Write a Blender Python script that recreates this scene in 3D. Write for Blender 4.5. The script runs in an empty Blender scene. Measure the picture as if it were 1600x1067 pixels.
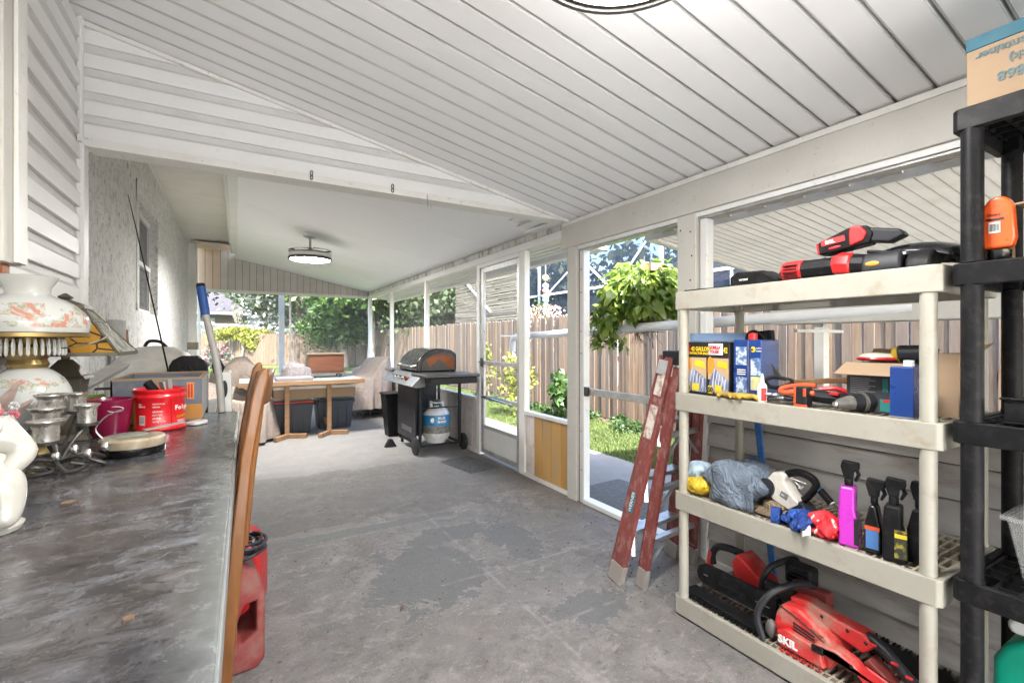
import bpy, math, random
import numpy as np
from mathutils import Vector, Matrix, Euler
random.seed(7); np.random.seed(7)
R = math.radians
scene = bpy.context.scene
COL = scene.collection
# ---------------- camera, world, sun, exposure
cam_d = bpy.data.cameras.new('camera'); cam = bpy.data.objects.new('camera', cam_d); COL.objects.link(cam)
cam_d.sensor_width = 36; cam_d.lens = 16.65; cam_d.shift_y = -0.001; cam_d.clip_start = .02; cam_d.clip_end = 400
cam.location = (0, 0, 1.25); cam.rotation_euler = (R(90), 0, -R(30.1))
scene.camera = cam
SUN_EL, SUN_AZ = 45, 192          # azimuth clockwise from +Y: the sun stands behind the camera, a little over the house
world = bpy.data.worlds.new('World'); scene.world = world; world.use_nodes = True
wn = world.node_tree
sky = wn.nodes.new('ShaderNodeTexSky'); sky.sky_type = 'NISHITA'; sky.sun_disc = False
sky.sun_elevation = R(SUN_EL); sky.sun_rotation = R(SUN_AZ); sky.dust_density = 2.5; sky.air_density = 1.0; sky.ozone_density = 1.0
wn.links.new(sky.outputs[0], wn.nodes['Background'].inputs[0]); wn.nodes['Background'].inputs[1].default_value = .15
sd = bpy.data.lights.new('sun', 'SUN'); sd.energy = 2.7; sd.angle = R(.55); sd.color = (1, .97, .93)
sun = bpy.data.objects.new('sun', sd); COL.objects.link(sun)
dirv = Vector((math.sin(R(SUN_AZ)) * math.cos(R(SUN_EL)), math.cos(R(SUN_AZ)) * math.cos(R(SUN_EL)), math.sin(R(SUN_EL))))
sun.rotation_euler = dirv.to_track_quat('Z', 'Y').to_euler(); sun.location = (0, -5, 20)
scene.view_settings.view_transform = 'Standard'; scene.view_settings.look = 'None'
scene.view_settings.gamma = 1; scene.view_settings.use_curve_mapping = False
scene.view_settings.exposure = 3.4
scene.render.engine = 'CYCLES'
cy = scene.cycles
cy.max_bounces = 12; cy.diffuse_bounces = 8; cy.glossy_bounces = 4; cy.transmission_bounces = 6; cy.transparent_max_bounces = 24
cy.sample_clamp_indirect = 8; cy.use_denoising = True
cy.caustics_reflective = False; cy.caustics_refractive = False

# ---------------- materials
MATS = {}
def nodes_of(name):
    m = bpy.data.materials.new(name); m.use_nodes = True
    nt = m.node_tree; b = nt.nodes['Principled BSDF']
    MATS[name] = m
    return m, nt, b
def coords(nt, scale=(1, 1, 1), kind='Position', rot=(0, 0, 0)):
    tc = nt.nodes.new('ShaderNodeTexCoord' if kind == 'Object' else 'ShaderNodeNewGeometry'); mp = nt.nodes.new('ShaderNodeMapping')
    mp.inputs['Scale'].default_value = scale; mp.inputs['Rotation'].default_value = rot
    nt.links.new(tc.outputs[kind], mp.inputs[0]); return mp.outputs[0]
def noise(nt, vec, scale, detail=6, rough=.6, dist=0):
    n = nt.nodes.new('ShaderNodeTexNoise'); n.inputs['Scale'].default_value = scale; n.inputs['Detail'].default_value = detail
    n.inputs['Roughness'].default_value = rough; n.inputs['Distortion'].default_value = dist
    nt.links.new(vec, n.inputs['Vector']); return n.outputs[0]
def ramp(nt, fac, stops):
    r = nt.nodes.new('ShaderNodeValToRGB'); el = r.color_ramp.elements
    while len(el) < len(stops): el.new(.5)
    for e, (p, c) in zip(el, stops):
        e.position = p; e.color = (c, c, c, 1) if isinstance(c, (int, float)) else tuple(c) + (1,)
    nt.links.new(fac, r.inputs[0]); return r.outputs[0]
def mix(nt, fac, a, b, mode='MIX'):
    n = nt.nodes.new('ShaderNodeMix'); n.data_type = 'RGBA'; n.blend_type = mode
    for s, v in ((0, fac), (6, a), (7, b)):
        if hasattr(v, 'links'): nt.links.new(v, n.inputs[s])
        elif s == 0: n.inputs[0].default_value = v
        else: n.inputs[s].default_value = tuple(v) + (1,)
    return n.outputs[2]
def math_(nt, op, a, b=0, c=None):
    n = nt.nodes.new('ShaderNodeMath'); n.operation = op
    for i, v in enumerate((a, b, c)):
        if v is None: continue
        if hasattr(v, 'links'): nt.links.new(v, n.inputs[i])
        else: n.inputs[i].default_value = v
    return n.outputs[0]
def bump(nt, b, h, strength=.3, dist=.01):
    n = nt.nodes.new('ShaderNodeBump'); n.inputs['Strength'].default_value = strength; n.inputs['Distance'].default_value = dist
    nt.links.new(h, n.inputs['Height']); nt.links.new(n.outputs[0], b.inputs['Normal'])
def M(name, col, rough=.5, metal=0, col2=None, vs=6, lo=.35, hi=.7, stretch=(1, 1, 1), bs=0, bstr=.25, bdist=.004,
      dirt=None, dirt_amt=.5, ds=3, dlo=.5, dhi=.66, coat=0, rnd=0, spec=.5, trans=0):
    """base colour mottled towards col2, dirt breaking up the surface, fine bump"""
    m, nt, b = nodes_of(name)
    v = coords(nt, stretch)
    if col2 is None: col2 = tuple(c * .82 for c in col)
    c = mix(nt, ramp(nt, noise(nt, v, vs), [(lo, 0), (hi, 1)]), col, col2)
    if rnd:
        oi = nt.nodes.new('ShaderNodeObjectInfo')
        hs = nt.nodes.new('ShaderNodeHueSaturation')
        nt.links.new(math_(nt, 'MULTIPLY_ADD', oi.outputs['Random'], rnd, 1 - rnd / 2), hs.inputs['Value'])
        nt.links.new(c, hs.inputs['Color']); c = hs.outputs[0]
    if dirt:
        f = ramp(nt, noise(nt, v, ds, 9, .72), [(dlo, 0), (dhi, dirt_amt)])
        c = mix(nt, f, c, dirt)
    nt.links.new(c, b.inputs['Base Color'])
    b.inputs['Metallic'].default_value = metal
    nt.links.new(math_(nt, 'MULTIPLY_ADD', noise(nt, v, vs * 3), .25, max(0, rough - .12)), b.inputs['Roughness'])
    b.inputs['Coat Weight'].default_value = coat; b.inputs['Specular IOR Level'].default_value = spec
    if trans: b.inputs['Transmission Weight'].default_value = trans
    if bs: bump(nt, b, noise(nt, v, bs, 5), bstr, bdist)
    return m
WDIRT = (.30, .25, .19)
white_vinyl = M('white_vinyl', (.80, .80, .79), .45, col2=(.77, .77, .76), dirt=(.45, .42, .37), dirt_amt=.4, ds=26, dlo=.60, dhi=.72, stretch=(1, 1, 2.5))
white_paint = M('white_paint', (.78, .77, .74), .5, col2=(.70, .69, .65), vs=4, dirt=WDIRT, dirt_amt=.5, ds=30, dlo=.59, dhi=.70, bs=90, bstr=.1)
white_metal = M('white_metal', (.76, .76, .75), .4, col2=(.70, .70, .69), vs=5, dirt=WDIRT, dirt_amt=.5, ds=36, dlo=.59, dhi=.70)
cream_beam = M('cream_beam', (.56, .545, .505), .55, col2=(.50, .485, .445), vs=3, dirt=(.24, .20, .15), dirt_amt=.6, ds=38, dlo=.60, dhi=.70, bs=60, bstr=.12)
raw_alu = M('raw_aluminium', (.55, .55, .54), .42, .55, col2=(.40, .40, .39), vs=10, dirt=(.2, .18, .15), dirt_amt=.4, ds=25)
panel_white = M('roof_panel_white', (.88, .88, .88), .55, col2=(.86, .86, .86), vs=1)
groove_dark = M('groove_dark', (.12, .11, .10), .8)
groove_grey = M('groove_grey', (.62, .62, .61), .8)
vinyl_cove_shade = M('white_vinyl_cove_shade', (.67, .67, .66), .55, col2=(.60, .59, .57), vs=8, stretch=(1, 1, 3))  # greyer vinyl that paints a shade band into the siding coves
gable_board = M('gable_board', (.60, .56, .52), .5, col2=(.52, .48, .44), vs=3, rnd=.08)
gable_peach = M('gable_board_peach', (.70, .52, .39), .5, col2=(.64, .47, .35), vs=3, rnd=.08)
knee_tan = M('knee_panel_tan', (.50, .27, .075), .45, col2=(.40, .26, .12), vs=5, stretch=(1, 2.2, .25), lo=.42, hi=.6, rnd=.35)
knee_white = M('knee_panel_white', (.68, .63, .60), .5, col2=(.58, .52, .49), vs=3, rnd=.08, dirt=WDIRT, dirt_amt=.4, ds=8)
grey_board = M('grey_siding', (.36, .345, .325), .65, col2=(.43, .415, .395), vs=3, stretch=(4, .7, 4), dirt=(.16, .10, .07), dirt_amt=.6, ds=2.2, bs=40, bstr=.2, rnd=.12)
beige_plastic = M('beige_plastic', (.34, .325, .28), .45, col2=(.30, .285, .24), vs=5, dirt=(.24, .19, .13), dirt_amt=.6, ds=13, dlo=.54, dhi=.70, bs=150, bstr=.12, bdist=.001)
deck_plastic = M('beige_grid_plastic', (.38, .34, .27), .6, col2=(.27, .23, .17), vs=9)
black_plastic = M('black_plastic', (.008, .008, .009), .45, col2=(.012, .012, .013), vs=12, dirt=(.08, .075, .07), dirt_amt=.2, ds=30, bs=200, bstr=.15, bdist=.001, spec=.12)
black_gloss = M('black_gloss', (.006, .006, .007), .25, coat=.3, spec=.4)
dark_grey = M('dark_grey_plastic', (.022, .023, .027), .42, col2=(.016, .017, .02), spec=.25)
red_plastic = M('red_plastic', (.55, .022, .025), .35, col2=(.42, .02, .02), vs=9)
red_dusty = M('red_dusty', (.62, .03, .03), .45, col2=(.50, .03, .03), vs=8, dirt=(.33, .25, .19), dirt_amt=.85, ds=7, bs=100, bstr=.15)
red_can_m = M('red_can_plastic', (.66, .012, .02), .3, col2=(.55, .01, .015), coat=.3)
gas_red = M('gas_can_red', (.26, .03, .028), .5, col2=(.18, .045, .038), vs=5, dirt=(.25, .14, .11), dirt_amt=.7, ds=6, bs=40, bstr=.2)
maroon = M('maroon_glaze', (.22, .008, .045), .2, coat=.5)
fiberglass = M('ladder_fibreglass', (.21, .05, .043), .5, col2=(.15, .04, .036), vs=5, stretch=(2, 2, 1), dirt=(.45, .33, .29), dirt_amt=.4, ds=16, bs=120, bstr=.15)
alu = M('step_aluminium', (.55, .55, .56), .35, .8, col2=(.40, .40, .42), vs=12, dirt=(.3, .28, .25), dirt_amt=.3)
chrome = M('bright_metal', (.75, .74, .72), .2, .95, col2=(.5, .48, .46), vs=20)
dark_metal = M('dark_metal', (.10, .095, .09), .45, .6, col2=(.06, .055, .05), vs=9)
bronze = M('bronze_patina', (.15, .13, .10), .5, .5, col2=(.10, .09, .06), vs=14, bs=60)
wood_orange = M('varnished_oak', (.21, .078, .015), .35, col2=(.10, .034, .007), vs=5, stretch=(9, 9, .9), lo=.3, hi=.75, coat=.35, bs=30, bstr=.1)
wood_table = M('table_wood', (.36, .21, .11), .55, col2=(.25, .14, .07), vs=4, stretch=(2, 9, 9))
wood_chest = M('chest_wood', (.12, .036, .014), .35, col2=(.07, .02, .01), vs=4, stretch=(2, 8, 8), coat=.3)
cardboard = M('cardboard', (.31, .215, .135), .75, col2=(.27, .185, .115), vs=4, rnd=.06, bs=120, bstr=.05)
card_slate = M('cardboard_slate_print', (.13, .145, .18), .6, col2=(.10, .115, .15), vs=5, dirt=(.35, .28, .2), dirt_amt=.25, ds=12)
card_amber = M('cardboard_amber_print', (.48, .21, .045), .6, col2=(.40, .18, .04))
card_teal = M('cardboard_teal_print', (.02, .12, .17), .6)
canvas = M('cover_canvas', (.36, .30, .255), .8, col2=(.27, .215, .18), vs=2, bs=300, bstr=.12, bdist=.002, dirt=(.26, .2, .17), dirt_amt=.35, ds=3)
canvas_grey = M('cover_grey', (.24, .22, .22), .8, col2=(.18, .165, .165), vs=3, bs=200, bstr=.1)
tote_dark = M('tote_navy', (.028, .036, .052), .42, col2=(.04, .05, .07))
blue_paint = M('blue_paint', (.010, .045, .21), .3, col2=(.008, .035, .17), coat=.4)
blue_grip = M('blue_grip', (.01, .06, .24), .6, bs=120)
blue_strip = M('blue_perforated', (.02, .17, .50), .45, col2=(.02, .12, .4), dirt=(.3, .3, .3), dirt_amt=.3, ds=20)
pole_grey = M('pole_grey', (.33, .32, .30), .5, col2=(.26, .25, .23), vs=8)
denim = M('grey_blue_cloth', (.16, .20, .25), .85, col2=(.11, .14, .18), vs=10, bs=220, bstr=.35, bdist=.003)
yellow_cloth = M('yellow_plastic', (.66, .44, .02), .35, col2=(.5, .33, .02), vs=12)
yellow_glove = M('yellow_leather', (.45, .30, .04), .7, col2=(.18, .12, .03), vs=14, bs=90)
blue_cloth = M('blue_glove', (.015, .075, .34), .6, col2=(.01, .04, .2), vs=10, bs=80)
tan_cloth = M('tan_hat_cloth', (.27, .20, .13), .8, col2=(.18, .13, .08), vs=12, bs=160)
magenta = M('magenta_plastic', (.50, .035, .46), .28, col2=(.42, .03, .40), coat=.3)
saw_white = M('tool_white', (.68, .66, .60), .4, col2=(.6, .57, .5), dirt=(.3, .25, .2), dirt_amt=.4, ds=14)
orange_pl = M('orange_plastic', (.80, .10, .012), .3, coat=.4)
orange_dim = M('orange_rubber', (.60, .085, .02), .45, col2=(.4, .06, .02), vs=12)
green_pl = M('green_plastic', (.0, .33, .21), .35)
porcelain = M('porcelain', (.46, .445, .40), .14, col2=(.40, .38, .34), coat=.6)
cream_ceramic = M('cream_ceramic', (.68, .63, .54), .25, col2=(.62, .56, .46), coat=.35)
milky = M('milky_glass', (.46, .47, .46), .2, coat=.3)
fan_white = M('fan_white', (.72, .72, .70), .4)
fan_silver = M('fan_silver', (.50, .49, .47), .3, .9, col2=(.4, .39, .37))
fan_smoke = M('smoked_blades', (.13, .13, .11), .25, 0, coat=.3)
lamp_acrylic = M('lamp_acrylic', (.85, .85, .84), .4)
galv = M('galvanised', (.38, .39, .39), .45, .6, col2=(.28, .29, .29), vs=14)
rubber = M('rubber_black', (.02, .02, .02), .65)
mat_rubber = M('doormat_rubber', (.13, .13, .125), .9, col2=(.07, .07, .07), vs=30, bs=120, bstr=.8)
tank_white = M('tank_white', (.66, .67, .68), .35, col2=(.55, .55, .56), dirt=WDIRT, dirt_amt=.5, ds=9)
tank_blue = M('tank_blue', (.02, .19, .40), .35)
tank_photo = M('tank_print', (.22, .21, .18), .4, col2=(.06, .06, .06), vs=22)
rust_and_reflect = M('rust_and_reflection', (.32, .09, .02), .5, .3, col2=(.16, .05, .02), vs=12)
grill_metal = M('grill_enamel', (.05, .05, .055), .25, .5, col2=(.03, .03, .033), vs=6, dirt=(.25, .22, .2), dirt_amt=.3)
grill_panel = M('grill_panel', (.17, .18, .20), .35, .7, col2=(.12, .13, .14))
paper = M('paper_white', (.72, .71, .68), .6)
red_print = M('red_print', (.55, .02, .02), .5)
black_print = M('black_print', (.015, .015, .016), .4)
yellow_print = M('yellow_print', (.75, .53, .02), .5)
white_print = M('white_print', (.8, .8, .78), .5)
blue_print = M('blue_print', (.06, .16, .38), .5)
orange_print = M('orange_print', (.75, .28, .03), .5)
skin_print = M('tan_print', (.50, .34, .2), .5)
silver_sack = M('sack_print', (.11, .14, .24), .5, col2=(.32, .36, .48), vs=16, stretch=(1, 6, 1), lo=.45, hi=.55)
teal_print = M('teal_print', (.02, .2, .18), .5)
grey_print = M('grey_print', (.2, .2, .21), .5)
house_tan = M('house_tan', (.20, .155, .115), .8)
house_roof = M('house_roof', (.06, .054, .065), .85, col2=(.04, .037, .045), vs=3)
house_white = M('house_white', (.42, .46, .50), .6)
window_glass = M('window_glass', (.04, .05, .06), .08, spec=.8)
cage_white = M('cage_white', (.66, .70, .75), .4)
bark = M('bark', (.17, .14, .115), .85, col2=(.09, .07, .055), vs=8, stretch=(2, 2, .5), bs=30, bstr=.6)
bark_pale = M('bark_pale', (.36, .33, .29), .85, col2=(.2, .18, .15), vs=6, stretch=(2, 2, .7), bs=25, bstr=.5)
basket_fiber = M('basket_fibre', (.14, .08, .045), .9, bs=80, bstr=.6)
litter_m = M('leaf_litter_brown', (.13, .08, .05), .8, rnd=.3)
feather = M('dried_feather', (.56, .47, .42), .8, col2=(.4, .27, .22), vs=12)
pink_petal = M('pink_petal', (.55, .14, .16), .6, col2=(.4, .08, .1))

for m_, sc_w, st_ in ((denim, 13, .9), (canvas, 5, .8), (yellow_cloth, 16, .6), (tan_cloth, 14, .8), (blue_cloth, 20, .8), (canvas_grey, 9, .7)):
    nt = m_.node_tree; b_ = nt.nodes['Principled BSDF']; old = b_.inputs['Normal'].links[0].from_socket if b_.inputs['Normal'].links else None
    w1 = noise(nt, coords(nt, (1, 1, .6)), sc_w, 3, .5, 2.2); ridge = math_(nt, 'ABSOLUTE', math_(nt, 'SUBTRACT', w1, .5))
    bump(nt, b_, math_(nt, 'POWER', ridge, .6), st_, .03)
    if old: nt.links.new(old, b_.inputs['Normal'].links[0].from_node.inputs['Normal'])
def picket_mat(name='fence_wood', gain=.62):
    m, nt, b = nodes_of(name)
    v = coords(nt, (9, 9, .7))
    oi = nt.nodes.new('ShaderNodeObjectInfo')
    n = noise(nt, v, 3, 8, .7, .6)
    c = ramp(nt, n, [(.25, (.085, .055, .035)), (.5, (.16, .112, .075)), (.8, (.22, .17, .125))])
    g = noise(nt, coords(nt, (1.2, 1.2, 1.2)), 1.3, 6)
    c = mix(nt, ramp(nt, g, [(.45, 0), (.7, .45)]), c, (.18, .145, .115))
    hs = nt.nodes.new('ShaderNodeHueSaturation')
    nt.links.new(math_(nt, 'MULTIPLY_ADD', oi.outputs['Random'], .5, gain - .08), hs.inputs['Value'])
    nt.links.new(math_(nt, 'MULTIPLY_ADD', oi.outputs['Random'], .5, .75), hs.inputs['Saturation'])
    nt.links.new(c, hs.inputs['Color']); nt.links.new(hs.outputs[0], b.inputs['Base Color'])
    b.inputs['Roughness'].default_value = .85; bump(nt, b, n, .5, .006)
    return m
fence_wood = picket_mat()
fence_grey = picket_mat('fence_wood_far', .38)

def stucco_mat():
    m, nt, b = nodes_of('stucco')
    v = coords(nt, (1, 1, .8))
    n1 = noise(nt, v, 20, 9, .72, 1.2); n2 = noise(nt, coords(nt), 3, 5)
    c = ramp(nt, n1, [(.33, (.10, .097, .09)), (.39, (.50, .495, .48)), (.52, (.78, .78, .76))])
    c = mix(nt, ramp(nt, n2, [(.4, 0), (.8, .35)]), c, (.55, .55, .53))
    streak = noise(nt, coords(nt, (5, 5, .35)), 2.4, 6, .7, .4)
    c = mix(nt, ramp(nt, streak, [(.66, 0), (.72, .4)]), c, (.28, .27, .25))
    nt.links.new(c, b.inputs['Base Color']); b.inputs['Roughness'].default_value = .9
    bump(nt, b, n1, .9, .02); return m
stucco = stucco_mat()

def floor_mat():
    m, nt, b = nodes_of('porch_concrete')
    v = coords(nt)
    sx = nt.nodes.new('ShaderNodeSeparateXYZ'); nt.links.new(v, sx.inputs[0]); X, Y = sx.outputs[0], sx.outputs[1]
    big = noise(nt, v, 1.1, 8, .65, .5); mid = noise(nt, v, 5, 9, .75, .4); fine = noise(nt, v, 55, 6, .7); grit = noise(nt, v, 160, 3, .8)
    c = ramp(nt, mid, [(.32, (.10, .092, .086)), (.5, (.17, .158, .149)), (.68, (.27, .255, .24))])
    c = mix(nt, ramp(nt, big, [(.4, 0), (.62, .65)]), c, (.17, .166, .163))
    n18 = noise(nt, v, 17, 9, .8, .3); n9 = noise(nt, coords(nt, (1, 1.4, 1)), 8, 10, .8, .6)
    c = mix(nt, ramp(nt, n18, [(.36, .75), (.46, 0)]), c, (.075, .068, .063))
    c = mix(nt, ramp(nt, n9, [(.54, 0), (.62, .6)]), c, (.31, .29, .27))
    c = mix(nt, ramp(nt, noise(nt, v, 1.7, 6, .7), [(.50, 0), (.66, .5)]), c, (.175, .158, .146))
    def blob(cx, cy, rx, ry, w):
        dx = math_(nt, 'DIVIDE', math_(nt, 'SUBTRACT', X, cx), rx); dy = math_(nt, 'DIVIDE', math_(nt, 'SUBTRACT', Y, cy), ry)
        d = math_(nt, 'SQRT', math_(nt, 'ADD', math_(nt, 'MULTIPLY', dx, dx), math_(nt, 'MULTIPLY', dy, dy)))
        return math_(nt, 'ADD', d, math_(nt, 'MULTIPLY_ADD', mid, w, -w / 2))
    patch = None
    for q in ((.86, 2.4, .34, .36, 2.6), (1.15, 2.86, .30, .14, 2.6), (.42, 3.2, 1.1, .07, 1.2), (.15, 1.5, .22, .2, 2.8), (1.5, 2.6, .16, .3, 3), (1.45, 1.75, .2, .14, 3)):
        e = blob(*q); patch = e if patch is None else math_(nt, 'MINIMUM', patch, e)
    pn = noise(nt, v, 2.6, 10, .68, .3)
    e2 = math_(nt, 'MULTIPLY_ADD', math_(nt, 'SUBTRACT', .60, pn), 12, 1.0); e2 = math_(nt, 'ADD', e2, math_(nt, 'MULTIPLY', math_(nt, 'GREATER_THAN', Y, 3.25), 5))
    patch = math_(nt, 'MINIMUM', patch, e2)
    inside = ramp(nt, patch, [(.93, 1), (.97, 0)])
    rim = ramp(nt, patch, [(.94, 0), (.98, 1), (1.35, 0)])
    flake = ramp(nt, noise(nt, v, 16, 9, .8), [(.44, 0), (.52, 1)])
    c = mix(nt, math_(nt, 'MULTIPLY', rim, flake), c, (.42, .40, .375))
    c = mix(nt, math_(nt, 'MULTIPLY', inside, .8), c, mix(nt, noise(nt, v, 22, 8, .8), (.085, .088, .09), (.165, .166, .167)))
    # scrape lines of the old tile joints
    for ax, pos, lo_, hi_, o in ((X, 1.17, 1.2, 3.4, Y), (Y, 2.27, .9, 2.1, X), (Y, 1.72, 1.1, 1.8, X)):
        dd = math_(nt, 'ABSOLUTE', math_(nt, 'SUBTRACT', math_(nt, 'ADD', ax, math_(nt, 'MULTIPLY_ADD', mid, .02, -.01)), pos))
        f = ramp(nt, dd, [(.003, .3), (.014, 0)])
        rng = math_(nt, 'MULTIPLY', math_(nt, 'GREATER_THAN', o, lo_), math_(nt, 'LESS_THAN', o, hi_))
        f = math_(nt, 'MULTIPLY', math_(nt, 'MULTIPLY', f, rng), ramp(nt, noise(nt, v, 7, 5), [(.4, 0), (.6, 1)]))
        c = mix(nt, f, c, (.42, .41, .40))
    # rough exposed band across the slab, lighter clean slab past it
    band = math_(nt, 'MULTIPLY', math_(nt, 'GREATER_THAN', math_(nt, 'ADD', Y, math_(nt, 'MULTIPLY_ADD', big, .8, -.4)), 3.35),
                 math_(nt, 'LESS_THAN', math_(nt, 'ADD', Y, math_(nt, 'MULTIPLY_ADD', big, 1.0, -.5)), 4.75))
    c = mix(nt, math_(nt, 'MULTIPLY', band, ramp(nt, noise(nt, v, 38, 5, .8), [(.42, .75), (.58, 0)])), c, (.155, .145, .135))
    far = ramp(nt, math_(nt, 'DIVIDE', math_(nt, 'ADD', Y, math_(nt, 'MULTIPLY_ADD', big, .6, -.3)), 10), [(.46, 0), (.5, .7)])
    c = mix(nt, far, c, mix(nt, mid, (.21, .20, .19), (.31, .30, .285)))
    c = mix(nt, ramp(nt, noise(nt, v, 2.6, 7, .7), [(.58, 0), (.7, .35)]), c, (.17, .13, .11))
    c = mix(nt, ramp(nt, grit, [(.60, 0), (.68, .7)]), c, (.08, .075, .07))
    c = mix(nt, ramp(nt, noise(nt, v, 90, 4, .8), [(.60, 0), (.66, .6)]), c, (.46, .44, .42))
    edge = ramp(nt, math_(nt, 'DIVIDE', X, 2.6), [(.76, 0), (.90, .55)])
    c = mix(nt, math_(nt, 'MULTIPLY', edge, ramp(nt, mid, [(.4, 0), (.6, 1)])), c, (.13, .10, .085))
    lightened = ramp(nt, math_(nt, 'ADD', math_(nt, 'MULTIPLY', Y, .2), .5), [(.40, .9), (.52, 0)])      # unseen floor end lightened to bounce more sun into the porch
    c = mix(nt, lightened, c, (.50, .49, .475))
    nt.links.new(c, b.inputs['Base Color'])
    nt.links.new(math_(nt, 'MULTIPLY_ADD', fine, .3, .55), b.inputs['Roughness'])
    h = math_(nt, 'ADD', math_(nt, 'MULTIPLY', fine, .5), math_(nt, 'ADD', math_(nt, 'MULTIPLY', math_(nt, 'MULTIPLY', band, grit), 1.2), math_(nt, 'MULTIPLY', inside, -.25)))
    h = math_(nt, 'ADD', h, math_(nt, 'MULTIPLY', n18, .8))
    bump(nt, b, h, .8, .009); return m
floor_concrete = floor_mat()
path_concrete = M('path_concrete', (.22, .212, .20), .8, col2=(.18, .172, .16), vs=2, bs=60, dirt=(.2, .17, .13), dirt_amt=.4, ds=6)

def counter_mat():
    m, nt, b = nodes_of('counter_laminate')
    v = coords(nt, (1.3, 2.0, 1), rot=(0, 0, -.45))
    n1 = noise(nt, v, 9, 12, .78, .5); n2 = noise(nt, coords(nt, (1, 1, 1)), 26, 7, .75, .5); n3 = noise(nt, v, 2.2, 6, .6, .6)
    c = ramp(nt, n1, [(.34, (.012, .012, .015)), (.47, (.04, .04, .045)), (.58, (.10, .10, .11)), (.70, (.24, .26, .30))])
    c = mix(nt, ramp(nt, n3, [(.45, 0), (.7, .5)]), c, (.075, .06, .045))
    c = mix(nt, ramp(nt, n2, [(.58, 0), (.70, .3)]), c, (.20, .195, .185))
    nt.links.new(c, b.inputs['Base Color'])
    sxc = nt.nodes.new('ShaderNodeSeparateXYZ'); nt.links.new(coords(nt), sxc.inputs[0])
    wear = ramp(nt, math_(nt, 'ADD', math_(nt, 'MULTIPLY_ADD', sxc.outputs[0], 5, 1), math_(nt, 'MULTIPLY_ADD', n2, .5, -.25)), [(.62, 0), (.92, .75)])
    c = mix(nt, wear, c, (.17, .18, .175))
    sc1 = noise(nt, coords(nt, (60, 3, 1), rot=(0, 0, .35)), 3, 6, .7); c = mix(nt, ramp(nt, sc1, [(.66, 0), (.72, .15)]), c, (.30, .32, .34))
    nt.links.new(c, b.inputs['Base Color'])
    nt.links.new(ramp(nt, n2, [(.35, .10), (.65, .34)]), b.inputs['Roughness'])
    bump(nt, b, n1, .12, .002); return m
counter_top_m = counter_mat()
counter_edge_m = M('counter_edge_metal', (.36, .38, .38), .35, .5, col2=(.2, .21, .21), vs=9, stretch=(1, .3, 1))

def screen_mat(name, opacity, col):
    m = bpy.data.materials.new(name); m.use_nodes = True; nt = m.node_tree; nt.nodes.clear()
    o = nt.nodes.new('ShaderNodeOutputMaterial'); t = nt.nodes.new('ShaderNodeBsdfTransparent'); d = nt.nodes.new('ShaderNodeBsdfDiffuse')
    tl = nt.nodes.new('ShaderNodeBsdfTranslucent'); tl.inputs[0].default_value = col + (1,)
    a = nt.nodes.new('ShaderNodeAddShader'); mx = nt.nodes.new('ShaderNodeMixShader'); m2 = nt.nodes.new('ShaderNodeMixShader')
    d.inputs[0].default_value = col + (1,)
    m2.inputs[0].default_value = .4; nt.links.new(d.outputs[0], m2.inputs[1]); nt.links.new(tl.outputs[0], m2.inputs[2])
    v = coords(nt, (1, 1, 1)); f = math_(nt, 'MULTIPLY_ADD', noise(nt, v, 2.5, 5), .16, opacity - .08)
    nt.links.new(f, mx.inputs[0]); nt.links.new(t.outputs[0], mx.inputs[1]); nt.links.new(m2.outputs[0], mx.inputs[2])
    nt.links.new(mx.outputs[0], o.inputs[0]); nt.nodes.remove(a); MATS[name] = m; return m
screen_dusty = screen_mat('insect_screen', .14, (.40, .40, .39))
screen_light = screen_mat('door_screen', .09, (.40, .40, .39))
screen_dark = screen_mat('cage_screen', .84, (.045, .055, .075))
def leaf_mat(name, c1, c2, tr=.35, rough=.45, vs=2.0):
    m, nt, b = nodes_of(name)
    oi = nt.nodes.new('ShaderNodeObjectInfo')
    geo = nt.nodes.new('ShaderNodeNewGeometry')
    c = mix(nt, geo.outputs['Random Per Island'], c1, c2)
    c = mix(nt, ramp(nt, noise(nt, coords(nt), vs, 4), [(.35, 0), (.65, .6)]), c, tuple(x * .55 for x in c1))
    hs = nt.nodes.new('ShaderNodeHueSaturation'); nt.links.new(math_(nt, 'MULTIPLY_ADD', oi.outputs['Random'], .5, .75), hs.inputs['Value'])
    nt.links.new(c, hs.inputs['Color']); nt.links.new(hs.outputs[0], b.inputs['Base Color'])
    b.inputs['Roughness'].default_value = rough
    tl = nt.nodes.new('ShaderNodeBsdfTranslucent'); nt.links.new(hs.outputs[0], tl.inputs[0])
    mx = nt.nodes.new('ShaderNodeMixShader'); mx.inputs[0].default_value = tr
    nt.links.new(b.outputs[0], mx.inputs[1]); nt.links.new(tl.outputs[0], mx.inputs[2])
    nt.links.new(mx.outputs[0], nt.nodes['Material Output'].inputs[0]); return m
leaf_plant = leaf_mat('plant_leaf', (.08, .17, .025), (.34, .42, .09), .42, .26, 6)
leaf_oak = leaf_mat('oak_leaf', (.05, .085, .035), (.09, .13, .05))
leaf_bright = leaf_mat('citrus_leaf', (.06, .13, .03), (.12, .20, .04))
leaf_yellow = leaf_mat('yellow_green_leaf', (.20, .24, .04), (.34, .34, .06))
leaf_grey = leaf_mat('grey_leaf', (.10, .12, .10), (.16, .18, .14))
grass_m = leaf_mat('grass_blade', (.075, .12, .028), (.15, .19, .05), .3, .6, .8)
weed_m = leaf_mat('weed_leaf', (.03, .07, .02), (.08, .14, .035), .3, .5)
moss_m = leaf_mat('hanging_moss', (.22, .23, .18), (.30, .30, .25), .3, .8)
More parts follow.
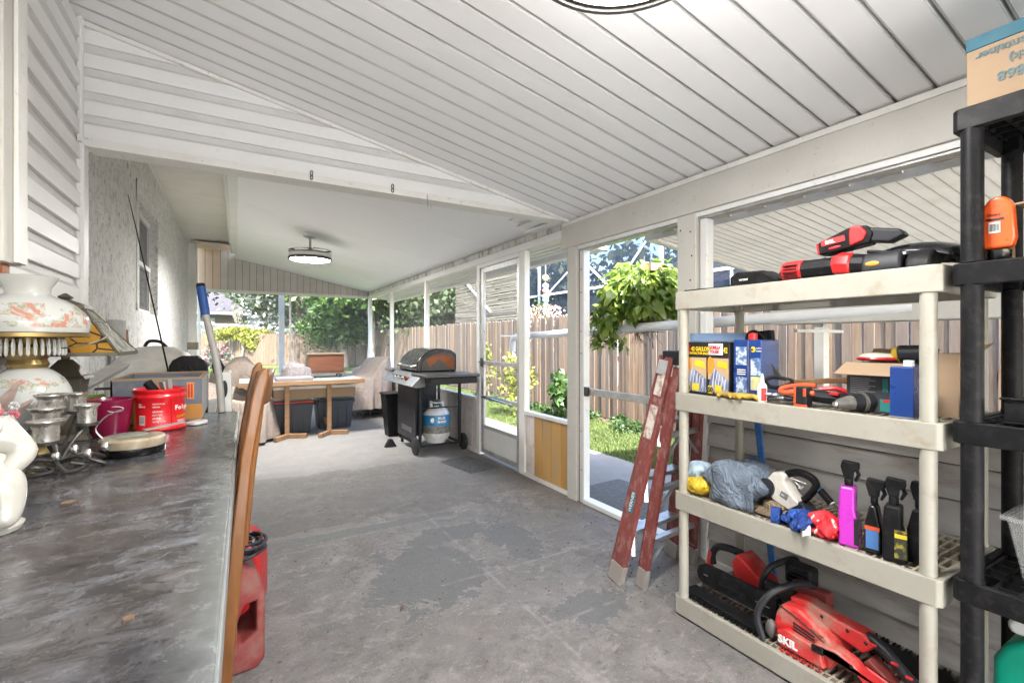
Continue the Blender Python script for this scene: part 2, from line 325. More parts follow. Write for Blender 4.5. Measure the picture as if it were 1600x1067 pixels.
def lawn_mat():
    m, nt, b = nodes_of('lawn_ground')
    v = coords(nt)
    c = ramp(nt, noise(nt, v, 14, 8, .8), [(.3, (.05, .06, .02)), (.55, (.12, .15, .045)), (.8, (.20, .22, .08))])
    c = mix(nt, ramp(nt, noise(nt, v, .9, 6, .7), [(.5, 0), (.7, .6)]), c, (.14, .115, .075))
    sx = nt.nodes.new('ShaderNodeSeparateXYZ'); nt.links.new(v, sx.inputs[0])
    f = ramp(nt, math_(nt, 'DIVIDE', math_(nt, 'ADD', sx.outputs[0], noise(nt, v, 3, 4)), 10), [(.52, 0), (.56, .85)])
    c = mix(nt, f, c, (.06, .042, .028))
    nt.links.new(c, b.inputs['Base Color']); b.inputs['Roughness'].default_value = .95; b.inputs['Specular IOR Level'].default_value = .1
    bump(nt, b, noise(nt, v, 40, 6, .8), .8, .03); return m
lawn = lawn_mat()
def floral_mat(name, base, zlo, zhi):
    """hand painted roses and leaves in a band on white glass"""
    m, nt, b = nodes_of(name)
    v = coords(nt, kind='Object')
    n = noise(nt, v, 17, 4, .6, .8); n2 = noise(nt, v, 55, 5, .7, .5)
    sx = nt.nodes.new('ShaderNodeSeparateXYZ'); nt.links.new(v, sx.inputs[0])
    band = math_(nt, 'MULTIPLY', math_(nt, 'GREATER_THAN', sx.outputs[2], zlo), math_(nt, 'LESS_THAN', sx.outputs[2], zhi))
    flower = math_(nt, 'MULTIPLY', band, ramp(nt, n, [(.56, 0), (.60, .9)]))
    leaf = math_(nt, 'MULTIPLY', band, math_(nt, 'MULTIPLY', ramp(nt, n, [(.50, 0), (.52, .8), (.555, .8), (.57, 0)]), ramp(nt, n2, [(.45, 0), (.55, 1)])))
    c = mix(nt, leaf, base, (.22, .25, .11))
    c = mix(nt, flower, c, mix(nt, n2, (.40, .11, .07), (.48, .26, .18)))
    nt.links.new(c, b.inputs['Base Color']); b.inputs['Roughness'].default_value = .15; b.inputs['Coat Weight'].default_value = .5
    b.inputs['Subsurface Weight'].default_value = 0; return m
floral_shade = floral_mat('floral_shade_glass', (.46, .46, .44), .365, .43)
floral_globe = floral_mat('floral_globe_glass', (.47, .47, .45), .14, .225)
def stained_mat():
    m, nt, b = nodes_of('stained_glass_amber')
    v = coords(nt, (22, 22, 22))
    br = nt.nodes.new('ShaderNodeTexVoronoi'); br.feature = 'DISTANCE_TO_EDGE'; br.inputs['Scale'].default_value = .7; nt.links.new(v, br.inputs['Vector'])
    c = mix(nt, noise(nt, v, .5), (.50, .27, .03), (.36, .17, .02))
    c = mix(nt, ramp(nt, br.outputs['Distance'], [(.02, 1), (.05, 0)]), c, (.03, .025, .02))
    nt.links.new(c, b.inputs['Base Color']); b.inputs['Roughness'].default_value = .15
    b.inputs['Transmission Weight'].default_value = .25
    return m
stained = stained_mat()
def glow_emit(name, s):
    m, nt, b = nodes_of(name); b.inputs['Base Color'].default_value = (.85, .85, .83, 1); b.inputs['Roughness'].default_value = .35
    b.inputs['Emission Color'].default_value = (1, .98, .95, 1); b.inputs['Emission Strength'].default_value = s; return m
disc_glow = glow_emit('fan_disc_glow', 28)  # fan discs made to glow to brighten the dark porch
near_disc_glow = glow_emit('near_fan_disc_glow', 9)
band_glow = glow_emit('band_glow', 3)  # unseen side band of the near fan, glow added to brighten the ceiling
def clear_mat():
    m, nt, b = nodes_of('clear_plastic'); b.inputs['Base Color'].default_value = (.85, .86, .86, 1)
    b.inputs['Roughness'].default_value = .1; b.inputs['Alpha'].default_value = .14; b.inputs['Base Color'].default_value = (.45, .46, .46, 1); return m
clear_plastic = clear_mat()

# ---------------- mesh helpers
OFF = {}
class MB:
    def __init__(s): s.v = []; s.f = []
    def add(s, vs, fs):
        n = len(s.v); s.v += [tuple(q) for q in vs]; s.f += [tuple(i + n for i in f) for f in fs]; return s
    def box(s, x0, x1, y0, y1, z0, z1, T=None):
        vs = [(x, y, z) for z in (z0, z1) for x, y in ((x0, y0), (x1, y0), (x1, y1), (x0, y1))]
        if T is not None: vs = [T @ Vector(q) for q in vs]
        return s.add(vs, [(3, 2, 1, 0), (4, 5, 6, 7), (0, 1, 5, 4), (1, 2, 6, 5), (2, 3, 7, 6), (3, 0, 4, 7)])
    def frustum(s, c0, s0, c1, s1):
        vs = [(c0[0] + a * s0[0] / 2, c0[1] + b_ * s0[1] / 2, c0[2]) for a, b_ in ((-1, -1), (1, -1), (1, 1), (-1, 1))] + \
             [(c1[0] + a * s1[0] / 2, c1[1] + b_ * s1[1] / 2, c1[2]) for a, b_ in ((-1, -1), (1, -1), (1, 1), (-1, 1))]
        return s.add(vs, [(3, 2, 1, 0), (4, 5, 6, 7), (0, 1, 5, 4), (1, 2, 6, 5), (2, 3, 7, 6), (3, 0, 4, 7)])
    def bar(s, p, q, w, h, up=(0, 0, 1)):
        p, q = Vector(p), Vector(q); d = (q - p).normalized(); u = Vector(up)
        if abs(d.dot(u)) > .99: u = Vector((1, 0, 0))
        a = d.cross(u).normalized(); b_ = a.cross(d).normalized()
        vs = [e + a * (i * w / 2) + b_ * (j * h / 2) for e in (p, q) for i, j in ((-1, -1), (1, -1), (1, 1), (-1, 1))]
        return s.add(vs, [(3, 2, 1, 0), (4, 5, 6, 7), (0, 1, 5, 4), (1, 2, 6, 5), (2, 3, 7, 6), (3, 0, 4, 7)])
    def tube(s, pts, r, n=8, closed=False):
        pts = [Vector(p) for p in pts]; m = len(pts); rr = r if isinstance(r, (list, tuple)) else [r] * m
        vs = []; ref = None
        for i, p in enumerate(pts):
            if closed: d = pts[(i + 1) % m] - pts[i - 1]
            else: d = pts[min(i + 1, m - 1)] - pts[max(i - 1, 0)]
            d.normalize()
            if ref is None: ref = Vector((0, 0, 1)) if abs(d.z) < .9 else Vector((1, 0, 0))
            a = d.cross(ref)
            if a.length < 1e-4: a = d.orthogonal()
            a.normalize(); b_ = a.cross(d).normalized(); ref = b_
            for k in range(n):
                t = 2 * math.pi * k / n; vs.append(p + (a * math.cos(t) + b_ * math.sin(t)) * rr[i])
        fs = []
        for i in range(m if closed else m - 1):
            j = (i + 1) % m
            for k in range(n): fs.append((i * n + k, i * n + (k + 1) % n, j * n + (k + 1) % n, j * n + k))
        if not closed: fs += [tuple(range(n))[::-1], tuple((m - 1) * n + k for k in range(n))]
        return s.add(vs, fs)
    def lathe(s, prof, c=(0, 0, 0), n=24, T=None, sx=1, sy=1):
        vs = []; fs = []
        for r, z in prof:
            for k in range(n):
                t = 2 * math.pi * k / n; q = Vector((r * sx * math.cos(t), r * sy * math.sin(t), z))
                if T is not None: q = T @ q
                vs.append(q + Vector(c))
        m = len(prof)
        for i in range(m - 1):
            for k in range(n): fs.append((i * n + k, i * n + (k + 1) % n, (i + 1) * n + (k + 1) % n, (i + 1) * n + k))
        if prof[0][0] > 1e-5: fs.append(tuple(range(n))[::-1])
        if prof[-1][0] > 1e-5: fs.append(tuple((m - 1) * n + k for k in range(n)))
        return s.add(vs, fs)
    def prism(s, poly, a0, a1, plane='xz', T=None):
        """polygon extruded along the axis missing from plane"""
        def P(u, w, t):
            q = {'xz': (u, t, w), 'yz': (t, u, w), 'xy': (u, w, t)}[plane]
            return T @ Vector(q) if T is not None else q
        n = len(poly); vs = [P(u, w, a0) for u, w in poly] + [P(u, w, a1) for u, w in poly]
        fs = [tuple(range(n)), tuple(range(2 * n - 1, n - 1, -1))] + [(i, i + n, (i + 1) % n + n, (i + 1) % n) for i in range(n)]
        return s.add(vs, fs)
    def ball(s, c, r, n=12, m=8, jit=0):
        rx, ry, rz = (r, r, r) if isinstance(r, (int, float)) else r
        prof = [(math.sin(math.pi * i / m), -math.cos(math.pi * i / m)) for i in range(m + 1)]
        vs = []; fs = []
        for q, z in prof:
            for k in range(n):
                t = 2 * math.pi * k / n; j = 1 + random.uniform(-jit, jit)
                vs.append((c[0] + q * rx * math.cos(t) * j, c[1] + q * ry * math.sin(t) * j, c[2] + z * rz * j))
        for i in range(m):
            for k in range(n): fs.append((i * n + k, i * n + (k + 1) % n, (i + 1) * n + (k + 1) % n, (i + 1) * n + k))
        return s.add(vs, fs)
    def mesh(s, name, off=(0, 0, 0)):
        me = bpy.data.meshes.new(name)
        me.from_pydata([(x - off[0], y - off[1], z - off[2]) for x, y, z in s.v], [], s.f)
        import bmesh as _b
        bm = _b.new(); bm.from_mesh(me); _b.ops.remove_doubles(bm, verts=bm.verts, dist=1e-6) if len(s.v) < 4000 else None
        _b.ops.recalc_face_normals(bm, faces=bm.faces) if len(s.v) < 40000 else None
        bm.to_mesh(me); bm.free(); return me
    def build(s, name, mat, parent=None, bevel=0, smooth=False, angle=40, sub=0, local=False, kind=None, base=None, solid=0):
        if parent is not None: off = (0, 0, 0) if local else OFF.get(parent.name, (0, 0, 0))
        elif base is not None: off = base
        else: off = (0, 0, 0)
        me = s.mesh(name, off); o = bpy.data.objects.new(name, me); COL.objects.link(o)
        me.materials.append(mat)
        if parent is None and base is not None: o.location = base
        if parent is not None: o.parent = parent
        OFF[o.name] = off
        if smooth:
            me.polygons.foreach_set('use_smooth', [True] * len(me.polygons)); me.set_sharp_from_angle(angle=R(angle))
        if solid:
            md = o.modifiers.new('solid', 'SOLIDIFY'); md.thickness = solid
        if bevel:
            md = o.modifiers.new('bevel', 'BEVEL'); md.width = bevel; md.segments = 2; md.limit_method = 'ANGLE'; md.angle_limit = R(35); md.harden_normals = True
            me.polygons.foreach_set('use_smooth', [True] * len(me.polygons))
            if not smooth: me.set_sharp_from_angle(angle=R(35))
        if sub:
            md = o.modifiers.new('sub', 'SUBSURF'); md.levels = sub; md.render_levels = sub
            me.polygons.foreach_set('use_smooth', [True] * len(me.polygons))
        if kind: o['kind'] = kind
        return o
def tag(o, label, cat, group=None):
    o['label'] = label; o['category'] = cat
    if group: o['group'] = group
    return o
def thing(name, label, cat, loc=(0, 0, 0), rz=0, group=None, rot=None):
    o = bpy.data.objects.new(name, None); COL.objects.link(o); o.empty_display_size = .05
    o.location = loc; o.rotation_euler = rot if rot else (0, 0, R(rz)); OFF[o.name] = tuple(loc)
    return tag(o, label, cat, group)
def structure(name, mb, mat, **k): return mb.build(name, mat, kind='structure', **k)
def copies(name, mb_mesh, mat_list, parent, places):
    """alike pieces sharing one mesh: places = (location, rotation, scale)"""
    out = []
    for i, (l, r, s) in enumerate(places):
        o = bpy.data.objects.new(name, mb_mesh); COL.objects.link(o); o.parent = parent
        o.location = l; o.rotation_euler = r; o.scale = s; out.append(o)
    return out
def text(body, parent, loc, rot, size, mat, name='lettering', ext=.0006, align='LEFT', sx=1, bold=0):
    cu = bpy.data.curves.new(name, 'FONT'); cu.body = body; cu.size = size; cu.extrude = ext; cu.align_x = align
    cu.offset = bold; cu.resolution_u = 3
    tmp = bpy.data.objects.new('tmp', cu); me = bpy.data.meshes.new_from_object(tmp); bpy.data.objects.remove(tmp); bpy.data.curves.remove(cu)
    me.materials.clear(); me.materials.append(mat); o = bpy.data.objects.new(name, me); COL.objects.link(o); o.parent = parent
    o.location = loc; o.rotation_euler = rot; o.scale = (sx, 1, 1); return o
def smooth_path(pts, n=6):
    P = [Vector(p) for p in pts]; out = []
    for i in range(len(P) - 1):
        p0, p1, p2, p3 = P[max(i - 1, 0)], P[i], P[i + 1], P[min(i + 2, len(P) - 1)]
        for k in range(n):
            t = k / n; out.append(.5 * ((2 * p1) + (-p0 + p2) * t + (2 * p0 - 5 * p1 + 4 * p2 - p3) * t * t + (-p0 + 3 * p1 - 3 * p2 + p3) * t ** 3))
    return out + [P[-1]]
# ================= SETTING
XR = 2.33; YG = 3.04; YF = 9.83; XL = -.66; YN = -2.4
zn = lambda x: 2.19 + .205 * (XR - x)          # underside of the near roof
zf = lambda x: 2.225 + .208 * (XR - x)         # underside of the far roof
g = MB().add([(-120, -80, -.1), (140, -80, -.1), (140, 200, -.1), (-120, 200, -.1)], [(0, 1, 2, 3)])
structure('ground', g, lawn)
structure('porch_floor', MB().box(-.75, 2.44, YN, 9.95, -.12, 0), floor_concrete)
bounce_o = structure('bounce_slab', MB().box(-5, 4.4, -16, -2.42, -.14, -.06), M('bounce_slab_concrete', (.56, .56, .55), .8, col2=(.50, .50, .49), vs=2, bs=60))  # unseen pale slab, added to bounce sun up onto the porch ceiling
pth = structure('path', MB().box(2.46, 3.72, -2.4, 12, -.14, -.075), path_concrete)
for y in np.arange(-1.5, 12, 1.5):
    structure('joint', MB().box(2.47, 3.71, y, y + .012, -.0745, -.0735), groove_dark, parent=pth)
# near roof: flat-pan planks running down to the eave beam
roof = MB().add([(-.75, YN - .1, zn(-.75) + .02), (2.42, YN - .1, zn(2.42) + .02), (2.42, YG, zn(2.42) + .02), (-.75, YG, zn(-.75) + .02),
                 (-.75, YN - .1, zn(-.75) + .10), (2.42, YN - .1, zn(2.42) + .10), (2.42, YG, zn(2.42) + .10), (-.75, YG, zn(-.75) + .10)],
                [(3, 2, 1, 0), (4, 5, 6, 7), (0, 1, 5, 4), (1, 2, 6, 5), (2, 3, 7, 6), (3, 0, 4, 7)])
roof_o = structure('ceiling', roof, groove_grey)
pw = .127
def plank(y0):
    m = MB(); a, b_ = -.74, 2.40
    sec = [(0, .018), (0, .004), (.004, .0), (.110, .0), (.113, .003), (.1165, .010), (.1215, .012), (.1215, .018)]
    vs = [(x, y0 + u, zn(x) + w) for x in (a, b_) for u, w in sec]; n = len(sec)
    return m.add(vs, [tuple(range(n)), tuple(range(2 * n - 1, n - 1, -1))] + [(i, i + n, (i + 1) % n + n, (i + 1) % n) for i in range(n)])
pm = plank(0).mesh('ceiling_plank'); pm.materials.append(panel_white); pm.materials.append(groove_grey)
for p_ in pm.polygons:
    if abs(p_.normal.y) > .5 and abs(p_.normal.x) < .5: p_.material_index = 1  # groove sides greyed to paint in the shade between planks
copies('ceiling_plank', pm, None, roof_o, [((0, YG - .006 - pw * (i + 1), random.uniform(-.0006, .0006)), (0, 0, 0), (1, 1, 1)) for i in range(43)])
# gable wall between near and far roof
gw = thing('gable_wall', 'white lapped vinyl gable wall hanging over the step between the two ceilings', 'wall', (0, YG, 2.2))
MB().add([(-.66, YG + .012, 2.2), (2.3, YG + .012, 2.2), (2.3, YG + .012, zn(2.3) + .01), (-.66, YG + .012, zn(-.66) + .01),
          (-.66, YG + .10, 2.2), (2.3, YG + .10, 2.2), (2.3, YG + .10, zn(2.3) + .01), (-.66, YG + .10, zn(-.66) + .01)],
         [(0, 1, 2, 3), (7, 6, 5, 4), (0, 4, 5, 1), (1, 5, 6, 2), (2, 6, 7, 3), (3, 7, 4, 0)]).build('backing', white_vinyl, gw)
RH = .115
prof = [(0, .0), (.022, .0), (.0225, .066), (.010, .082), (.004, RH + .004), (0, RH + .004)]
def paint_cove_shade(me):
    if len(me.materials) < 2: me.materials.append(vinyl_cove_shade)
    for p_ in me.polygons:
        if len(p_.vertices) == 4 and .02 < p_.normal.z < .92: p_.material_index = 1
z = 2.235
while z < 2.82:
    m = MB(); xe = lambda w: min(2.30, XR - (w - 2.19) / .205 - .01)
    rows = [(d, min(w + z, 2.81)) for d, w in prof]
    if xe(z) > -.5:
        vs = [(-.655, YG + .012 - d, w) for d, w in rows] + [(max(xe(w), -.6), YG + .012 - d, w) for d, w in rows]; n = len(rows)
        m.add(vs, [tuple(range(n)), tuple(range(2 * n - 1, n - 1, -1))] + [(i, i + n, (i + 1) % n + n, (i + 1) % n) for i in range(n)])
        paint_cove_shade(m.build('siding_board', white_vinyl, gw).data)
    z += RH
MB().box(-.63, 2.31, YG - .022, YG + .11, 2.19, 2.215).box(-.63, 2.31, YG - .012, YG - .004, 2.216, 2.235).build('bottom_trim', white_paint, gw, bevel=.002)
MB().bar((-.66, YG - .012, zn(-.66) - .016), (2.3, YG - .012, zn(2.3) - .012), .03, .022).build('rake_trim', white_paint, gw, bevel=.002)
MB().add([(-.75, YG - .02, zn(-.75) + .105), (2.45, YG - .02, zn(2.45) + .105), (2.45, YG + .3, zn(2.45) + .105), (-.75, YG + .3, zn(-.75) + .105)], [(0, 1, 2, 3)]).build('roof_flashing', white_metal, gw, solid=.01)
# left siding wall
sw = thing('siding_wall', 'white lapped vinyl house wall behind the counter and lamps', 'wall', (XL, 0, 0))
MB().box(XL - .1, XL - .014, YN, YG, 0, 2.83).build('backing', white_vinyl, sw)
zz = .0; k = 0
m = MB(); n = len(prof)
vs = [(d - .014, y, w) for y in (0, YG - YN - .01) for d, w in prof]
m.add(vs, [tuple(range(n)), tuple(range(2 * n - 1, n - 1, -1))] + [(i, i + n, (i + 1) % n + n, (i + 1) % n) for i in range(n)])
sm = m.mesh('siding_board'); sm.materials.append(white_vinyl); paint_cove_shade(sm)
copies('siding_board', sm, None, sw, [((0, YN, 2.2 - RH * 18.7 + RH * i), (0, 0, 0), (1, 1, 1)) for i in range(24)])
MB().box(XL - .012, XL + .022, YG - .035, YG + .045, 0, 2.2).build('corner_post', white_vinyl, sw, bevel=.004)
MB().box(XL - .002, XL + .018, YG - .05, YG - .022, 2.2, 2.80).build('corner_channel', white_vinyl, sw, bevel=.003)
wp = thing('wall_post', 'square grey-white post ending in mid-air beside the lapped wall above the white lamp', 'post', (-.6, 1.93, 1.47))
MB().box(XL + .003, -.56, 1.84, 1.97, 1.47, 2.74).build('post_body', cream_beam, wp, bevel=.003)
MB().box(-.559, -.548, 1.90, 1.972, 1.475, 2.735).build('trim_strip', white_paint, wp, bevel=.002)
MB().box(-.60, -.575, 1.88, 1.93, 1.44, 1.469).build('bracket', rust_and_reflect, wp)
# stucco house wall with window
st = thing('stucco_wall', 'rough grey and white stucco house wall past the lapped siding', 'wall', (-.72, 6, 0))
def grid_wall(x, ys, zs, hole):
    m = MB()
    for i in range(len(ys) - 1):
        for j in range(len(zs) - 1):
            if (i, j) == hole: continue
            m.box(x - .16, x, ys[i], ys[i + 1], zs[j], zs[j + 1])
    return m
grid_wall(-.71, [YG + .05, 4.93, 6.02, 9.55], [0, 1.5, 2.42, 2.93], (1, 1)).build('wall_face', stucco, st)
w = MB().box(-.80, -.77, 4.93, 4.97, 1.5, 2.42).box(-.80, -.77, 5.98, 6.02, 1.5, 2.42).box(-.80, -.77, 4.97, 5.98, 1.5, 1.54).box(-.80, -.77, 4.97, 5.98, 2.38, 2.42).box(-.79, -.76, 4.97, 5.98, 1.93, 1.97)
wo = w.build('window_frame', white_metal, st)
MB().box(-.795, -.79, 4.972, 5.978, 1.542, 2.378).build('pane', window_glass, wo)
MB().box(-.86, -.85, 4.9, 6.05, 1.48, 2.44).build('blind', grey_print, wo)
er = MB().box(-.715, -.700, 4.83, 4.925, 1.5, 2.56).box(-.715, -.703, 4.83, 6.12, 2.45, 2.56).box(-.715, -.705, 6.03, 6.12, 1.5, 2.45)
er.build('stucco_band', stucco, st)
MB().box(-.74, -.60, 9.56, 9.68, 0, 2.9).build('corner_casing', white_paint, st, bevel=.004)
# soffit of the house eave: narrow strips
sf = thing('soffit', 'cream ribbed soffit strip along the top of the stucco wall', 'soffit', (-.4, 6, 2.9))
MB().box(-.72, -.085, YG + .1, 9.7, 2.915, 2.93).build('backing', groove_dark, sf)
m = MB().prism([(-.71, 2.897), (-.71, 2.912), (-.09, 2.912), (-.09, 2.897)], 0, .060, 'xz')
sfm = m.mesh('soffit_strip', (0, 0, 0)); sfm.materials.append(M('soffit_cream', (.80, .78, .72), .5, col2=(.76, .73, .66), rnd=.04))
copies('soffit_strip', sfm, None, sf, [((.4, y - 6, -2.9), (0, 0, 0), (1, 1, 1)) for y in np.arange(YG + .11, 9.66, .07)])
MB().box(-.709, -.69, YG + .11, 9.68, 2.872, 2.896).box(-.125, -.09, YG + .11, 9.68, 2.872, 2.896).build('edge_trim', white_paint, sf)
fb = thing('fascia_beam', 'long white fascia beam between soffit and smooth far ceiling', 'beam', (-.04, 6, 2.7))
MB().box(-.085, .0, YG + .11, YF - .6, 2.70, 2.905).build('beam_body', white_paint, fb, bevel=.004)
MB().box(-.10, -.0855, YG + .11, YF - .6, 2.69, 2.72).build('drip_lip', white_metal, fb)
# far roof: smooth insulated panels
farc = MB(); ys = [YG + .11, 4.45, 5.75, 7.05, 8.35, YF + .15]
fr = structure('far_ceiling', MB().add([(-.75, YG + .1, 2.95), (0, YG + .1, 2.95), (0, 10, 2.95), (-.75, 10, 2.95)], [(0, 1, 2, 3)]), panel_white)
for i in range(5):
    a, b_ = ys[i], ys[i + 1] - .004
    vs = [(x, y, zf(x) + t) for t in (0, .08) for x, y in ((-.04, a), (2.72, a), (2.72, b_), (-.04, b_))]
    MB().add(vs, [(3, 2, 1, 0), (4, 5, 6, 7), (0, 1, 5, 4), (1, 2, 6, 5), (2, 3, 7, 6), (3, 0, 4, 7)]).build('ceiling_panel', panel_white, fr)
# short ribbed strip under the gable wall at the eave
for i in range(7):
    x = 1.52 + i * .115
    MB().box(x, x + .108, YG + .11, YG + .11 + .10 * (i + 1) * .62, zf(x + .05) - .034, zf(x + .05) - .018).build('filler_strip', white_vinyl, fr)
# far gable wall
fg = thing('far_gable', 'far end gable of narrow vertical boards, peach at one end, above the screens', 'wall', (.8, YF, 2.13))
i = 0; x = -.6
while x < 2.30:
    x1 = min(x + .113, 2.30); top = (lambda q: 2.93 if q < .0 else zf(q) - .004)
    a0, a1 = x + .003, x1 - .003
    vs = [(a0, YF, 2.15), (a1, YF, 2.15), (a1, YF, top(a1)), (a0, YF, top(a0)), (a0, YF + .03, 2.15), (a1, YF + .03, 2.15), (a1, YF + .03, top(a1)), (a0, YF + .03, top(a0))]
    MB().add(vs, [(0, 1, 2, 3), (7, 6, 5, 4), (0, 4, 5, 1), (1, 5, 6, 2), (2, 6, 7, 3), (3, 7, 4, 0)]).build('gable_board', gable_peach if x < -.30 else gable_board, fg, bevel=.003)
    x = x1
MB().add([(-.65, YF + .032, 2.14), (2.32, YF + .032, 2.14), (2.32, YF + .032, zf(2.32)), (0, YF + .032, zf(0)), (0, YF + .032, 2.93), (-.65, YF + .032, 2.93)], [(0, 1, 2, 3, 4, 5)]).build('backing', groove_dark, fg, solid=.02)
MB().box(-.62, 2.34, YF - .03, YF + .04, 2.10, 2.148).build('header', white_paint, fg, bevel=.003)
ev = MB().box(-.60, -.02, YF - .6, YF - .03, 2.84, 2.86).build('recess_ceiling', M('recess_peach', (.76, .62, .50), .6), fg)
# ---- near eave beam and outer rail
eb = thing('eave_beam', 'long cream eave beam over the tool shelves', 'beam', (XR, 0, 2))
MB().box(2.27, 2.41, YN, 3.12, 1.985, 2.185).build('beam_body', cream_beam, eb, bevel=.006)
MB().box(2.262, 2.272, YN, 3.10, 2.165, 2.192).build('top_channel', white_paint, eb)
MB().box(2.30, 2.36, YN, 2.92, 1.945, 1.9845).build('lower_rail', raw_alu, eb, bevel=.003)
MB().box(2.285, 2.30, YN, 2.93, 1.958, 1.984).build('rail_lip', white_metal, eb)
# far header
fh = thing('screen_header', 'grimy white header rail above the far screens and door', 'beam', (XR, 6, 2.1))
MB().box(2.30, 2.36, 3.125, YF - .06, 2.155, 2.215).build('upper_rail', M('stained_header', (.66, .65, .62), .5, col2=(.55, .53, .5), vs=4, stretch=(1, 1, .3), dirt=(.08, .07, .06), dirt_amt=.9, ds=11), fh, bevel=.004)
MB().box(2.29, 2.35, 3.125, YF - .06, 2.085, 2.15).build('lower_rail', white_metal, fh, bevel=.004)
# outside eave overhang past the header
ov = thing('eave_overhang', 'white overhang with gutter outside the far screens', 'overhang', (2.6, 6, 2.05))
for i in range(5): MB().box(2.365 + i * .075, 2.365 + i * .075 + .071, 3.2, 9.95, 2.125 - i * .007, 2.135 - i * .007).build('soffit_strip', white_paint, ov)
MB().box(2.74, 2.84, 3.2, 9.98, 2.045, 2.155).build('gutter', white_metal, ov, bevel=.012)
MB().box(2.36, 2.74, 3.2, 9.98, 2.14, 2.16).build('cover', white_paint, ov)
# patio cover outside the near opening
pc = thing('patio_cover', 'dusty pale slatted awning outside the opening behind the shelves', 'awning', (3.3, 0, 1.8))
zc = lambda x: 1.955 - .118 * (x - 2.43)
y = -3.5; i = 0
cover_m = M('awning_slat', (.54, .52, .48), .55, col2=(.45, .43, .395), vs=3, dirt=(.28, .23, .17), dirt_amt=.45, ds=7, rnd=.06)
nt_ = cover_m.node_tree; tl_ = nt_.nodes.new('ShaderNodeBsdfTranslucent'); tl_.inputs[0].default_value = (.82, .80, .74, 1); mx_ = nt_.nodes.new('ShaderNodeMixShader'); mx_.inputs[0].default_value = .24
nt_.links.new(nt_.nodes['Principled BSDF'].outputs[0], mx_.inputs[1]); nt_.links.new(tl_.outputs[0], mx_.inputs[2]); nt_.links.new(mx_.outputs[0], nt_.nodes['Material Output'].inputs[0])
seam_m = M('awning_seam', (.60, .58, .54), .7)
MB().box(2.4325, 2.445, -3.5, 2.36, 1.93, 2.0).build('flashing', white_metal, pc)
while y < 2.3:
    a, b_ = y + .0002, y + .0608
    vs = [(x, yy, zc(x) + t) for t in (0, .006) for x, yy in ((2.44, a), (4.5, a), (4.5, b_), (2.44, b_))]
    MB().add(vs, [(3, 2, 1, 0), (4, 5, 6, 7), (0, 1, 5, 4), (1, 2, 6, 5), (2, 3, 7, 6), (3, 0, 4, 7)]).build('slat', cover_m, pc)
    MB().bar((2.44, y, zc(2.44) - .001), (4.5, y, zc(4.5) - .001), .003, .003).build('seam_rib', seam_m, pc)
    y += .061
MB().bar((2.44, 2.36, zc(2.44) + .01), (4.5, 2.36, zc(4.5) + .01), .03, .05).bar((4.51, -3.5, zc(4.5)), (4.51, 2.36, zc(4.5)), .03, .09).build('edge_trim', white_metal, pc)
for y in np.arange(-2.3, 2.3, .2): MB().box(2.415, 2.432, y, y + .1, 1.955, 1.9745).build('clip', white_paint, pc)
# ---- posts
def post(y, w, mat, label, x0=2.30, x1=2.36, z1=2.084, group=None, name='screen_post', z0=0):
    o = MB().box(x0, x1, y - w / 2, y + w / 2, z0, z1).build(name, mat, base=(XR, y, z0), bevel=.004)
    return tag(o, label, 'post', group)
post(9.76, .12, white_paint, 'white corner post where the two far screen walls meet')
post(8.2, .055, white_paint, 'slim white screen post beside the covered furniture, first from the far corner')
post(6.43, .055, white_paint, 'slim white screen post rising behind the grill lid')
post(4.72, .075, white_metal, 'grey-white post on the grill side of the screen door')
post(3.79, .10, white_paint, 'bright white post on the ladder side of the screen door')
post(2.99, .115, cream_beam, 'broad cream post between the orange panels and the open doorway', 2.275, 2.40, 1.984)
post(2.895, .05, white_metal, 'thin white metal jamb with screw holes at the open doorway', z1=1.944)
post(1.89, .13, cream_beam, 'thick cream post standing behind the end of the beige shelf', 2.275, 2.40, 1.984)
post(1.79, .045, white_metal, 'thin metal jamb beside the thick cream post behind the shelf', z1=1.944)
for y in (.3, -1.2): post(y, .09, cream_beam, 'cream post behind the black shelf' if y > 0 else 'cream post on the shelf side behind the camera', 2.275, 2.40, 1.984)
dt = MB().box(2.305, 2.345, 2.9205, 2.9320, 0, 1.944).build('gap_strip', M('dark_stain', (.10, .065, .045), .8, col2=(.3, .25, .2), vs=30), base=(XR, 2.926, 0)); tag(dt, 'dark rusty strip in the gap between broad cream post and thin jamb', 'strip')
th = MB().box(2.29, 2.37, 1.96, 2.87, .001, .035).build('threshold', white_metal, base=(XR, 2.4, 0), bevel=.004); tag(th, 'white metal threshold strip across the open doorway', 'threshold')
jb = [o_ for o_ in bpy.data.objects if o_.name.startswith('screen_post') and abs(o_.location.y - 2.895) < .01][0]
for z_ in (.25, .55, 1.15, 1.32, 1.62, 1.80): MB().ball((2.299, 2.90, z_), (.002, .006, .006), 8, 5).build('screw', dark_metal, jb)
jb2 = [o_ for o_ in bpy.data.objects if o_.name.startswith('screen_post') and abs(o_.location.y - 1.89) < .01][0]
for z_, y_ in ((1.88, 1.86), (1.74, 1.85), (1.90, 1.93), (1.6, 1.86)): MB().ball((2.274, y_, z_), (.002, .006, .006), 8, 5).build('screw', dark_metal, jb2)
mr = thing('door_midrail', 'grey metal rail crossing the open doorway behind the ladder', 'rail', (XR, 2.4, .86))
MB().box(2.315, 2.35, 1.96, 2.868, .835, .885).build('rail_bar', raw_alu, mr, bevel=.004)
MB().box(2.30, 2.314, 2.82, 2.868, .825, .895).build('bracket', dark_metal, mr)
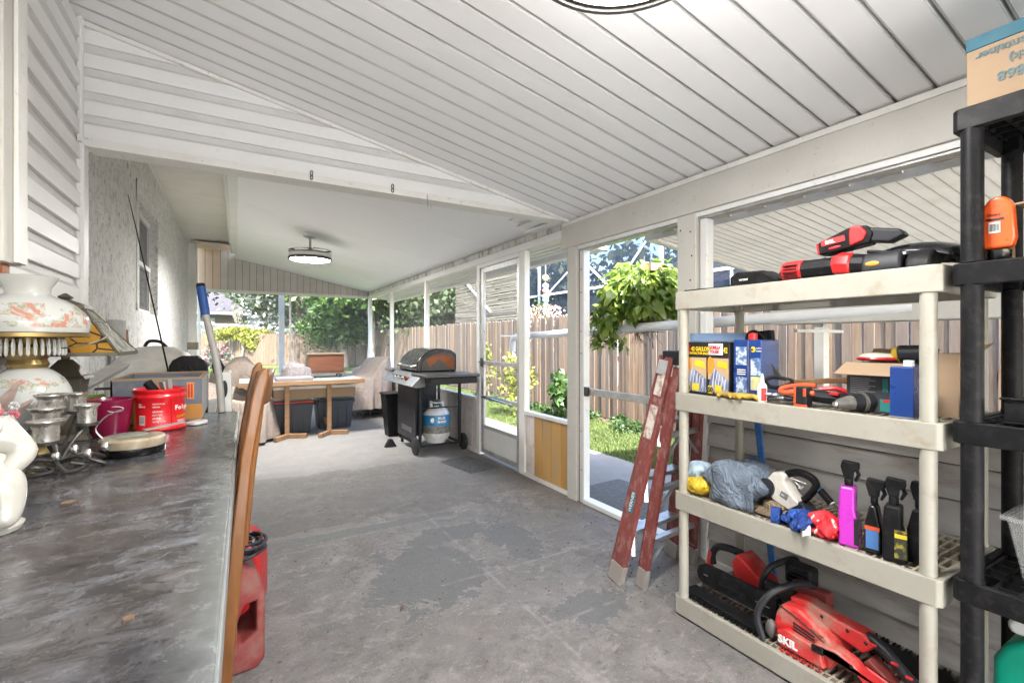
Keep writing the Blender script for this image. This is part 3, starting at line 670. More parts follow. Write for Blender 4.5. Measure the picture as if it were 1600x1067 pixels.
# ---- knee walls
def kneewall(axis, a, b_, z1, label, mats, x=XR, name='knee_wall'):
    o = thing(name, label, 'wall', (x, (a + b_) / 2, 0) if axis == 'y' else ((a + b_) / 2, x, 0))
    n = max(1, round((b_ - a) / .145)); w = (b_ - a) / n
    for i in range(n):
        p, q = a + i * w + .003, a + (i + 1) * w - .003; m_ = mats(i, n)
        if axis == 'y': MB().box(x - .012, x + .012, p, q, .03, z1 - .03).build('wall_panel', m_, o, bevel=.003)
        else: MB().box(p, q, x - .012, x + .012, .03, z1 - .03).build('wall_panel', m_, o, bevel=.003)
    if axis == 'y': MB().box(x - .035, x + .03, a, b_, z1 - .03, z1).build('cap_rail', white_metal, o, bevel=.003); MB().box(x - .03, x + .03, a, b_, 0, .028).build('sill', white_metal, o)
    else: MB().box(a, b_, x - .035, x + .03, z1 - .03, z1).build('cap_rail', white_metal, o, bevel=.003); MB().box(a, b_, x - .03, x + .03, 0, .028).build('sill', white_metal, o)
    return o
kneewall('y', 4.76, 6.40, .62, 'low pale metal panel wall running behind the grill', lambda i, n: knee_white)
kneewall('y', 6.46, 8.17, .62, 'low pale metal panel wall between the grill and the covered furniture', lambda i, n: knee_white)
kneewall('y', 8.23, 9.70, .62, 'low pale metal panel wall at the far corner', lambda i, n: knee_white)
kneewall('y', 3.05, 3.74, .60, 'low panel wall with orange-tan panels beside the screen door', lambda i, n: knee_tan if i < 4 else knee_white)
kneewall('x', -.60, 2.28, .62, 'low pale panel wall under the far end screens', lambda i, n: knee_white, x=YF)
# grey board half wall behind shelves
hw = thing('board_half_wall', 'grey horizontal board half wall behind the shelves', 'wall', (XR, 0, 0))
MB().box(2.335, 2.40, YN, 1.76, 0, .92).build('backing', groove_dark, hw)
for i in range(7):
    for a, b_ in ((YN, .28), (.284, 1.765)):
        dx = random.uniform(0, .003)
        MB().add([(2.302 - dx, a, i * .132), (2.302 - dx, b_, i * .132), (2.322, b_, i * .132 + .122), (2.322, a, i * .132 + .122), (2.334, a, i * .132), (2.334, b_, i * .132), (2.334, b_, i * .132 + .122), (2.334, a, i * .132 + .122)],
                 [(0, 1, 2, 3), (7, 6, 5, 4), (0, 4, 5, 1), (1, 5, 6, 2), (2, 6, 7, 3), (3, 7, 4, 0)]).build('board', grey_board, hw)
MB().box(2.29, 2.42, YN, 1.765, .925, .955).build('cap_rail', white_paint, hw, bevel=.004)
MB().box(2.285, 2.30, YN, 1.765, 0, .03).build('base_strip', white_paint, hw)
# near end wall behind the camera: half wall with screens
nw = thing('near_end_wall', 'white half wall closing the porch end behind the camera', 'wall', (.8, YN, 0))
MB().box(-.66, 2.4, YN - .05, YN, 0, .3).build('wall_panel', white_vinyl, nw); MB().box(-.66, 2.4, YN - .05, YN, 2.1, 2.2).build('header', white_vinyl, nw)
MB().add([(-.66, YN - .02, 2.2), (2.4, YN - .02, 2.2), (-.66, YN - .02, 2.8)], [(0, 1, 2)]).build('gable', white_vinyl, nw, solid=.02)
# ---- screens
def screen(name, label, quad, mat=None, group=None, base=None):
    c_ = tuple(sum(q[i] for q in quad) / 4 for i in range(3))
    return tag(MB().add(quad, [(0, 1, 2, 3)]).build(name, mat or screen_dusty, base=c_), label, 'screen', group)
yq = lambda a, b_, z0, z1, x=XR + .01: [(x, a, z0), (x, b_, z0), (x, b_, z1), (x, a, z1)]
screen('insect_screen', 'insect screen between the door post and the slim post behind the grill', yq(4.76, 6.40, .62, 2.084))
screen('insect_screen', 'insect screen between the two slim white posts', yq(6.46, 8.17, .62, 2.084))
screen('insect_screen', 'insect screen nearest the far corner on the fence side', yq(8.23, 9.70, .62, 2.084))
xq = lambda a, b_, z0, z1, y=YF: [(a, y, z0), (b_, y, z0), (b_, y, z1), (a, y, z1)]
screen('insect_screen', 'end screen on the house side of the thin end post', xq(-.6, .84, .62, 2.10))
screen('insect_screen', 'end screen on the fence side of the thin end post', xq(.88, 2.29, .62, 2.10))
fp = MB().box(.842, .878, YF - .02, YF + .02, .62, 2.10).build('end_post', raw_alu, base=(.86, YF, .62)); tag(fp, 'thin grey metal post dividing the far end screens', 'post')
op = MB().box(.70, .80, YF + .45, YF + .52, -.1, 2.6).build('outer_post', cage_white, base=(.75, YF + .5, -.1)); tag(op, 'pale post standing just outside the far end screens', 'post')
cp_ = MB().box(-.60, -.56, YF - .04, YF + .04, 0, 2.10).build('end_jamb', white_paint, base=(-.58, YF, 0)); tag(cp_, 'white jamb where the far screens meet the house', 'post')
# ---- screen door
sdn = thing('screen_door', 'closed aluminium screen door beside the grill with kick panel', 'door', (XR, 4.25, 0))
X0, X1 = 2.315, 2.345
MB().box(X0, X1, 3.85, 3.905, .03, 2.04).box(X0, X1, 4.61, 4.67, .03, 2.04).build('stile', raw_alu, sdn, bevel=.004)
for z0, z1 in ((1.985, 2.04), (.99, 1.03), (.615, .655), (.30, .335), (.03, .075)):
    MB().box(X0 + .002, X1 - .002, 3.906, 4.609, z0, z1).build('rail', raw_alu, sdn, bevel=.003)
MB().box(2.326, 2.334, 3.906, 4.609, .076, .299).build('kick_panel', white_metal, sdn)
MB().add(yq(3.906, 4.609, .336, 1.984), [(0, 1, 2, 3)]).build('screen', screen_light, sdn)
hd = MB().box(2.298, 2.314, 4.615, 4.655, .97, 1.06).build('latch_plate', dark_metal, sdn); MB().tube([(2.30, 4.64, 1.02), (2.27, 4.64, 1.02), (2.265, 4.56, 1.018)], .006).build('handle', dark_metal, hd, smooth=True)
MB().tube([(2.30, 4.62, .64), (2.30, 4.1, .625)], .012).tube([(2.30, 4.1, .625), (2.30, 3.95, .62)], .006).build('closer', chrome, sdn, smooth=True)
MB().box(2.30, 2.36, 3.845, 4.68, 2.042, 2.084).build('door_head', white_metal, sdn)
dm = MB(); 
dm.box(-.17, .17, -.27, .27, 0, .012)
for i in range(16): dm.box(-.16, .16, -.26 + i * .034, -.245 + i * .034, .012, .018)
dmo = dm.build('doormat', mat_rubber, base=(0, 0, 0), bevel=.002); dmo.location = (2.02, 4.34, 0); dmo.rotation_euler = (0, 0, R(10)); tag(dmo, 'dark rubber doormat on the concrete before the screen door', 'doormat')
om = MB().box(-.32, .32, -.62, .62, 0, .012).build('outdoor_mat', mat_rubber, base=(0, 0, 0), bevel=.003); om.location = (2.86, 2.75, -.074); om.rotation_euler = (0, 0, R(4)); tag(om, 'large dark mat on the path outside the open doorway', 'doormat')
# ---- hooks under gable trim
for x, z_, lb in ((.378, 2.235, 'brass spring clip hanging from the gable trim, closest to the fan'), (.86, 2.235, 'black double snap clip hanging from the gable trim')):
    t = thing('snap_hook', lb, 'hook', (x, YG - .03, z_))
    mt = bronze if x < .5 else dark_metal
    MB().tube([(x + .007 * math.sin(a_), YG - .032, z_ + .015 * math.cos(a_)) for a_ in np.linspace(0, 6.1, 14)], .003, 6).build('ring', mt, t, smooth=True)
    MB().tube([(x + .007 * math.sin(a_), YG - .032, z_ - .025 + .013 * math.cos(a_)) for a_ in np.linspace(0, 6.1, 14)], .003, 6).build('clip', mt, t, smooth=True)
hk = MB().tube(smooth_path([(1.095, YG - .025, 2.22), (1.095, YG - .03, 2.16), (1.10, YG - .035, 2.13), (1.115, YG - .035, 2.135), (1.118, YG - .035, 2.155)]), .0025, 6).build('wire_hook', chrome, base=(1.1, YG, 2.15), smooth=True)
tag(hk, 'small bare wire hook under the gable trim', 'hook')

# ================= OUTDOORS
# fence along the side and across the back
def fence(name, label, p0, p1, zt, group=None, wood=fence_wood, step=.148, wob=.025, near=0):
    p0, p1 = Vector(p0), Vector(p1); L = (p1 - p0).length; d = (p1 - p0).normalized(); ang = math.atan2(d.y, d.x)
    o = thing(name, label, 'fence', (p0.x, p0.y, -.1), math.degrees(ang))
    ms = []
    for k_ in range(4):
        rn = .019 if near else .022
        h = zt + .1
        me = MB().prism([(0, .02), (.93, .02), (.93, h - .03), (.80, h - .008), (.5, h), (.2, h - .008), (0, h - .03)], -.009, .009).mesh('picket'); me.materials.append(wood); ms.append(me)
    x = 0; i = 0
    while x < L:
        w = .098 if x < near else step
        b_ = bpy.data.objects.new('picket', ms[i % 4]); COL.objects.link(b_); b_.parent = o; w *= random.uniform(.93, 1.07)
        b_.location = (x, random.uniform(-.008, .008), 0); b_.rotation_euler = (random.uniform(-.008, .008), random.uniform(-.006, .006), random.uniform(-.05, .05)); b_.scale = (w, 1, 1 + random.uniform(-wob, wob) * .6)
        x += w; i += 1
    for z_ in (.3, 1.0, 1.55): MB().box(0, L, -.05, -.012, z_, z_ + .085).build('rail', fence_wood, o, local=True)
    for x in np.arange(0, L, 2.4): MB().box(x, x + .09, -.14, -.052, 0, zt - .05).build('fence_post', fence_wood, o, local=True)
    return o
fence('wooden_fence', 'long weathered picket fence beside the path and grass', (5.5, .9), (5.5, 26.0), 1.73, near=11)
fence('wooden_fence', 'weathered picket fence across the far end of the yard', (5.45, 26.1), (-2.6, 31.5), 1.62, wood=fence_grey)
# bamboo screen behind the fence
bs_ = thing('bamboo_screen', 'tall bamboo reed screen rising behind the fence', 'screen', (6.6, 13, 0))
bam = M('bamboo_reed', (.24, .21, .165), .7, col2=(.13, .11, .08), vs=6, stretch=(1, .35, 14), dirt=(.12, .10, .07), dirt_amt=.6, ds=2)
m = MB(); rr = random.Random(3)
z_ = .0
while z_ < 4.2:
    y = 10.9
    while y < 15.2:
        L = rr.uniform(1.2, 2.4); z2 = z_ + rr.uniform(-.01, .01)
        m.tube([(6.6 + rr.uniform(-.01, .01), y, z2), (6.6 + rr.uniform(-.01, .01), min(y + L, 15.3 + rr.uniform(-.05, .05)), z2 + rr.uniform(-.025, .025))], .021, 5)
        y += L - .1
    z_ += .028
m.build('reeds', bam, bs_, kind='stuff')
for y in (10.9, 13.0, 15.1): MB().box(6.63, 6.70, y, y + .07, -.1, 4.25).build('screen_post', fence_wood, bs_)
MB().bar((6.56, 14.6, 3.3), (6.56, 12.6, 2.1), .02, .05).build('brace', white_paint, bs_)
# neighbour pool cage
pcg = thing('pool_cage', 'neighbouring white framed pool cage with dark screens above the fence', 'cage', (9.5, 8, 0))
for y in (1.0, 4.6, 8.2, 11.6, 13.65): MB().box(9.0, 9.09, y, y + .09, -.1, 4.4).build('upright', cage_white, pcg)
for z_ in (2.75, 4.3): MB().box(9.002, 9.075, -2, 15, z_, z_ + .07).build('rail', cage_white, pcg)
for y0, z0, y1, z1 in ((1.1, 2.8, 2.9, 4.3), (8.2, 4.3, 9.8, 2.8), (10.2, 2.8, 11.6, 3.9), (11.7, 3.6, 13.2, 2.8), (4.7, 2.8, 6.3, 4.3), (6.9, 2.75, 8.2, 4.2)): MB().bar((9.04, y0, z0), (9.04, y1, z1), .05, .05).build('brace', cage_white, pcg)
for y in (2.9, 6.3, 9.8, 10.2): MB().box(9.01, 9.06, y, y + .05, 0, 2.75).build('stud', cage_white, pcg)
for x0, x1, z0, z1 in ((9.05, 12, 4.3, 5.6), (12, 15, 5.6, 5.7)):
    for y in np.arange(-2, 15.1, 2.4): MB().bar((x0, y, z0), (x1, y, z1), .06, .06).build('rafter', cage_white, pcg)
MB().add([(9.045, -2, 0), (9.045, 15, 0), (9.045, 15, 4.3), (9.045, -2, 4.3)], [(0, 1, 2, 3)]).build('cage_mesh', screen_dark, pcg)
MB().add([(9.045, -2, 4.36), (9.045, 15, 4.36), (12, 15, 5.66), (12, -2, 5.66)], [(0, 1, 2, 3)]).build('roof_mesh', screen_dark, pcg)
nh = thing('neighbour_house', 'dim grey house wall seen through the pool cage', 'house', (14, 6, 0))
MB().box(13.5, 20, -4, 13, -.1, 3.1).build('wall', M('grey_stucco_far', (.20, .21, .24), .9, col2=(.16, .17, .2)), nh)
MB().add([(12.9, -4.5, 3.1), (12.9, 13.5, 3.1), (17, 13.5, 5.2), (17, -4.5, 5.2)], [(0, 1, 2, 3)]).build('roof', house_roof, nh, solid=.1)
for y in (0, 4, 9): 
    f_ = MB().box(13.44, 13.5, y, y + 1.6, .1, 2.2).build('window', cage_white, nh); MB().box(13.42, 13.44, y + .08, y + 1.52, .18, 2.12).build('pane', window_glass, f_)
ls = thing('lantern_string', 'string of round coloured lanterns hanging on the pool cage upright', 'lanterns', (8.9, 13.15, 3))
MB().tube([(8.92, 13.15, 4.3), (8.92, 13.15, 2.2)], .008, 5).build('cord', white_paint, ls)
for i, (c_, z_) in enumerate((((.70, .52, .22), 3.34), ((.30, .42, .70), 3.06), ((.68, .24, .24), 2.90), ((.70, .50, .30), 2.70), ((.12, .45, .32), 2.58), ((.70, .25, .3), 2.40), ((.10, .42, .46), 2.26), ((.2, .5, .5), 2.06))):
    mm = M('lantern_paper', c_, .7); MB().ball((8.92, 13.15, z_), (.12, .12, .11), 14, 9).build('lantern', mm, ls, smooth=True)
fm = thing('flowering_mound', 'mound of white and pink blossom behind the fence', 'shrub', (7.6, 11.3, 0))
def leaf_cloud(cx, cy, cz, rx, ry, rz, n, size, clumps=0, seed=0, elong=1.6, hang=0):
    rs = np.random.RandomState(seed)
    if clumps:
        cc = rs.normal(size=(clumps, 3)); cc /= np.linalg.norm(cc, axis=1)[:, None]; cc *= rs.uniform(.35, .95, (clumps, 1)); 
        pick = rs.randint(0, clumps, n); P = cc[pick] + rs.normal(size=(n, 3)) * .16
    else:
        P = rs.normal(size=(n, 3)); P /= np.linalg.norm(P, axis=1)[:, None]; P *= rs.uniform(.7, 1.0, (n, 1))
    P = P * [rx, ry, rz] + [cx, cy, cz]
    a = rs.normal(size=(n, 3)); a[:, 2] -= hang; a /= np.linalg.norm(a, axis=1)[:, None]
    b_ = np.cross(a, rs.normal(size=(n, 3))); b_ /= np.linalg.norm(b_, axis=1)[:, None] + 1e-9
    s_ = size * rs.uniform(.6, 1.3, (n, 1)); L = a * s_ * elong; W = b_ * s_ * .5
    V = np.stack([P - L * .5, P + W, P + L * .5, P - W], 1).reshape(-1, 3)
    return V, n
def cloud_obj(name, parts, mat, parent, kind=None):
    V = np.concatenate([p[0] for p in parts]); n = len(V) // 4
    off = np.array(OFF[parent.name]) if parent is not None else np.zeros(3)
    me = bpy.data.meshes.new(name); V = (V - off).astype('f')
    me.vertices.add(len(V)); me.vertices.foreach_set('co', V.ravel())
    me.loops.add(4 * n); me.loops.foreach_set('vertex_index', np.arange(4 * n, dtype='i'))
    me.polygons.add(n); me.polygons.foreach_set('loop_start', np.arange(0, 4 * n, 4, dtype='i'))
    me.update(calc_edges=True); me.materials.append(mat)
    o = bpy.data.objects.new(name, me); COL.objects.link(o); o.parent = parent; OFF[o.name] = tuple(off)
    if kind: o['kind'] = kind
    return o
cloud_obj('foliage', [leaf_cloud(7.6, 11.3, .8, .9, 1.2, 1.4, 5000, .06, 40, 5)], leaf_bright, fm)
cloud_obj('blossom', [leaf_cloud(7.6, 11.3, .85, .95, 1.3, 1.5, 5000, .055, 0, 6, 1)], M('blossom', (.62, .50, .50), .8, col2=(.5, .12, .14), vs=14, lo=.45, hi=.6), fm)
MB().tube([(7.6, 11.3, -.1), (7.6, 11.3, 1.5)], [.08, .03], 7).build('stem', bark, fm)

def tree(name, label, x, y, h, r, leaf, n, size, seed, bk=bark, group=None, low=.35, moss=False, tr=.16, lean=0, clumps=60):
    rs = random.Random(seed); o = thing(name, label, 'tree', (x, y, -.1))
    tk = MB(); top = Vector((x + lean, y, h * .72))
    tk.tube(smooth_path([(x, y, -.15), (x + lean * .2 + .1, y, h * .2), (x + lean * .6 - .08, y, h * .45), top], 4), [tr * (1 - .7 * i / 12) for i in range(13)], 9)
    for i in range(8):
        a = rs.uniform(0, 6.28); z0 = h * rs.uniform(.28, .6); f = z0 / (h * .72)
        p = Vector((x + lean * f, y, z0)); q = p + Vector((math.cos(a) * r * .7, math.sin(a) * r * .7, h * .22)); mid_ = (p + q) / 2 + Vector((0, 0, h * .05))
        tk.tube(smooth_path([p, mid_, q], 3), [tr * .5, tr * .45, tr * .38, tr * .3, tr * .22, tr * .15, tr * .08], 6)
    tk.build('trunk', bk, o, smooth=True)
    cz = h * (low + 1) / 2
    cloud_obj('crown', [leaf_cloud(x + lean, y, cz, r, r, h * (1 - low) / 2, n, size, clumps, seed)], leaf, o)
    if moss:
        pts = []
        for i in range(26):
            a = rs.uniform(0, 6.28); d_ = rs.uniform(.3, .95) * r; L = rs.uniform(.5, 1.6)
            pts.append(leaf_cloud(x + lean + math.cos(a) * d_, y + math.sin(a) * d_, h * (low + .08) - L / 2 + rs.uniform(0, 1.2), .12, .12, L / 2, 260, .05, 0, seed + i, 3.5, 3))
        cloud_obj('hanging_moss', pts, moss_m, o)
    return o
tree('oak_tree', 'grey-green oak with hanging moss above the back fence', 3.2, 30.5, 9, 4.2, leaf_grey, 16000, .17, 11, low=.22, moss=True, tr=.3)
tree('oak_tree', 'broad dark oak spreading over the neighbour roof', 4.8, 41, 12, 5.6, leaf_oak, 16000, .24, 12, low=.3, tr=.35)
tree('shade_tree', 'bright green tree whose boughs fill the view under the far gable', 5.0, 21, 8.2, 4.0, leaf_bright, 20000, .16, 13, low=.28, tr=.2, bk=bark_pale)
tree('citrus_tree', 'small round citrus tree in front of the back fence corner', 3.9, 23.5, 3.4, 1.5, leaf_bright, 9000, .11, 14, low=.28, tr=.09)
tree('shade_tree', 'dark leafy tree behind the fence beside the bamboo screen', 7.6, 18.5, 7.5, 3.3, leaf_oak, 16000, .15, 15, low=.16, tr=.2)
tree('shade_tree', 'yellow-green tree behind the long fence near the far corner', 8.2, 25, 7.0, 3.6, leaf_bright, 15000, .16, 16, low=.18, tr=.2)
tree('oak_tree', 'tall dark oak beyond the neighbour white wall', 9, 36, 12, 6.5, leaf_oak, 16000, .25, 17, low=.15, tr=.35)
tree('oak_tree', 'dark oak at the house side of the back yard', -6.0, 36, 11, 5.5, leaf_oak, 12000, .24, 18, low=.2, tr=.35)
pt = MB().tube(smooth_path([(4.55, 24.0, -.15), (4.5, 24, .9), (4.65, 24.0, 2.1), (4.5, 24, 3.6)], 4), [.2 - .008 * i for i in range(13)], 9).build('tree_trunk', bark_pale, base=(4.55, 24, -.1), smooth=True)
tag(pt, 'bare pale leaning trunk standing at the back fence corner', 'tree')
vine = thing('fence_vine', 'yellow-green vine clump spilling over the back fence', 'vine', (.3, 29.2, 0))
cloud_obj('foliage', [leaf_cloud(.2, 29.25, 1.55, 1.5, .35, .35, 3500, .11, 26, 21), leaf_cloud(.7, 29.2, 1.2, .6, .3, .5, 1200, .10, 10, 22)], leaf_yellow, vine)
MB().tube(smooth_path([(.1, 29.3, -.1), (.25, 29.3, .8), (.1, 29.3, 1.5)], 4), .06, 6).build('stem', bark, vine)
def shrub(x, y, r, h, leaf, label, seed, size=.06, n=1500, name='shrub', mat2=None):
    o = thing(name, label, 'shrub', (x, y, -.1))
    cloud_obj('foliage', [leaf_cloud(x, y, h * .55, r, r, h * .5, n, size, 22, seed)], leaf, o)
    MB().tube([(x, y, -.12), (x, y, h * .5)], [.02, .008], 5).build('stem', bark, o)
    if mat2: cloud_obj('blossom', [leaf_cloud(x, y, h * .62, r, r, h * .42, 240, .06, 0, seed + 1, 1)], mat2, o)
shrub(-.75, 22.5, .55, 1.1, leaf_grey, 'shrub with pink blossom beyond the far end screens', 31, .07, 1500, 'flowering_shrub', pink_petal)
shrub(4.95, 9.6, .28, 1.25, leaf_yellow, 'thin yellow-green shrub against the fence behind the grill lid', 32, .06, 260)
shrub(4.2, 7.0, .35, 1.0, leaf_yellow, 'yellow-green shrub on the grass seen under the grill side shelf', 33, .06, 380)
shrub(4.7, 6.3, .3, .75, weed_m, 'dark leafy shrub by the fence seen through the screen door', 34, .08, 500)
# neighbour houses beyond the back fence
h1 = thing('far_house', 'tan house with dark shingle roof beyond the back fence', 'house', (-1, 46, 0))
MB().box(-6, .5, 46, 52, -.1, 3.55).build('wall', house_tan, h1)
MB().add([(-7, 45.4, 3.5), (1.0, 45.4, 3.5), (1.0, 52.6, 3.5), (-7, 52.6, 3.5), (-4, 49, 5.6), (-1.5, 49, 5.6)], [(0, 1, 5, 4), (1, 2, 5), (2, 3, 4, 5), (3, 0, 4), (3, 2, 1, 0)]).build('roof', house_roof, h1)
MB().box(-7, 1.0, 45.3, 45.4, 3.38, 3.56).build('fascia', house_white, h1)
f_ = MB().box(-3.6, -1.6, 45.94, 46, 1.0, 3.1).build('window', house_white, h1); MB().box(-3.5, -1.7, 45.9, 45.94, 1.1, 3.0).build('pane', M('pale_pane', (.35, .45, .52), .2), f_)
h2 = thing('white_outbuilding', 'long low white building beyond the back fence', 'building', (3.5, 41, 0))
MB().box(.9, 9, 42, 46, -.1, 3.0).build('wall', house_white, h2); MB().box(.7, 9.3, 41.7, 46.4, 3.0, 3.2).build('roof', house_white, h2)
wf = MB().box(-7, 5.4, 38.0, 38.12, -.1, 2.35).build('vinyl_fence', house_white, base=(-1, 38, 0)); tag(wf, 'pale white vinyl fence behind the wooden back fence', 'fence')
# background hedge of woods
cl = [leaf_cloud(x, 62 + 4 * math.sin(x), 5, 6, 3, 6, 2600, .5, 24, int(x) + 200) for x in range(-40, 60, 8)]
cloud_obj('woods', cl, leaf_oak, None, 'stuff')
cl = [leaf_cloud(19 + 3 * math.sin(y), y, 4, 3, 5, 4.5, 2200, .35, 24, int(y) + 300) for y in range(14, 60, 7)]
cloud_obj('woods', cl, leaf_oak, None, 'stuff')
# grass blades between path and fence
def blades(n, x0, x1, y0, y1, h, seed, name, mat, w=.006):
    rs = np.random.RandomState(seed); x = rs.uniform(x0, x1, n); y = rs.uniform(y0, y1, n)
    a = rs.uniform(0, 6.28, n); hh = h * rs.uniform(.5, 1.4, n); dx, dy = np.cos(a) * w, np.sin(a) * w; lx, ly = rs.normal(size=n) * hh * .5, rs.normal(size=n) * hh * .5
    z0 = -.1
    V = np.stack([np.stack([x - dx, y - dy, np.full(n, z0)], 1), np.stack([x + dx, y + dy, np.full(n, z0)], 1),
                  np.stack([x + dx * .3 + lx, y + dy * .3 + ly, z0 + hh], 1), np.stack([x - dx * .3 + lx, y - dy * .3 + ly, z0 + hh], 1)], 1).reshape(-1, 3)
    return cloud_obj(name, [(V, n)], mat, None, 'stuff')
blades(60000, 3.7, 5.15, 1.2, 8.5, .045, 1, 'grass', grass_m)
blades(45000, 3.7, 5.3, 8.5, 26, .05, 2, 'grass', grass_m, .012)
blades(45000, -3, 3.8, 12, 26, .06, 3, 'grass', grass_m, .012)
cl = []
rs_ = random.Random(9)
for i in range(70):
    y = rs_.uniform(1.5, 10); x = rs_.uniform(4.75, 5.42); cl.append(leaf_cloud(x, y, -.04, .14, .14, .09, 60, .045, 0, 400 + i))
cloud_obj('ground_cover', cl, weed_m, None, 'stuff')
rs = np.random.RandomState(77); n = 2600
P_ = np.stack([rs.uniform(4.5, 5.45, n), rs.uniform(1, 12, n), np.full(n, -.085)], 1); a = rs.uniform(0, 6.28, n); d_ = np.stack([np.cos(a), np.sin(a), rs.normal(size=n) * .3], 1) * .03; e_ = np.stack([-np.sin(a), np.cos(a), rs.normal(size=n) * .3], 1) * .012
V = np.stack([P_ - d_, P_ + e_, P_ + d_, P_ - e_], 1).reshape(-1, 3)
cloud_obj('leaf_litter', [(V, n)], litter_m, None, 'stuff')
# drain pipe outside the screens
dp = thing('drain_pipe', 'white horizontal drain pipe with a turned-down elbow outside the screens', 'pipe', (2.85, 3, 1.33))
pipe_m = M('pvc_white', (.78, .79, .80), .35, col2=(.7, .71, .72))
MB().tube(smooth_path([(2.82, 1.0, 1.405), (2.78, 3.0, 1.345), (2.75, 4.58, 1.295)], 5) + smooth_path([(2.75, 4.66, 1.29), (2.75, 4.71, 1.27), (2.75, 4.73, 1.23), (2.75, 4.735, 1.12)], 4), .036, 14).build('pipe', pipe_m, dp, smooth=True)
MB().tube([(2.782, 2.93, 1.347), (2.78, 3.02, 1.344)], .041, 14).build('coupling', pipe_m, dp, smooth=True)
for y in (1.3, 3.1, 4.3): MB().box(2.36, 2.80, y, y + .02, 1.29, 1.305).build('bracket', white_metal, dp)
tk = thing('gutter_trough', 'square cream trough outside the half wall behind the shelf', 'gutter', (2.85, 1, 1.4))
MB().box(2.79, 2.93, -1.6, 1.70, 1.345, 1.455).build('trough', cream_beam, tk, bevel=.008)
MB().box(2.78, 2.94, -1.6, 1.70, 1.455, 1.465).build('lip', white_paint, tk)
for y in (1.42, .2, -1.2): MB().box(2.84, 2.90, y, y + .05, -.08, 1.345).build('support', white_paint, tk)
# ================= THINGS IN THE PORCH
TX = (R(90), 0, R(-90))        # lettering on faces that look towards -X
TY = (R(90), 0, 0)             # lettering on faces that look towards -Y
# ---- fans
def fan(x, y, zb, r, label, name='ceiling_fan', flush=False, lit=disc_glow):
    zt = zn(x) if flush else zf(x)
    o = thing(name, label, 'ceiling fan', (x, y, zb))
    MB().lathe([(.001, zt + .02), (.075, zt + .012), (.078, zt - .035), (.055, zt - .05), (.02, zt - .052)], (x, y, 0), 28).build('canopy', fan_white, o, smooth=True)
    MB().lathe([(.014, zt - .04), (.014, zb + .16), (.02, zb + .15), (.035, zb + .12), (.07, zb + .105)], (x, y, 0), 18).build('downrod', fan_silver, o, smooth=True)
    MB().lathe([(.02, zb + .112), (r * .55, zb + .105), (r * .93, zb + .09), (r * .97, zb + .075), (.05, zb + .074)], (x, y, 0), 40).build('motor_housing', fan_silver, o, smooth=True)
    for k_ in range(4):
        a = k_ * math.pi / 2; m = MB(); pts = []
        for i in range(9):
            t = a + i * .19; pts += [(x + r * (.55 + .45 * math.sin(i / 8 * 3)) * math.cos(t), y + r * (.55 + .45 * math.sin(i / 8 * 3)) * math.sin(t), zb + .10 + .006 * k_), (x + r * 1.0 * math.cos(t), y + r * 1.0 * math.sin(t), zb + .098 + .006 * k_)]
        m.add(pts, [(2 * i, 2 * i + 2, 2 * i + 3, 2 * i + 1) for i in range(8)]); m.build('blade', fan_smoke, o, solid=.004)
    MB().lathe([(r * .99, zb + .07), (r * 1.0, zb + .065), (r * 1.0, zb + .035), (r * .97, zb + .03)], (x, y, 0), 48).build('side_band', band_glow if flush else fan_white, o, smooth=True)
    MB().lathe([(r * 1.005, zb + .03), (r * 1.02, zb + .02), (r * 1.02, zb + .002), (r * 1.0, zb - .004), (r * .965, zb - .002), (r * .955, zb + .004)], (x, y, 0), 48).build('rim', dark_metal, o, smooth=True)
    MB().lathe([(r * .955, zb + .012), (r * .9, zb + .004), (r * .5, zb - .002), (.0, zb - .004)], (x, y, 0), 48).build('diffuser', lit, o, smooth=True)
    return o
fan(.77, 6.25, 2.23, .245, 'round drum ceiling fan with folded smoked blades under the smooth far ceiling')
fan(.85, .875, 2.262, .285, 'drum ceiling fan cut by the top of the photo above the camera', flush=True, lit=near_disc_glow)

# ---- counter
ct = thing('counter', 'long grey marbled laminate counter along the house wall', 'counter', (-.33, 1, 0))
def rrect(x0, x1, y0, y1, r, n=5):
    p = []
    for cx, cy_, a0 in ((x1 - r, y0 + r, -90), (x1 - r, y1 - r, 0), (x0 + .005, y1 - .005, 90), (x0 + .005, y0 + .005, 180)):
        rr_ = r if cx > x0 + .01 else .004
        for i in range(n + 1): a = R(a0 + 90 * i / n); p.append((cx + rr_ * math.cos(a), cy_ + rr_ * math.sin(a)))
    return p
skew = lambda pts: [(x + (.0112 * (y - 2.32) if x > -.3 else 0), y) for x, y in pts]
MB().prism(skew(rrect(-.645, .0, -1.4, 2.58, .05)), .882, .92, 'xy').build('countertop', counter_top_m, ct, bevel=.005)
MB().prism(skew(rrect(-.645, .004, -1.404, 2.584, .05)), .876, .9165, 'xy').build('edge_band', counter_edge_m, ct, bevel=.002)
MB().box(-.63, -.06, -1.3, 2.45, .80, .875).build('apron', dark_grey, ct)
for x in (-.60, -.10):
    for y in (-1.2, 2.38): MB().box(x, x + .05, y, y + .05, 0, .80).build('leg', dark_metal, ct)
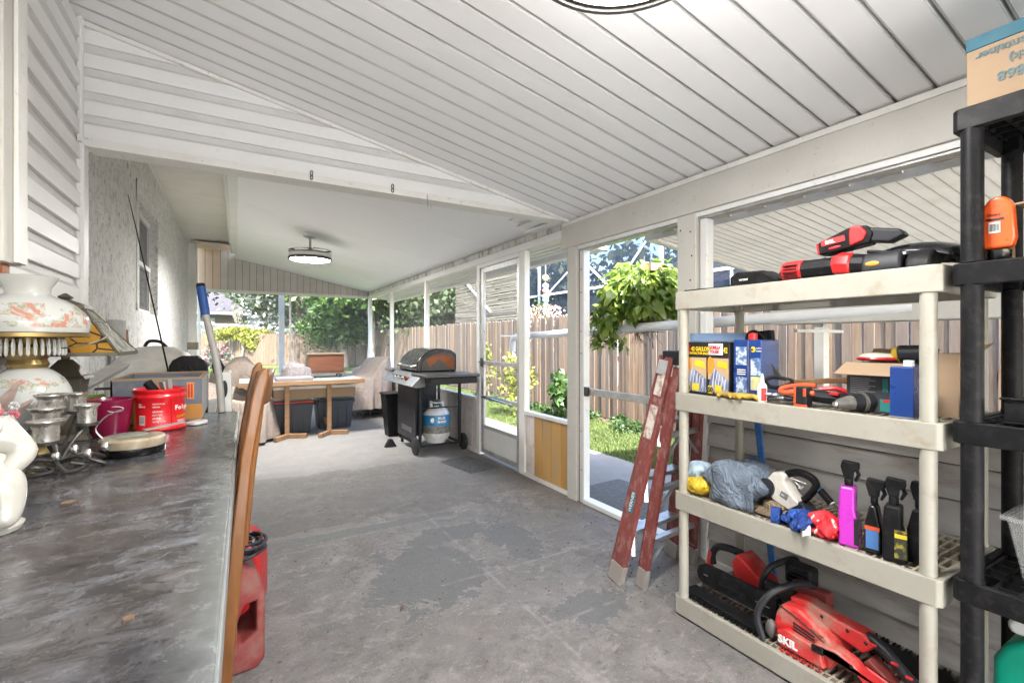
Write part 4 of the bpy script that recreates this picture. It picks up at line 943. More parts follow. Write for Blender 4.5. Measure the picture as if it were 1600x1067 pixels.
# ---- oak chair tucked under the counter edge
ch = thing('dining_chair', 'tall-backed varnished oak chair tucked against the counter edge', 'chair', (-.1, 1.72, 0))
def stile(y, w=.028):
    xs = [(.034, .33), (-.046 + .035, 0.0)]
    cl = [(0, -.05), (.35, -.026), (.55, -.012), (.70, .001), (.82, .011), (.92, .021), (1.0, .034), (1.08, .047), (1.15, .062), (1.172, .068)]
    hw_ = [.013, .016, .018, .018, .017, .016, .016, .017, .016, .008]
    prof_ = [(c_ - h_, z_) for (z_, c_), h_ in zip(cl, hw_)] + [(c_ + h_, z_) for (z_, c_), h_ in list(zip(cl, hw_))[::-1]]
    return MB().prism(prof_, y, y + w, 'xz')
for y in (1.50, 1.90): stile(y).build('back_stile', wood_orange, ch, bevel=.008)
def crest(z0, z1, dx, bow=.03):
    m = MB(); n = 9; vs = []
    for i in range(n):
        t = i / (n - 1); y = 1.54 + .36 * t; b_ = bow * math.sin(math.pi * t)
        for x_, z_ in ((dx, z0), (dx + .018, z0), (dx + .03, z1 + .02 * math.sin(math.pi * t)), (dx + .012, z1 + .02 * math.sin(math.pi * t))): vs.append((x_ + b_, y, z_))
    fs = [(0, 1, 2, 3), tuple((n - 1) * 4 + k_ for k_ in (3, 2, 1, 0))]
    for i in range(n - 1):
        for k_ in range(4): fs.append((i * 4 + k_, (i + 1) * 4 + k_, (i + 1) * 4 + (k_ + 1) % 4, i * 4 + (k_ + 1) % 4))
    return m.add(vs, fs)
crest(1.06, 1.14, .045).build('crest_rail', wood_orange, ch, bevel=.004); crest(.62, .66, -.018, .004).build('lower_rail', wood_orange, ch, bevel=.003)
for i in range(5): y = 1.60 + i * .06; MB().tube([(.018, y, .65), (.035, y, .86), (.062, y, 1.07)], [.009, .011, .009], 8).build('spindle', wood_orange, ch, smooth=True)
MB().prism([(-.03, 1.50), (-.03, 1.94), (-.44, 1.96), (-.46, 1.90), (-.46, 1.54), (-.44, 1.48)], .435, .465, 'xy').build('seat', wood_orange, ch, bevel=.008)
for y in (1.53, 1.91): MB().tube([(-.40, y, .435), (-.42, y, .2), (-.44, y, 0)], [.02, .022, .014], 10).build('leg', wood_orange, ch, smooth=True)
MB().bar((-.02, 1.52, .22), (-.42, 1.53, .2), .018, .03).bar((-.02, 1.92, .22), (-.42, 1.91, .2), .018, .03).bar((-.22, 1.53, .21), (-.22, 1.91, .21), .03, .018).build('stretcher', wood_orange, ch)
# ---- gas cans and cable
def gas_can(x, y, label, mat, w=.20, d=.30, h=.40, rz=0):
    o = thing('gas_can', label, 'gas can', (x, y, 0), rz)
    out = [(-w, .0), (-w + .03, -.0), (w - .03, 0), (w, .03), (w, h * .70), (w - .03, h * .90), (w - .08, h), (-w + .05, h), (-w, h * .9)]
    hole = [(w - .085, h * .26), (w - .03, h * .34), (w - .03, h * .62), (w - .07, h * .60), (w - .095, h * .45)]
    body = MB().prism(out, -d / 2, d / 2, 'xz').build('body', mat, o, local=True)
    cut = MB().prism(hole, -d, d, 'xz').build('cut', mat, o, local=True); bpy.context.view_layer.update()
    md = body.modifiers.new('hole', 'BOOLEAN'); md.object = cut; md.operation = 'DIFFERENCE'; md.solver = 'EXACT'
    b2 = body.modifiers.new('bevel', 'BEVEL'); b2.width = .045; b2.segments = 4; b2.limit_method = 'ANGLE'; b2.angle_limit = R(35)
    dg = bpy.context.evaluated_depsgraph_get(); me = bpy.data.meshes.new_from_object(body.evaluated_get(dg)); body.modifiers.clear(); body.data = me
    bpy.data.objects.remove(cut)
    me.polygons.foreach_set('use_smooth', [True] * len(me.polygons)); me.set_sharp_from_angle(angle=R(40))
    MB().lathe([(.035, h - .01), (.035, h + .02), (.03, h + .035), (.0, h + .036)], (-w * .3, 0, 0), 16).build('cap', yellow_cloth, o, local=True, smooth=True)
    return o
gas_can(-.052, 2.14, 'dusty faded red gas can with cable coiled on top beside the chair', gas_red, .135, .20, .415, 6)
gas_can(-.03, 2.52, 'bright red gas can standing just behind the dusty one', red_plastic, .14, .2, .38, -12)
cc = thing('cable_coil', 'coil of grey-black cable lying on the dusty gas can', 'cable', (-.01, 2.14, .43))
pts = []
for i in range(150):
    a = i * .26; rr_ = .062 + .010 * math.sin(i * .17); pts.append((.018 + rr_ * 1.1 * math.cos(a), 2.10 + rr_ * 1.3 * math.sin(a), .432 + .009 * (i * .26 / 6.28) * .9 + .004 * math.sin(i)))
MB().tube(pts, .0065, 6).build('cable', dark_grey, cc, smooth=True)
MB().tube([(.05, 2.13, .47), (.055, 2.08, .48), (.052, 2.05, .46)], .007, 6).build('plug', chrome, cc)

# ---- counter top things  (z of the top = .92)
Z0 = .921
# parlour lamp
px_, py_ = -.515, 1.853
lp = thing('parlour_lamp', 'old milk glass parlour lamp painted with roses, globe below shade', 'lamp', (px_, py_, Z0))
MB().lathe([(.0, .0), (.062, .0), (.066, .012), (.058, .028), (.045, .034), (.042, .05)], (px_, py_, Z0), 28).build('brass_foot', M('aged_brass', (.33, .24, .10), .35, .85), lp, smooth=True)
gp = [(.042, .05)] + [(.098 * math.sin(t) + .0, .152 - .108 * math.cos(t)) for t in np.linspace(.42, 2.72, 16)]
MB().lathe(gp, (px_, py_, Z0), 40).build('globe', floral_globe, lp, smooth=True)
MB().lathe([(.040, .25), (.046, .262), (.040, .275), (.05, .29), (.046, .31), (.024, .318)], (px_, py_, Z0), 28).build('brass_collar', MATS['aged_brass'], lp, smooth=True)
crm = M('crystal', (.7, .7, .68), .08, .3)
for i in range(34):
    a = i * 2 * math.pi / 34; MB().lathe([(.0, .285), (.0035, .29), (.0045, .315), (.002, .333), (0, .335)], (px_ + .078 * math.cos(a), py_ + .078 * math.sin(a), Z0), 5).build('prism_drop', crm, lp)
MB().lathe([(.128, .338), (.133, .34), (.133, .350), (.127, .352)], (px_, py_, Z0), 40).build('shade_ring', MATS['aged_brass'], lp, smooth=True)
sp = [(.131, .352), (.1345, .368), (.1345, .382), (.131, .396), (.122, .410), (.104, .430), (.080, .446), (.058, .455), (.047, .462), (.050, .480), (.060, .497), (.066, .510), (.063, .511), (.048, .485), (.043, .462)]
MB().lathe(sp, (px_, py_, Z0), 44).build('shade', floral_shade, lp, smooth=True)
MB().tube(smooth_path([(px_ + .05, py_ - .02, 1.225), (px_ + .12, py_ - .01, 1.235), (px_ + .17, py_ + .02, 1.262), (px_ + .165, py_ + .05, 1.30), (px_ + .13, py_ + .06, 1.31)], 6), .0022, 5).build('hook_wire', chrome, lp)
MB().tube([(px_, py_, 1.23), (px_, py_, 1.29)], .012, 8).build('stem', MATS['aged_brass'], lp)
l2 = thing('glass_shade', 'plain white glass lamp shade just entering the frame beside the painted shade', 'lamp shade', (-.60, 1.42, Z0))
MB().lathe([(.05, 0), (.055, .01), (.02, .03), (.015, .18), (.02, .36)], (-.60, 1.42, Z0), 20).build('stand', MATS['aged_brass'], l2, smooth=True)
MB().lathe([(.10, .385), (.105, .40), (.10, .425), (.075, .448), (.05, .455)], (-.60, 1.42, Z0), 32).build('shade', milky, l2, smooth=True)
# stained lamp
tx, ty = -.50, 2.13
tl = thing('table_lamp', 'amber stained glass table lamp with square pyramid shade and bronze base', 'lamp', (tx, ty, Z0))
MB().frustum((tx, ty, Z0), (.15, .15), (tx, ty, Z0 + .02), (.13, .13)).frustum((tx, ty, Z0 + .02), (.06, .06), (tx, ty, Z0 + .20), (.105, .105)).frustum((tx, ty, Z0 + .20), (.13, .13), (tx, ty, Z0 + .212), (.11, .11)).frustum((tx, ty, Z0 + .212), (.105, .105), (tx, ty, Z0 + .265), (.03, .03)).box(tx - .01, tx + .01, ty - .01, ty + .01, Z0 + .265, Z0 + .46).build('base', bronze, tl, bevel=.002)
zb, zt, hb, ht = Z0 + .285, Z0 + .435, .165, .052
cn = [(-1, -1), (1, -1), (1, 1), (-1, 1)]
for i in range(4):
    a, b_ = cn[i], cn[(i + 1) % 4]
    MB().add([(tx + a[0] * hb, ty + a[1] * hb, zb), (tx + b_[0] * hb, ty + b_[1] * hb, zb), (tx + b_[0] * ht, ty + b_[1] * ht, zt), (tx + a[0] * ht, ty + a[1] * ht, zt)], [(0, 1, 2, 3)]).build('shade_panel', stained if i != 1 else M('stained_panel_pale', (.45, .46, .42), .12, col2=(.16, .17, .13), vs=18, lo=.5, hi=.6), tl, solid=.003)
fr_ = MB()
for i in range(4):
    a, b_ = cn[i], cn[(i + 1) % 4]
    fr_.bar((tx + a[0] * hb, ty + a[1] * hb, zb), (tx + a[0] * ht, ty + a[1] * ht, zt), .009, .009)
    fr_.bar((tx + a[0] * hb, ty + a[1] * hb, zb), (tx + b_[0] * hb, ty + b_[1] * hb, zb), .008, .012)
    fr_.bar((tx + a[0] * (hb - .03), ty + a[1] * (hb - .03), zb + .036), (tx + b_[0] * (hb - .03), ty + b_[1] * (hb - .03), zb + .036), .005, .005)
fr_.build('shade_frame', bronze, tl)
MB().frustum((tx, ty, zt), (.125, .125), (tx, ty, zt + .012), (.12, .12)).frustum((tx, ty, zt + .012), (.11, .11), (tx, ty, zt + .03), (.03, .03)).frustum((tx, ty, zt + .03), (.02, .02), (tx, ty, zt + .04), (.035, .035)).frustum((tx, ty, zt + .04), (.035, .035), (tx, ty, zt + .052), (.006, .006)).build('cap', bronze, tl)
# figurine (a seated pierrot in white) and dried feathers
fg_ = thing('figurine', 'white porcelain pierrot figurine with black buttons at the counter back', 'figurine', (-.415, 1.16, Z0))
bx, by = -.415, 1.16
MB().lathe([(0, 0), (.085, 0), (.088, .008), (.07, .018), (.03, .03)], (bx, by, Z0), 28, sx=1.0, sy=.8).build('base', porcelain, fg_, smooth=True)
# one continuous seated body grown with a skin
def skin_body(name, verts, edges, radii, mat, parent, sub=2):
    off = OFF[parent.name]; me = bpy.data.meshes.new(name); me.from_pydata([tuple(Vector(v) - Vector(off)) for v in verts], edges, [])
    o = bpy.data.objects.new(name, me); COL.objects.link(o); o.parent = parent
    o.modifiers.new('skin', 'SKIN'); md = o.modifiers.new('sub', 'SUBSURF'); md.levels = sub; md.render_levels = sub
    for i, r_ in enumerate(radii): me.skin_vertices[0].data[i].radius = (r_, r_) if not isinstance(r_, tuple) else r_
    me.skin_vertices[0].data[0].use_root = True; me.materials.append(mat); OFF[o.name] = off
    o.modifiers['skin'].use_smooth_shade = True
    return o
V_ = [(bx, by, Z0 + .075), (bx + .005, by - .005, Z0 + .13), (bx, by, Z0 + .18), (bx, by, Z0 + .205), (bx, by, Z0 + .235),
      (bx + .05, by + .01, Z0 + .175), (bx + .085, by + .02, Z0 + .125), (bx + .07, by - .03, Z0 + .10),
      (bx - .05, by, Z0 + .175), (bx - .08, by - .02, Z0 + .12), (bx - .04, by - .06, Z0 + .10),
      (bx + .05, by - .02, Z0 + .085), (bx + .08, by - .03, Z0 + .09), (bx + .075, by - .035, Z0 + .035), (bx + .08, by - .06, Z0 + .018),
      (bx - .04, by - .03, Z0 + .085), (bx - .05, by - .06, Z0 + .085), (bx - .05, by - .05, Z0 + .035), (bx - .05, by - .08, Z0 + .018)]
E_ = [(0, 1), (1, 2), (2, 3), (3, 4), (2, 5), (5, 6), (6, 7), (2, 8), (8, 9), (9, 10), (0, 11), (11, 12), (12, 13), (13, 14), (0, 15), (15, 16), (16, 17), (17, 18)]
skin_body('body', V_, E_, [.055, .05, .036, .014, .03, .026, .026, .012, .026, .026, .012, .034, .032, .026, .012, .034, .032, .026, .012], porcelain, fg_)
MB().ball((bx + .003, by, Z0 + .262), (.03, .032, .037), 18, 12).build('head', porcelain, fg_, smooth=True)
MB().ball((bx - .004, by + .003, Z0 + .281), (.031, .033, .024), 16, 8).build('skull_cap', black_gloss, fg_, smooth=True)
fm_ = MB().ball((bx + .026, by - .014, Z0 + .262), (.004, .004, .002), 8, 5).ball((bx + .018, by - .025, Z0 + .262), (.004, .004, .002), 8, 5)
fm_.build('eyes', black_gloss, fg_); MB().ball((bx + .026, by - .022, Z0 + .256), (.004, .004, .006), 8, 5).build('nose', porcelain, fg_, smooth=True)
MB().ball((bx + .022, by - .020, Z0 + .243), (.007, .005, .0022), 8, 5).build('mouth', red_print, fg_)
rf = []
for i in range(60):
    a = i * 2 * math.pi / 60; w_ = .006 * (1 if i % 2 else -1); rf += [(bx + .02 * math.cos(a), by + .02 * math.sin(a), Z0 + .222), (bx + .056 * math.cos(a), by + .056 * math.sin(a), Z0 + .212 + w_)]
MB().add(rf, [(2 * i, 2 * i + 1, (2 * i + 3) % 120, (2 * i + 2) % 120) for i in range(60)]).build('ruff', porcelain, fg_, solid=.002)
for q in ((.045, -.035, .165), (.05, -.038, .135)): MB().ball((bx + q[0] * .9, by + q[1], Z0 + q[2]), .0085, 10, 7).build('button', black_gloss, fg_, smooth=True)
fe = thing('dried_bouquet', 'dried feathers and pink silk blossoms leaning before the painted globe', 'bouquet', (-.53, 1.60, Z0))
MB().lathe([(0, 0), (.03, 0), (.034, .03), (.022, .08), (.026, .10)], (-.53, 1.60, Z0), 16).build('vase', cream_ceramic, fe, smooth=True)
def plume(p, q, w, mat, nm='feather'):
    p, q = Vector(p), Vector(q); d_ = q - p; s_ = d_.cross(Vector((.6, -.8, 0))).normalized(); m = MB(); n = 9; vs = []
    for i in range(n):
        t = i / (n - 1); c_ = p + d_ * t + Vector((0, 0, -.12 * t * t * d_.length)); ww = w * math.sin(math.pi * (t * .92 + .04)) ** .7 * random.uniform(.8, 1.15)
        vs += [c_ - s_ * ww, c_ + Vector((.004, -.004, .0)), c_ + s_ * ww]
    fs = []
    for i in range(n - 1): fs += [(3 * i, 3 * i + 1, 3 * i + 4, 3 * i + 3), (3 * i + 1, 3 * i + 2, 3 * i + 5, 3 * i + 4)]
    return m.add(vs, fs).build(nm, mat, fe, smooth=True)
for p, q, w, mm in (((-.53, 1.60, 1.0), (-.47, 1.50, 1.24), .016, milky), ((-.53, 1.60, 1.0), (-.44, 1.53, 1.18), .014, feather), ((-.53, 1.6, 1.0), (-.50, 1.48, 1.21), .016, feather),
                    ((-.53, 1.60, 1.0), (-.425, 1.56, 1.13), .012, feather), ((-.53, 1.60, 1.0), (-.43, 1.50, 1.08), .014, milky), ((-.53, 1.6, 1.0), (-.56, 1.5, 1.25), .018, milky), ((-.53, 1.6, 1.0), (-.54, 1.49, 1.16), .014, pink_petal), ((-.53, 1.6, 1.0), (-.41, 1.55, 1.05), .012, MATS['grey_leaf'])): plume(p, q, w, mm)
for i in range(16):
    c_ = Vector((-.455 + random.uniform(-.035, .025), 1.50 + random.uniform(-.02, .04), 1.06 + random.uniform(-.04, .05)))
    m = MB()
    for k_ in range(6):
        a = k_ * 1.047; m.ball((c_.x + .006 * math.cos(a), c_.y - .004, c_.z + .006 * math.sin(a)), (.0055, .003, .0055), 6, 4)
    m.build('blossom', random.choice([pink_petal, milky, feather, pink_petal]), fe, smooth=True)
# candle cup stand
cs = thing('candle_stand', 'wrought iron stand holding silver votive cups on the counter', 'candle holder', (-.40, 1.64, Z0))
cups = [(-.402, 1.56, .105, .032), (-.420, 1.635, .128, .033), (-.430, 1.71, .155, .032), (-.355, 1.70, .125, .026), (-.392, 1.78, .15, .024)]
for x, y, z_, r_ in cups:
    cu_ = MB().lathe([(r_ * .5, z_ - .012), (r_ * .78, z_ - .006), (r_ * .80, z_ + .03), (r_ * .92, z_ + .038), (r_ * 1.12, z_ + .043), (r_ * 1.12, z_ + .046), (r_ * .85, z_ + .04), (r_ * .72, z_ + .01), (0, z_)], (x, y, Z0 - .015), 24).build('cup', M('pewter', (.72, .69, .63), .28, .8, col2=(.5, .47, .43), vs=16) if 'pewter' not in MATS else MATS['pewter'], cs, smooth=True)
    MB().lathe([(r_ * .95, z_ - .012), (r_ * .98, z_ - .004), (r_ * .8, z_ - .004)], (x, y, Z0 - .015), 20).build('ring', dark_metal, cs, smooth=True)
    MB().tube(smooth_path([(x, y, Z0 + z_ - .025), (x * .5 - .2, y * .5 + .82, Z0 + z_ * .5), (-.40, 1.65, Z0 + .01)], 5), .004, 6).build('arm', dark_metal, cs, smooth=True)
for i in range(7):
    a = i * .9 + .3; pts = smooth_path([(-.40, 1.65, Z0 + .012), (-.40 + .05 * math.cos(a), 1.65 + .05 * math.sin(a), Z0 + .03), (-.40 + .10 * math.cos(a + .3), 1.65 + .10 * math.sin(a + .3), Z0 + .006), (-.40 + .075 * math.cos(a + .9), 1.65 + .075 * math.sin(a + .9), Z0 + .008), (-.40 + .06 * math.cos(a + .5), 1.65 + .06 * math.sin(a + .5), Z0 + .02)], 5)
    MB().tube(pts, .0042, 6).build('scroll', dark_metal, cs, smooth=True)
    if i < 4: MB().ball((-.385 + .03 * i, 1.565 + .02 * (i % 2), Z0 + .045 + .01 * (i % 2)), (.009, .006, .013), 10, 7).build('ornament', chrome, cs, smooth=True)
for i in range(9):
    a = i * .7; MB().ball((-.44 + .03 * math.cos(a), 1.55 + .03 * math.sin(a), Z0 + .018 + .004 * i % .02), (.014, .009, .005), 8, 5, .1).build('metal_leaf', dark_metal, cs, smooth=True)
# round tin
rt = thing('round_tin', 'low round tan and black tin lying on the counter before the red tub', 'tin', (-.265, 1.76, Z0))
MB().lathe([(.0, 0), (.074, 0), (.078, .006), (.078, .022), (.0, .022)], (-.265, 1.76, Z0), 36).build('black_base', black_gloss, rt, smooth=True)
MB().lathe([(.077, .0225), (.0785, .026), (.0785, .044), (.072, .050), (.0, .0505)], (-.265, 1.76, Z0), 36).build('tan_top', M('mottled_tan', (.42, .36, .27), .5, col2=(.20, .14, .08), vs=22, dirt=(.1, .08, .06)), rt, smooth=True)
MB().lathe([(.0, .051), (.045, .051), (.04, .054), (0, .055)], (-.275, 1.77, Z0), 26).build('centre_disc', M('tin_green', (.24, .25, .21), .5), rt, smooth=True)
MB().tube(smooth_path([(-.33, 1.745, Z0 + .05), (-.345, 1.74, Z0 + .08), (-.32, 1.74, Z0 + .115), (-.285, 1.75, Z0 + .13)], 5), .0022, 5).build('wire', chrome, rt)
MB().bar((-.245, 1.80, Z0 + .058), (-.15, 1.86, Z0 + .066), .016, .004).build('blade', pole_grey, rt)
# maroon pot
mp = thing('flower_pot', 'maroon glazed pot between silver cups and the red tub', 'pot', (-.385, 2.13, Z0))
MB().lathe([(0, 0), (.048, 0), (.052, .01), (.066, .11), (.070, .124), (.066, .126), (.060, .11), (.046, .02), (0, .015)], (-.385, 2.13, Z0), 36).build('pot_body', maroon, mp, smooth=True)
MB().tube([(-.385 + .022 * math.cos(a) + .026, 2.13 - .062, Z0 + .095 + .009 * math.sin(a)) for a in np.linspace(0, 6.1, 20)], .0012, 4).build('emblem', white_print, mp)
# red tub
rcx, rcy = -.250, 2.19
rc = thing('red_tub', 'bright red plastic coffee tub with printed label and tools inside', 'tub', (rcx, rcy, Z0))
MB().lathe([(0, 0), (.078, 0), (.081, .005), (.081, .012), (.078, .016), (.078, .115), (.082, .12), (.082, .128), (.079, .131), (.079, .137), (.083, .141), (.083, .150), (.079, .152), (.076, .15), (.075, .02), (0, .012)], (rcx, rcy, Z0), 48).build('tub_body', red_can_m, rc, smooth=True, angle=60)
def curved_label(parent, cx, cy_, r, a0, a1, z0, z1, mat, name='label'):
    n = 10; vs = []
    for i in range(n + 1):
        a = R(a0 + (a1 - a0) * i / n); vs += [(cx + r * math.cos(a), cy_ + r * math.sin(a), z0), (cx + r * math.cos(a), cy_ + r * math.sin(a), z1)]
    return MB().add(vs, [(2 * i, 2 * i + 2, 2 * i + 3, 2 * i + 1) for i in range(n)]).build(name, mat, parent, smooth=True)
MB().tube([(rcx + .0795 * math.cos(R(-58)), rcy + .0795 * math.sin(R(-58)), Z0 + .02), (rcx + .0795 * math.cos(R(-58)), rcy + .0795 * math.sin(R(-58)), Z0 + .115)], .002, 6).build('seam', red_can_m, rc)
def cyl_text(body, parent, cx, cy_, r, deg, z_, size, mat, bold=0):
    """lettering set letter by letter round a cylinder"""
    a = R(deg); w = size * .58
    for ch_ in body:
        if ch_ != ' ':
            t = text(ch_, parent, (cx + r * math.cos(a) - OFF[parent.name][0], cy_ + r * math.sin(a) - OFF[parent.name][1], z_ - OFF[parent.name][2]), (R(90), 0, a + R(90)), size, mat, ext=.0003, align='CENTER', bold=bold)
        a += w / r
rl = .0795
for i, s_ in enumerate(('MOUNTAIN', 'GROWN')): cyl_text(s_, rc, rcx, rcy, rl, -98, Z0 + .098 - i * .011, .0075, white_print)
for i, s_ in enumerate(('GROUND', 'COFFEE', 'AROMA', 'SEAL LID')): cyl_text(s_, rc, rcx, rcy, rl, -98, Z0 + .070 - i * .012, .0085, white_print)
for i, s_ in enumerate(('CALL', 'RECYCLE')): cyl_text(s_, rc, rcx, rcy, rl, -134, Z0 + .098 - i * .009, .0065, white_print)
cyl_text('Folgers', rc, rcx, rcy, rl, -46, Z0 + .075, .023, white_print, .0006); cyl_text('CLASSIC', rc, rcx, rcy, rl, -42, Z0 + .045, .013, yellow_print)
cyl_text('ROAST', rc, rcx, rcy, rl, -40, Z0 + .028, .013, white_print)
curved_label(rc, rcx, rcy, .0788, -133, -117, Z0 + .025, Z0 + .060, MATS['paper_white'])
for i in range(12): curved_label(rc, rcx, rcy, .0791, -131.5 + i * 1.15, -131.0 + i * 1.15, Z0 + .032, Z0 + .057, black_print, 'barcode_line')
MB().tube([(rcx + .01, rcy - .01, Z0 + .10), (rcx - .035, rcy - .03, Z0 + .178)], .016, 12).build('black_tool', black_plastic, rc, smooth=True)
MB().bar((rcx + .02, rcy + .01, Z0 + .08), (rcx + .005, rcy + .0, Z0 + .175), .03, .008).bar((rcx + .035, rcy + .02, Z0 + .08), (rcx + .028, rcy + .01, Z0 + .182), .012, .012).build('tool_handle', pole_grey, rc, bevel=.002)
# printed cardboard box
gx0, gx1, gy0, gy1, gz = -.425, -.128, 2.36, 2.80, Z0 + .178
gb = thing('open_box', 'open slate and amber printed cardboard box behind the red tub', 'box', (-.28, 2.55, Z0))
MB().box(gx0, gx1, gy0, gy1, Z0, Z0 + .006).build('bottom', cardboard, gb)
MB().box(gx0, gx1, gy0, gy0 + .006, Z0 + .066, gz - .008).box(gx0, gx0 + .006, gy0, gy1, Z0 + .007, gz - .008).box(gx0, gx1, gy1 - .006, gy1, Z0 + .007, gz - .008).build('slate_wall', card_slate, gb)
MB().box(gx0, gx1, gy0, gy0 + .006, Z0 + .007, Z0 + .0655).build('amber_wall', card_amber, gb)
MB().box(gx1 - .006, gx1, gy0 + .0065, gy1 - .0065, Z0 + .007, gz - .008).build('side_wall', M('card_side_print', (.36, .42, .50), .6, col2=(.42, .35, .25), vs=7), gb)
MB().box(gx0, gx1, gy0, gy0 + .009, gz - .0075, gz).box(gx1 - .009, gx1, gy0 + .0095, gy1, gz - .0075, gz).box(gx0, gx0 + .009, gy0 + .0095, gy1, gz - .0075, gz).box(gx0 + .0095, gx1 - .0095, gy1 - .009, gy1, gz - .0075, gz).build('rim', cardboard, gb)
MB().box(gx1 - .052, gx1 - .028, gy0 - .0012, gy0 - .0002, gz - .09, gz - .022).build('print_frame', orange_print, gb)
MB().box(gx1 - .049, gx1 - .042, gy0 - .002, gy0 - .0013, gz - .085, gz - .027).box(gx1 - .039, gx1 - .032, gy0 - .002, gy0 - .0013, gz - .085, gz - .027).build('print_bars', red_print, gb)
MB().box(gx1 - .18, gx1 - .135, gy0 - .001, gy0 - .0002, gz - .07, gz - .005).build('print_patch', cardboard, gb)
# white computer mouse like block
cm = MB().prism(rrect(-.025, .025, -.035, .035, .02, 6), 0, .014, 'xy').build('white_gadget', fan_white, base=(0, 0, 0), bevel=.005); cm.location = (-.135, 2.235, Z0); cm.rotation_euler = (0, 0, R(-35)); tag(cm, 'small flat white plastic gadget beside the red tub', 'gadget')
# pole with blue grip
pl = thing('grip_pole', 'grey pole with dark blue grip leaning on the counter end', 'pole', (-.06, 2.56, Z0))
P0, P1 = Vector((-.062, 2.55, Z0)), Vector((-.150, 2.66, 1.51)); d_ = P1 - P0
MB().tube(smooth_path([P0, P0 + d_ * .35 + Vector((.012, 0, 0)), P0 + d_ * .78], 6), [.016] * 13, 14).build('shaft', pole_grey, pl, smooth=True)
MB().tube([P0 + d_ * .76, P0 + d_ * .985], .0195, 14).build('grip', blue_grip, pl, smooth=True)
MB().tube([P0 + d_ * .985, P0 + d_ * 1.01], [.0205, .017], 14).build('end_cap', black_plastic, pl, smooth=True)
# side table beyond the counter holding the covered dome
sb = thing('side_bench', 'low grey bench beyond the counter end by the stucco wall', 'bench', (-.4, 3.5, 0))
MB().box(-.69, -.12, 3.0, 4.2, .78, .81).build('top', pole_grey, sb, bevel=.004)
for x in (-.67, -.17):
    for y in (3.05, 4.10): MB().box(x, x + .04, y, y + .04, 0, .78).build('leg', dark_metal, sb)
dm_ = thing('kettle_grill', 'pale domed kettle lid with black handle behind the open box', 'grill', (-.38, 3.25, .81))
MB().lathe([(0, 0), (.15, 0), (.21, .06), (.235, .15), (.24, .20), (.235, .24), (.21, .31), (.16, .365), (.09, .40), (0, .41)], (-.40, 3.35, .811), 36, sx=.95).build('dome', M('aged_enamel', (.52, .50, .45), .5, col2=(.42, .40, .36), vs=6, bs=50, dirt=(.25, .22, .18), dirt_amt=.3), dm_, smooth=True)
MB().tube(smooth_path([(-.45, 3.33, 1.215), (-.43, 3.33, 1.245), (-.38, 3.33, 1.242), (-.35, 3.33, 1.21)], 5), .009, 8).build('handle', black_plastic, dm_, smooth=True)
MB().box(-.62, -.17, 3.10, 3.125, 1.0, 1.012).build('hinge_bar', dark_metal, dm_); MB().box(-.24, -.19, 3.15, 3.2, 1.20, 1.24).build('thermometer', bronze, dm_)
bk_ = thing('black_case', 'black arched plastic case with grey slot standing behind the open box', 'case', (-.22, 2.95, .98))
MB().prism([(-.30, .82), (-.135, .82), (-.135, 1.12), (-.15, 1.15), (-.18, 1.17), (-.25, 1.17), (-.285, 1.15), (-.30, 1.12)], 2.93, 3.02, 'xz').build('case_body', black_plastic, bk_, bevel=.008)
MB().box(-.272, -.165, 2.922, 2.9295, 1.04, 1.085).build('slot', pole_grey, bk_, bevel=.002)
MB().tube([(-.29, 2.925, 1.01), (-.22, 2.922, 1.13), (-.15, 2.925, 1.01)], .004, 6).build('trim', dark_grey, bk_)
fr2 = thing('fishing_rod', 'thin dark fishing rod leaning up across the stucco wall', 'fishing rod', (-.28, 2.9, .9))
MB().tube([(-.285, 2.85, .93), (-.30, 2.9, 1.106), (-.45, 3.11, 1.80), (-.50, 3.18, 2.02)], [.006, .0045, .003, .0015], 6).build('rod', black_plastic, fr2, smooth=True)
MB().tube([(-.245, 2.89, .92), (-.28, 2.92, 1.02)], .011, 8).build('handle', bronze, fr2, smooth=True)
MB().lathe([(0, -.012), (.02, -.01), (.02, .01), (0, .012)], (-.285, 2.90, 1.04), 12).build('reel', dark_metal, fr2, smooth=True)
tr_ = thing('light_trough', 'long grey tapered trough lying behind the lamps towards the open box', 'trough', (-.55, 2.5, .95))
MB().add([(-.64, 2.20, 1.0), (-.60, 2.18, .975), (-.45, 2.84, 1.115), (-.50, 2.86, 1.13), (-.64, 2.20, 1.018), (-.60, 2.18, .99), (-.44, 2.86, 1.14), (-.50, 2.88, 1.15)], [(3, 2, 1, 0), (4, 5, 6, 7), (0, 1, 5, 4), (1, 2, 6, 5), (2, 3, 7, 6), (3, 0, 4, 7)]).build('trough_body', pole_grey, tr_, bevel=.003)
MB().add([(-.64, 2.22, .925), (-.56, 2.2, .925), (-.44, 2.34, .925), (-.46, 2.56, .925), (-.64, 2.56, .925), (-.64, 2.24, .975), (-.58, 2.25, .97), (-.45, 2.5, .99), (-.48, 2.56, 1.03), (-.64, 2.56, 1.02)], [(4, 3, 2, 1, 0), (5, 6, 7, 8, 9), (0, 1, 6, 5), (1, 2, 7, 6), (2, 3, 8, 7), (3, 4, 9, 8), (4, 0, 5, 9)]).build('green_pad', M('lime_sponge', (.22, .36, .04), .8), tr_, bevel=.004)
eb2 = thing('electrical_box', 'grey electrical box with conduit on the stucco wall', 'electrical box', (-.68, 3.9, 1.3))
MB().box(-.708, -.63, 3.84, 3.95, 1.21, 1.38).build('box_body', galv, eb2, bevel=.005); MB().box(-.708, -.655, 3.96, 4.10, 1.28, 1.33).build('outlet_cover', galv, eb2, bevel=.004)
MB().tube([(-.69, 3.87, .0), (-.69, 3.87, 1.21)], .014, 8).tube([(-.69, 3.92, .0), (-.69, 3.92, 1.21)], .011, 8).build('conduit', galv, eb2, smooth=True)
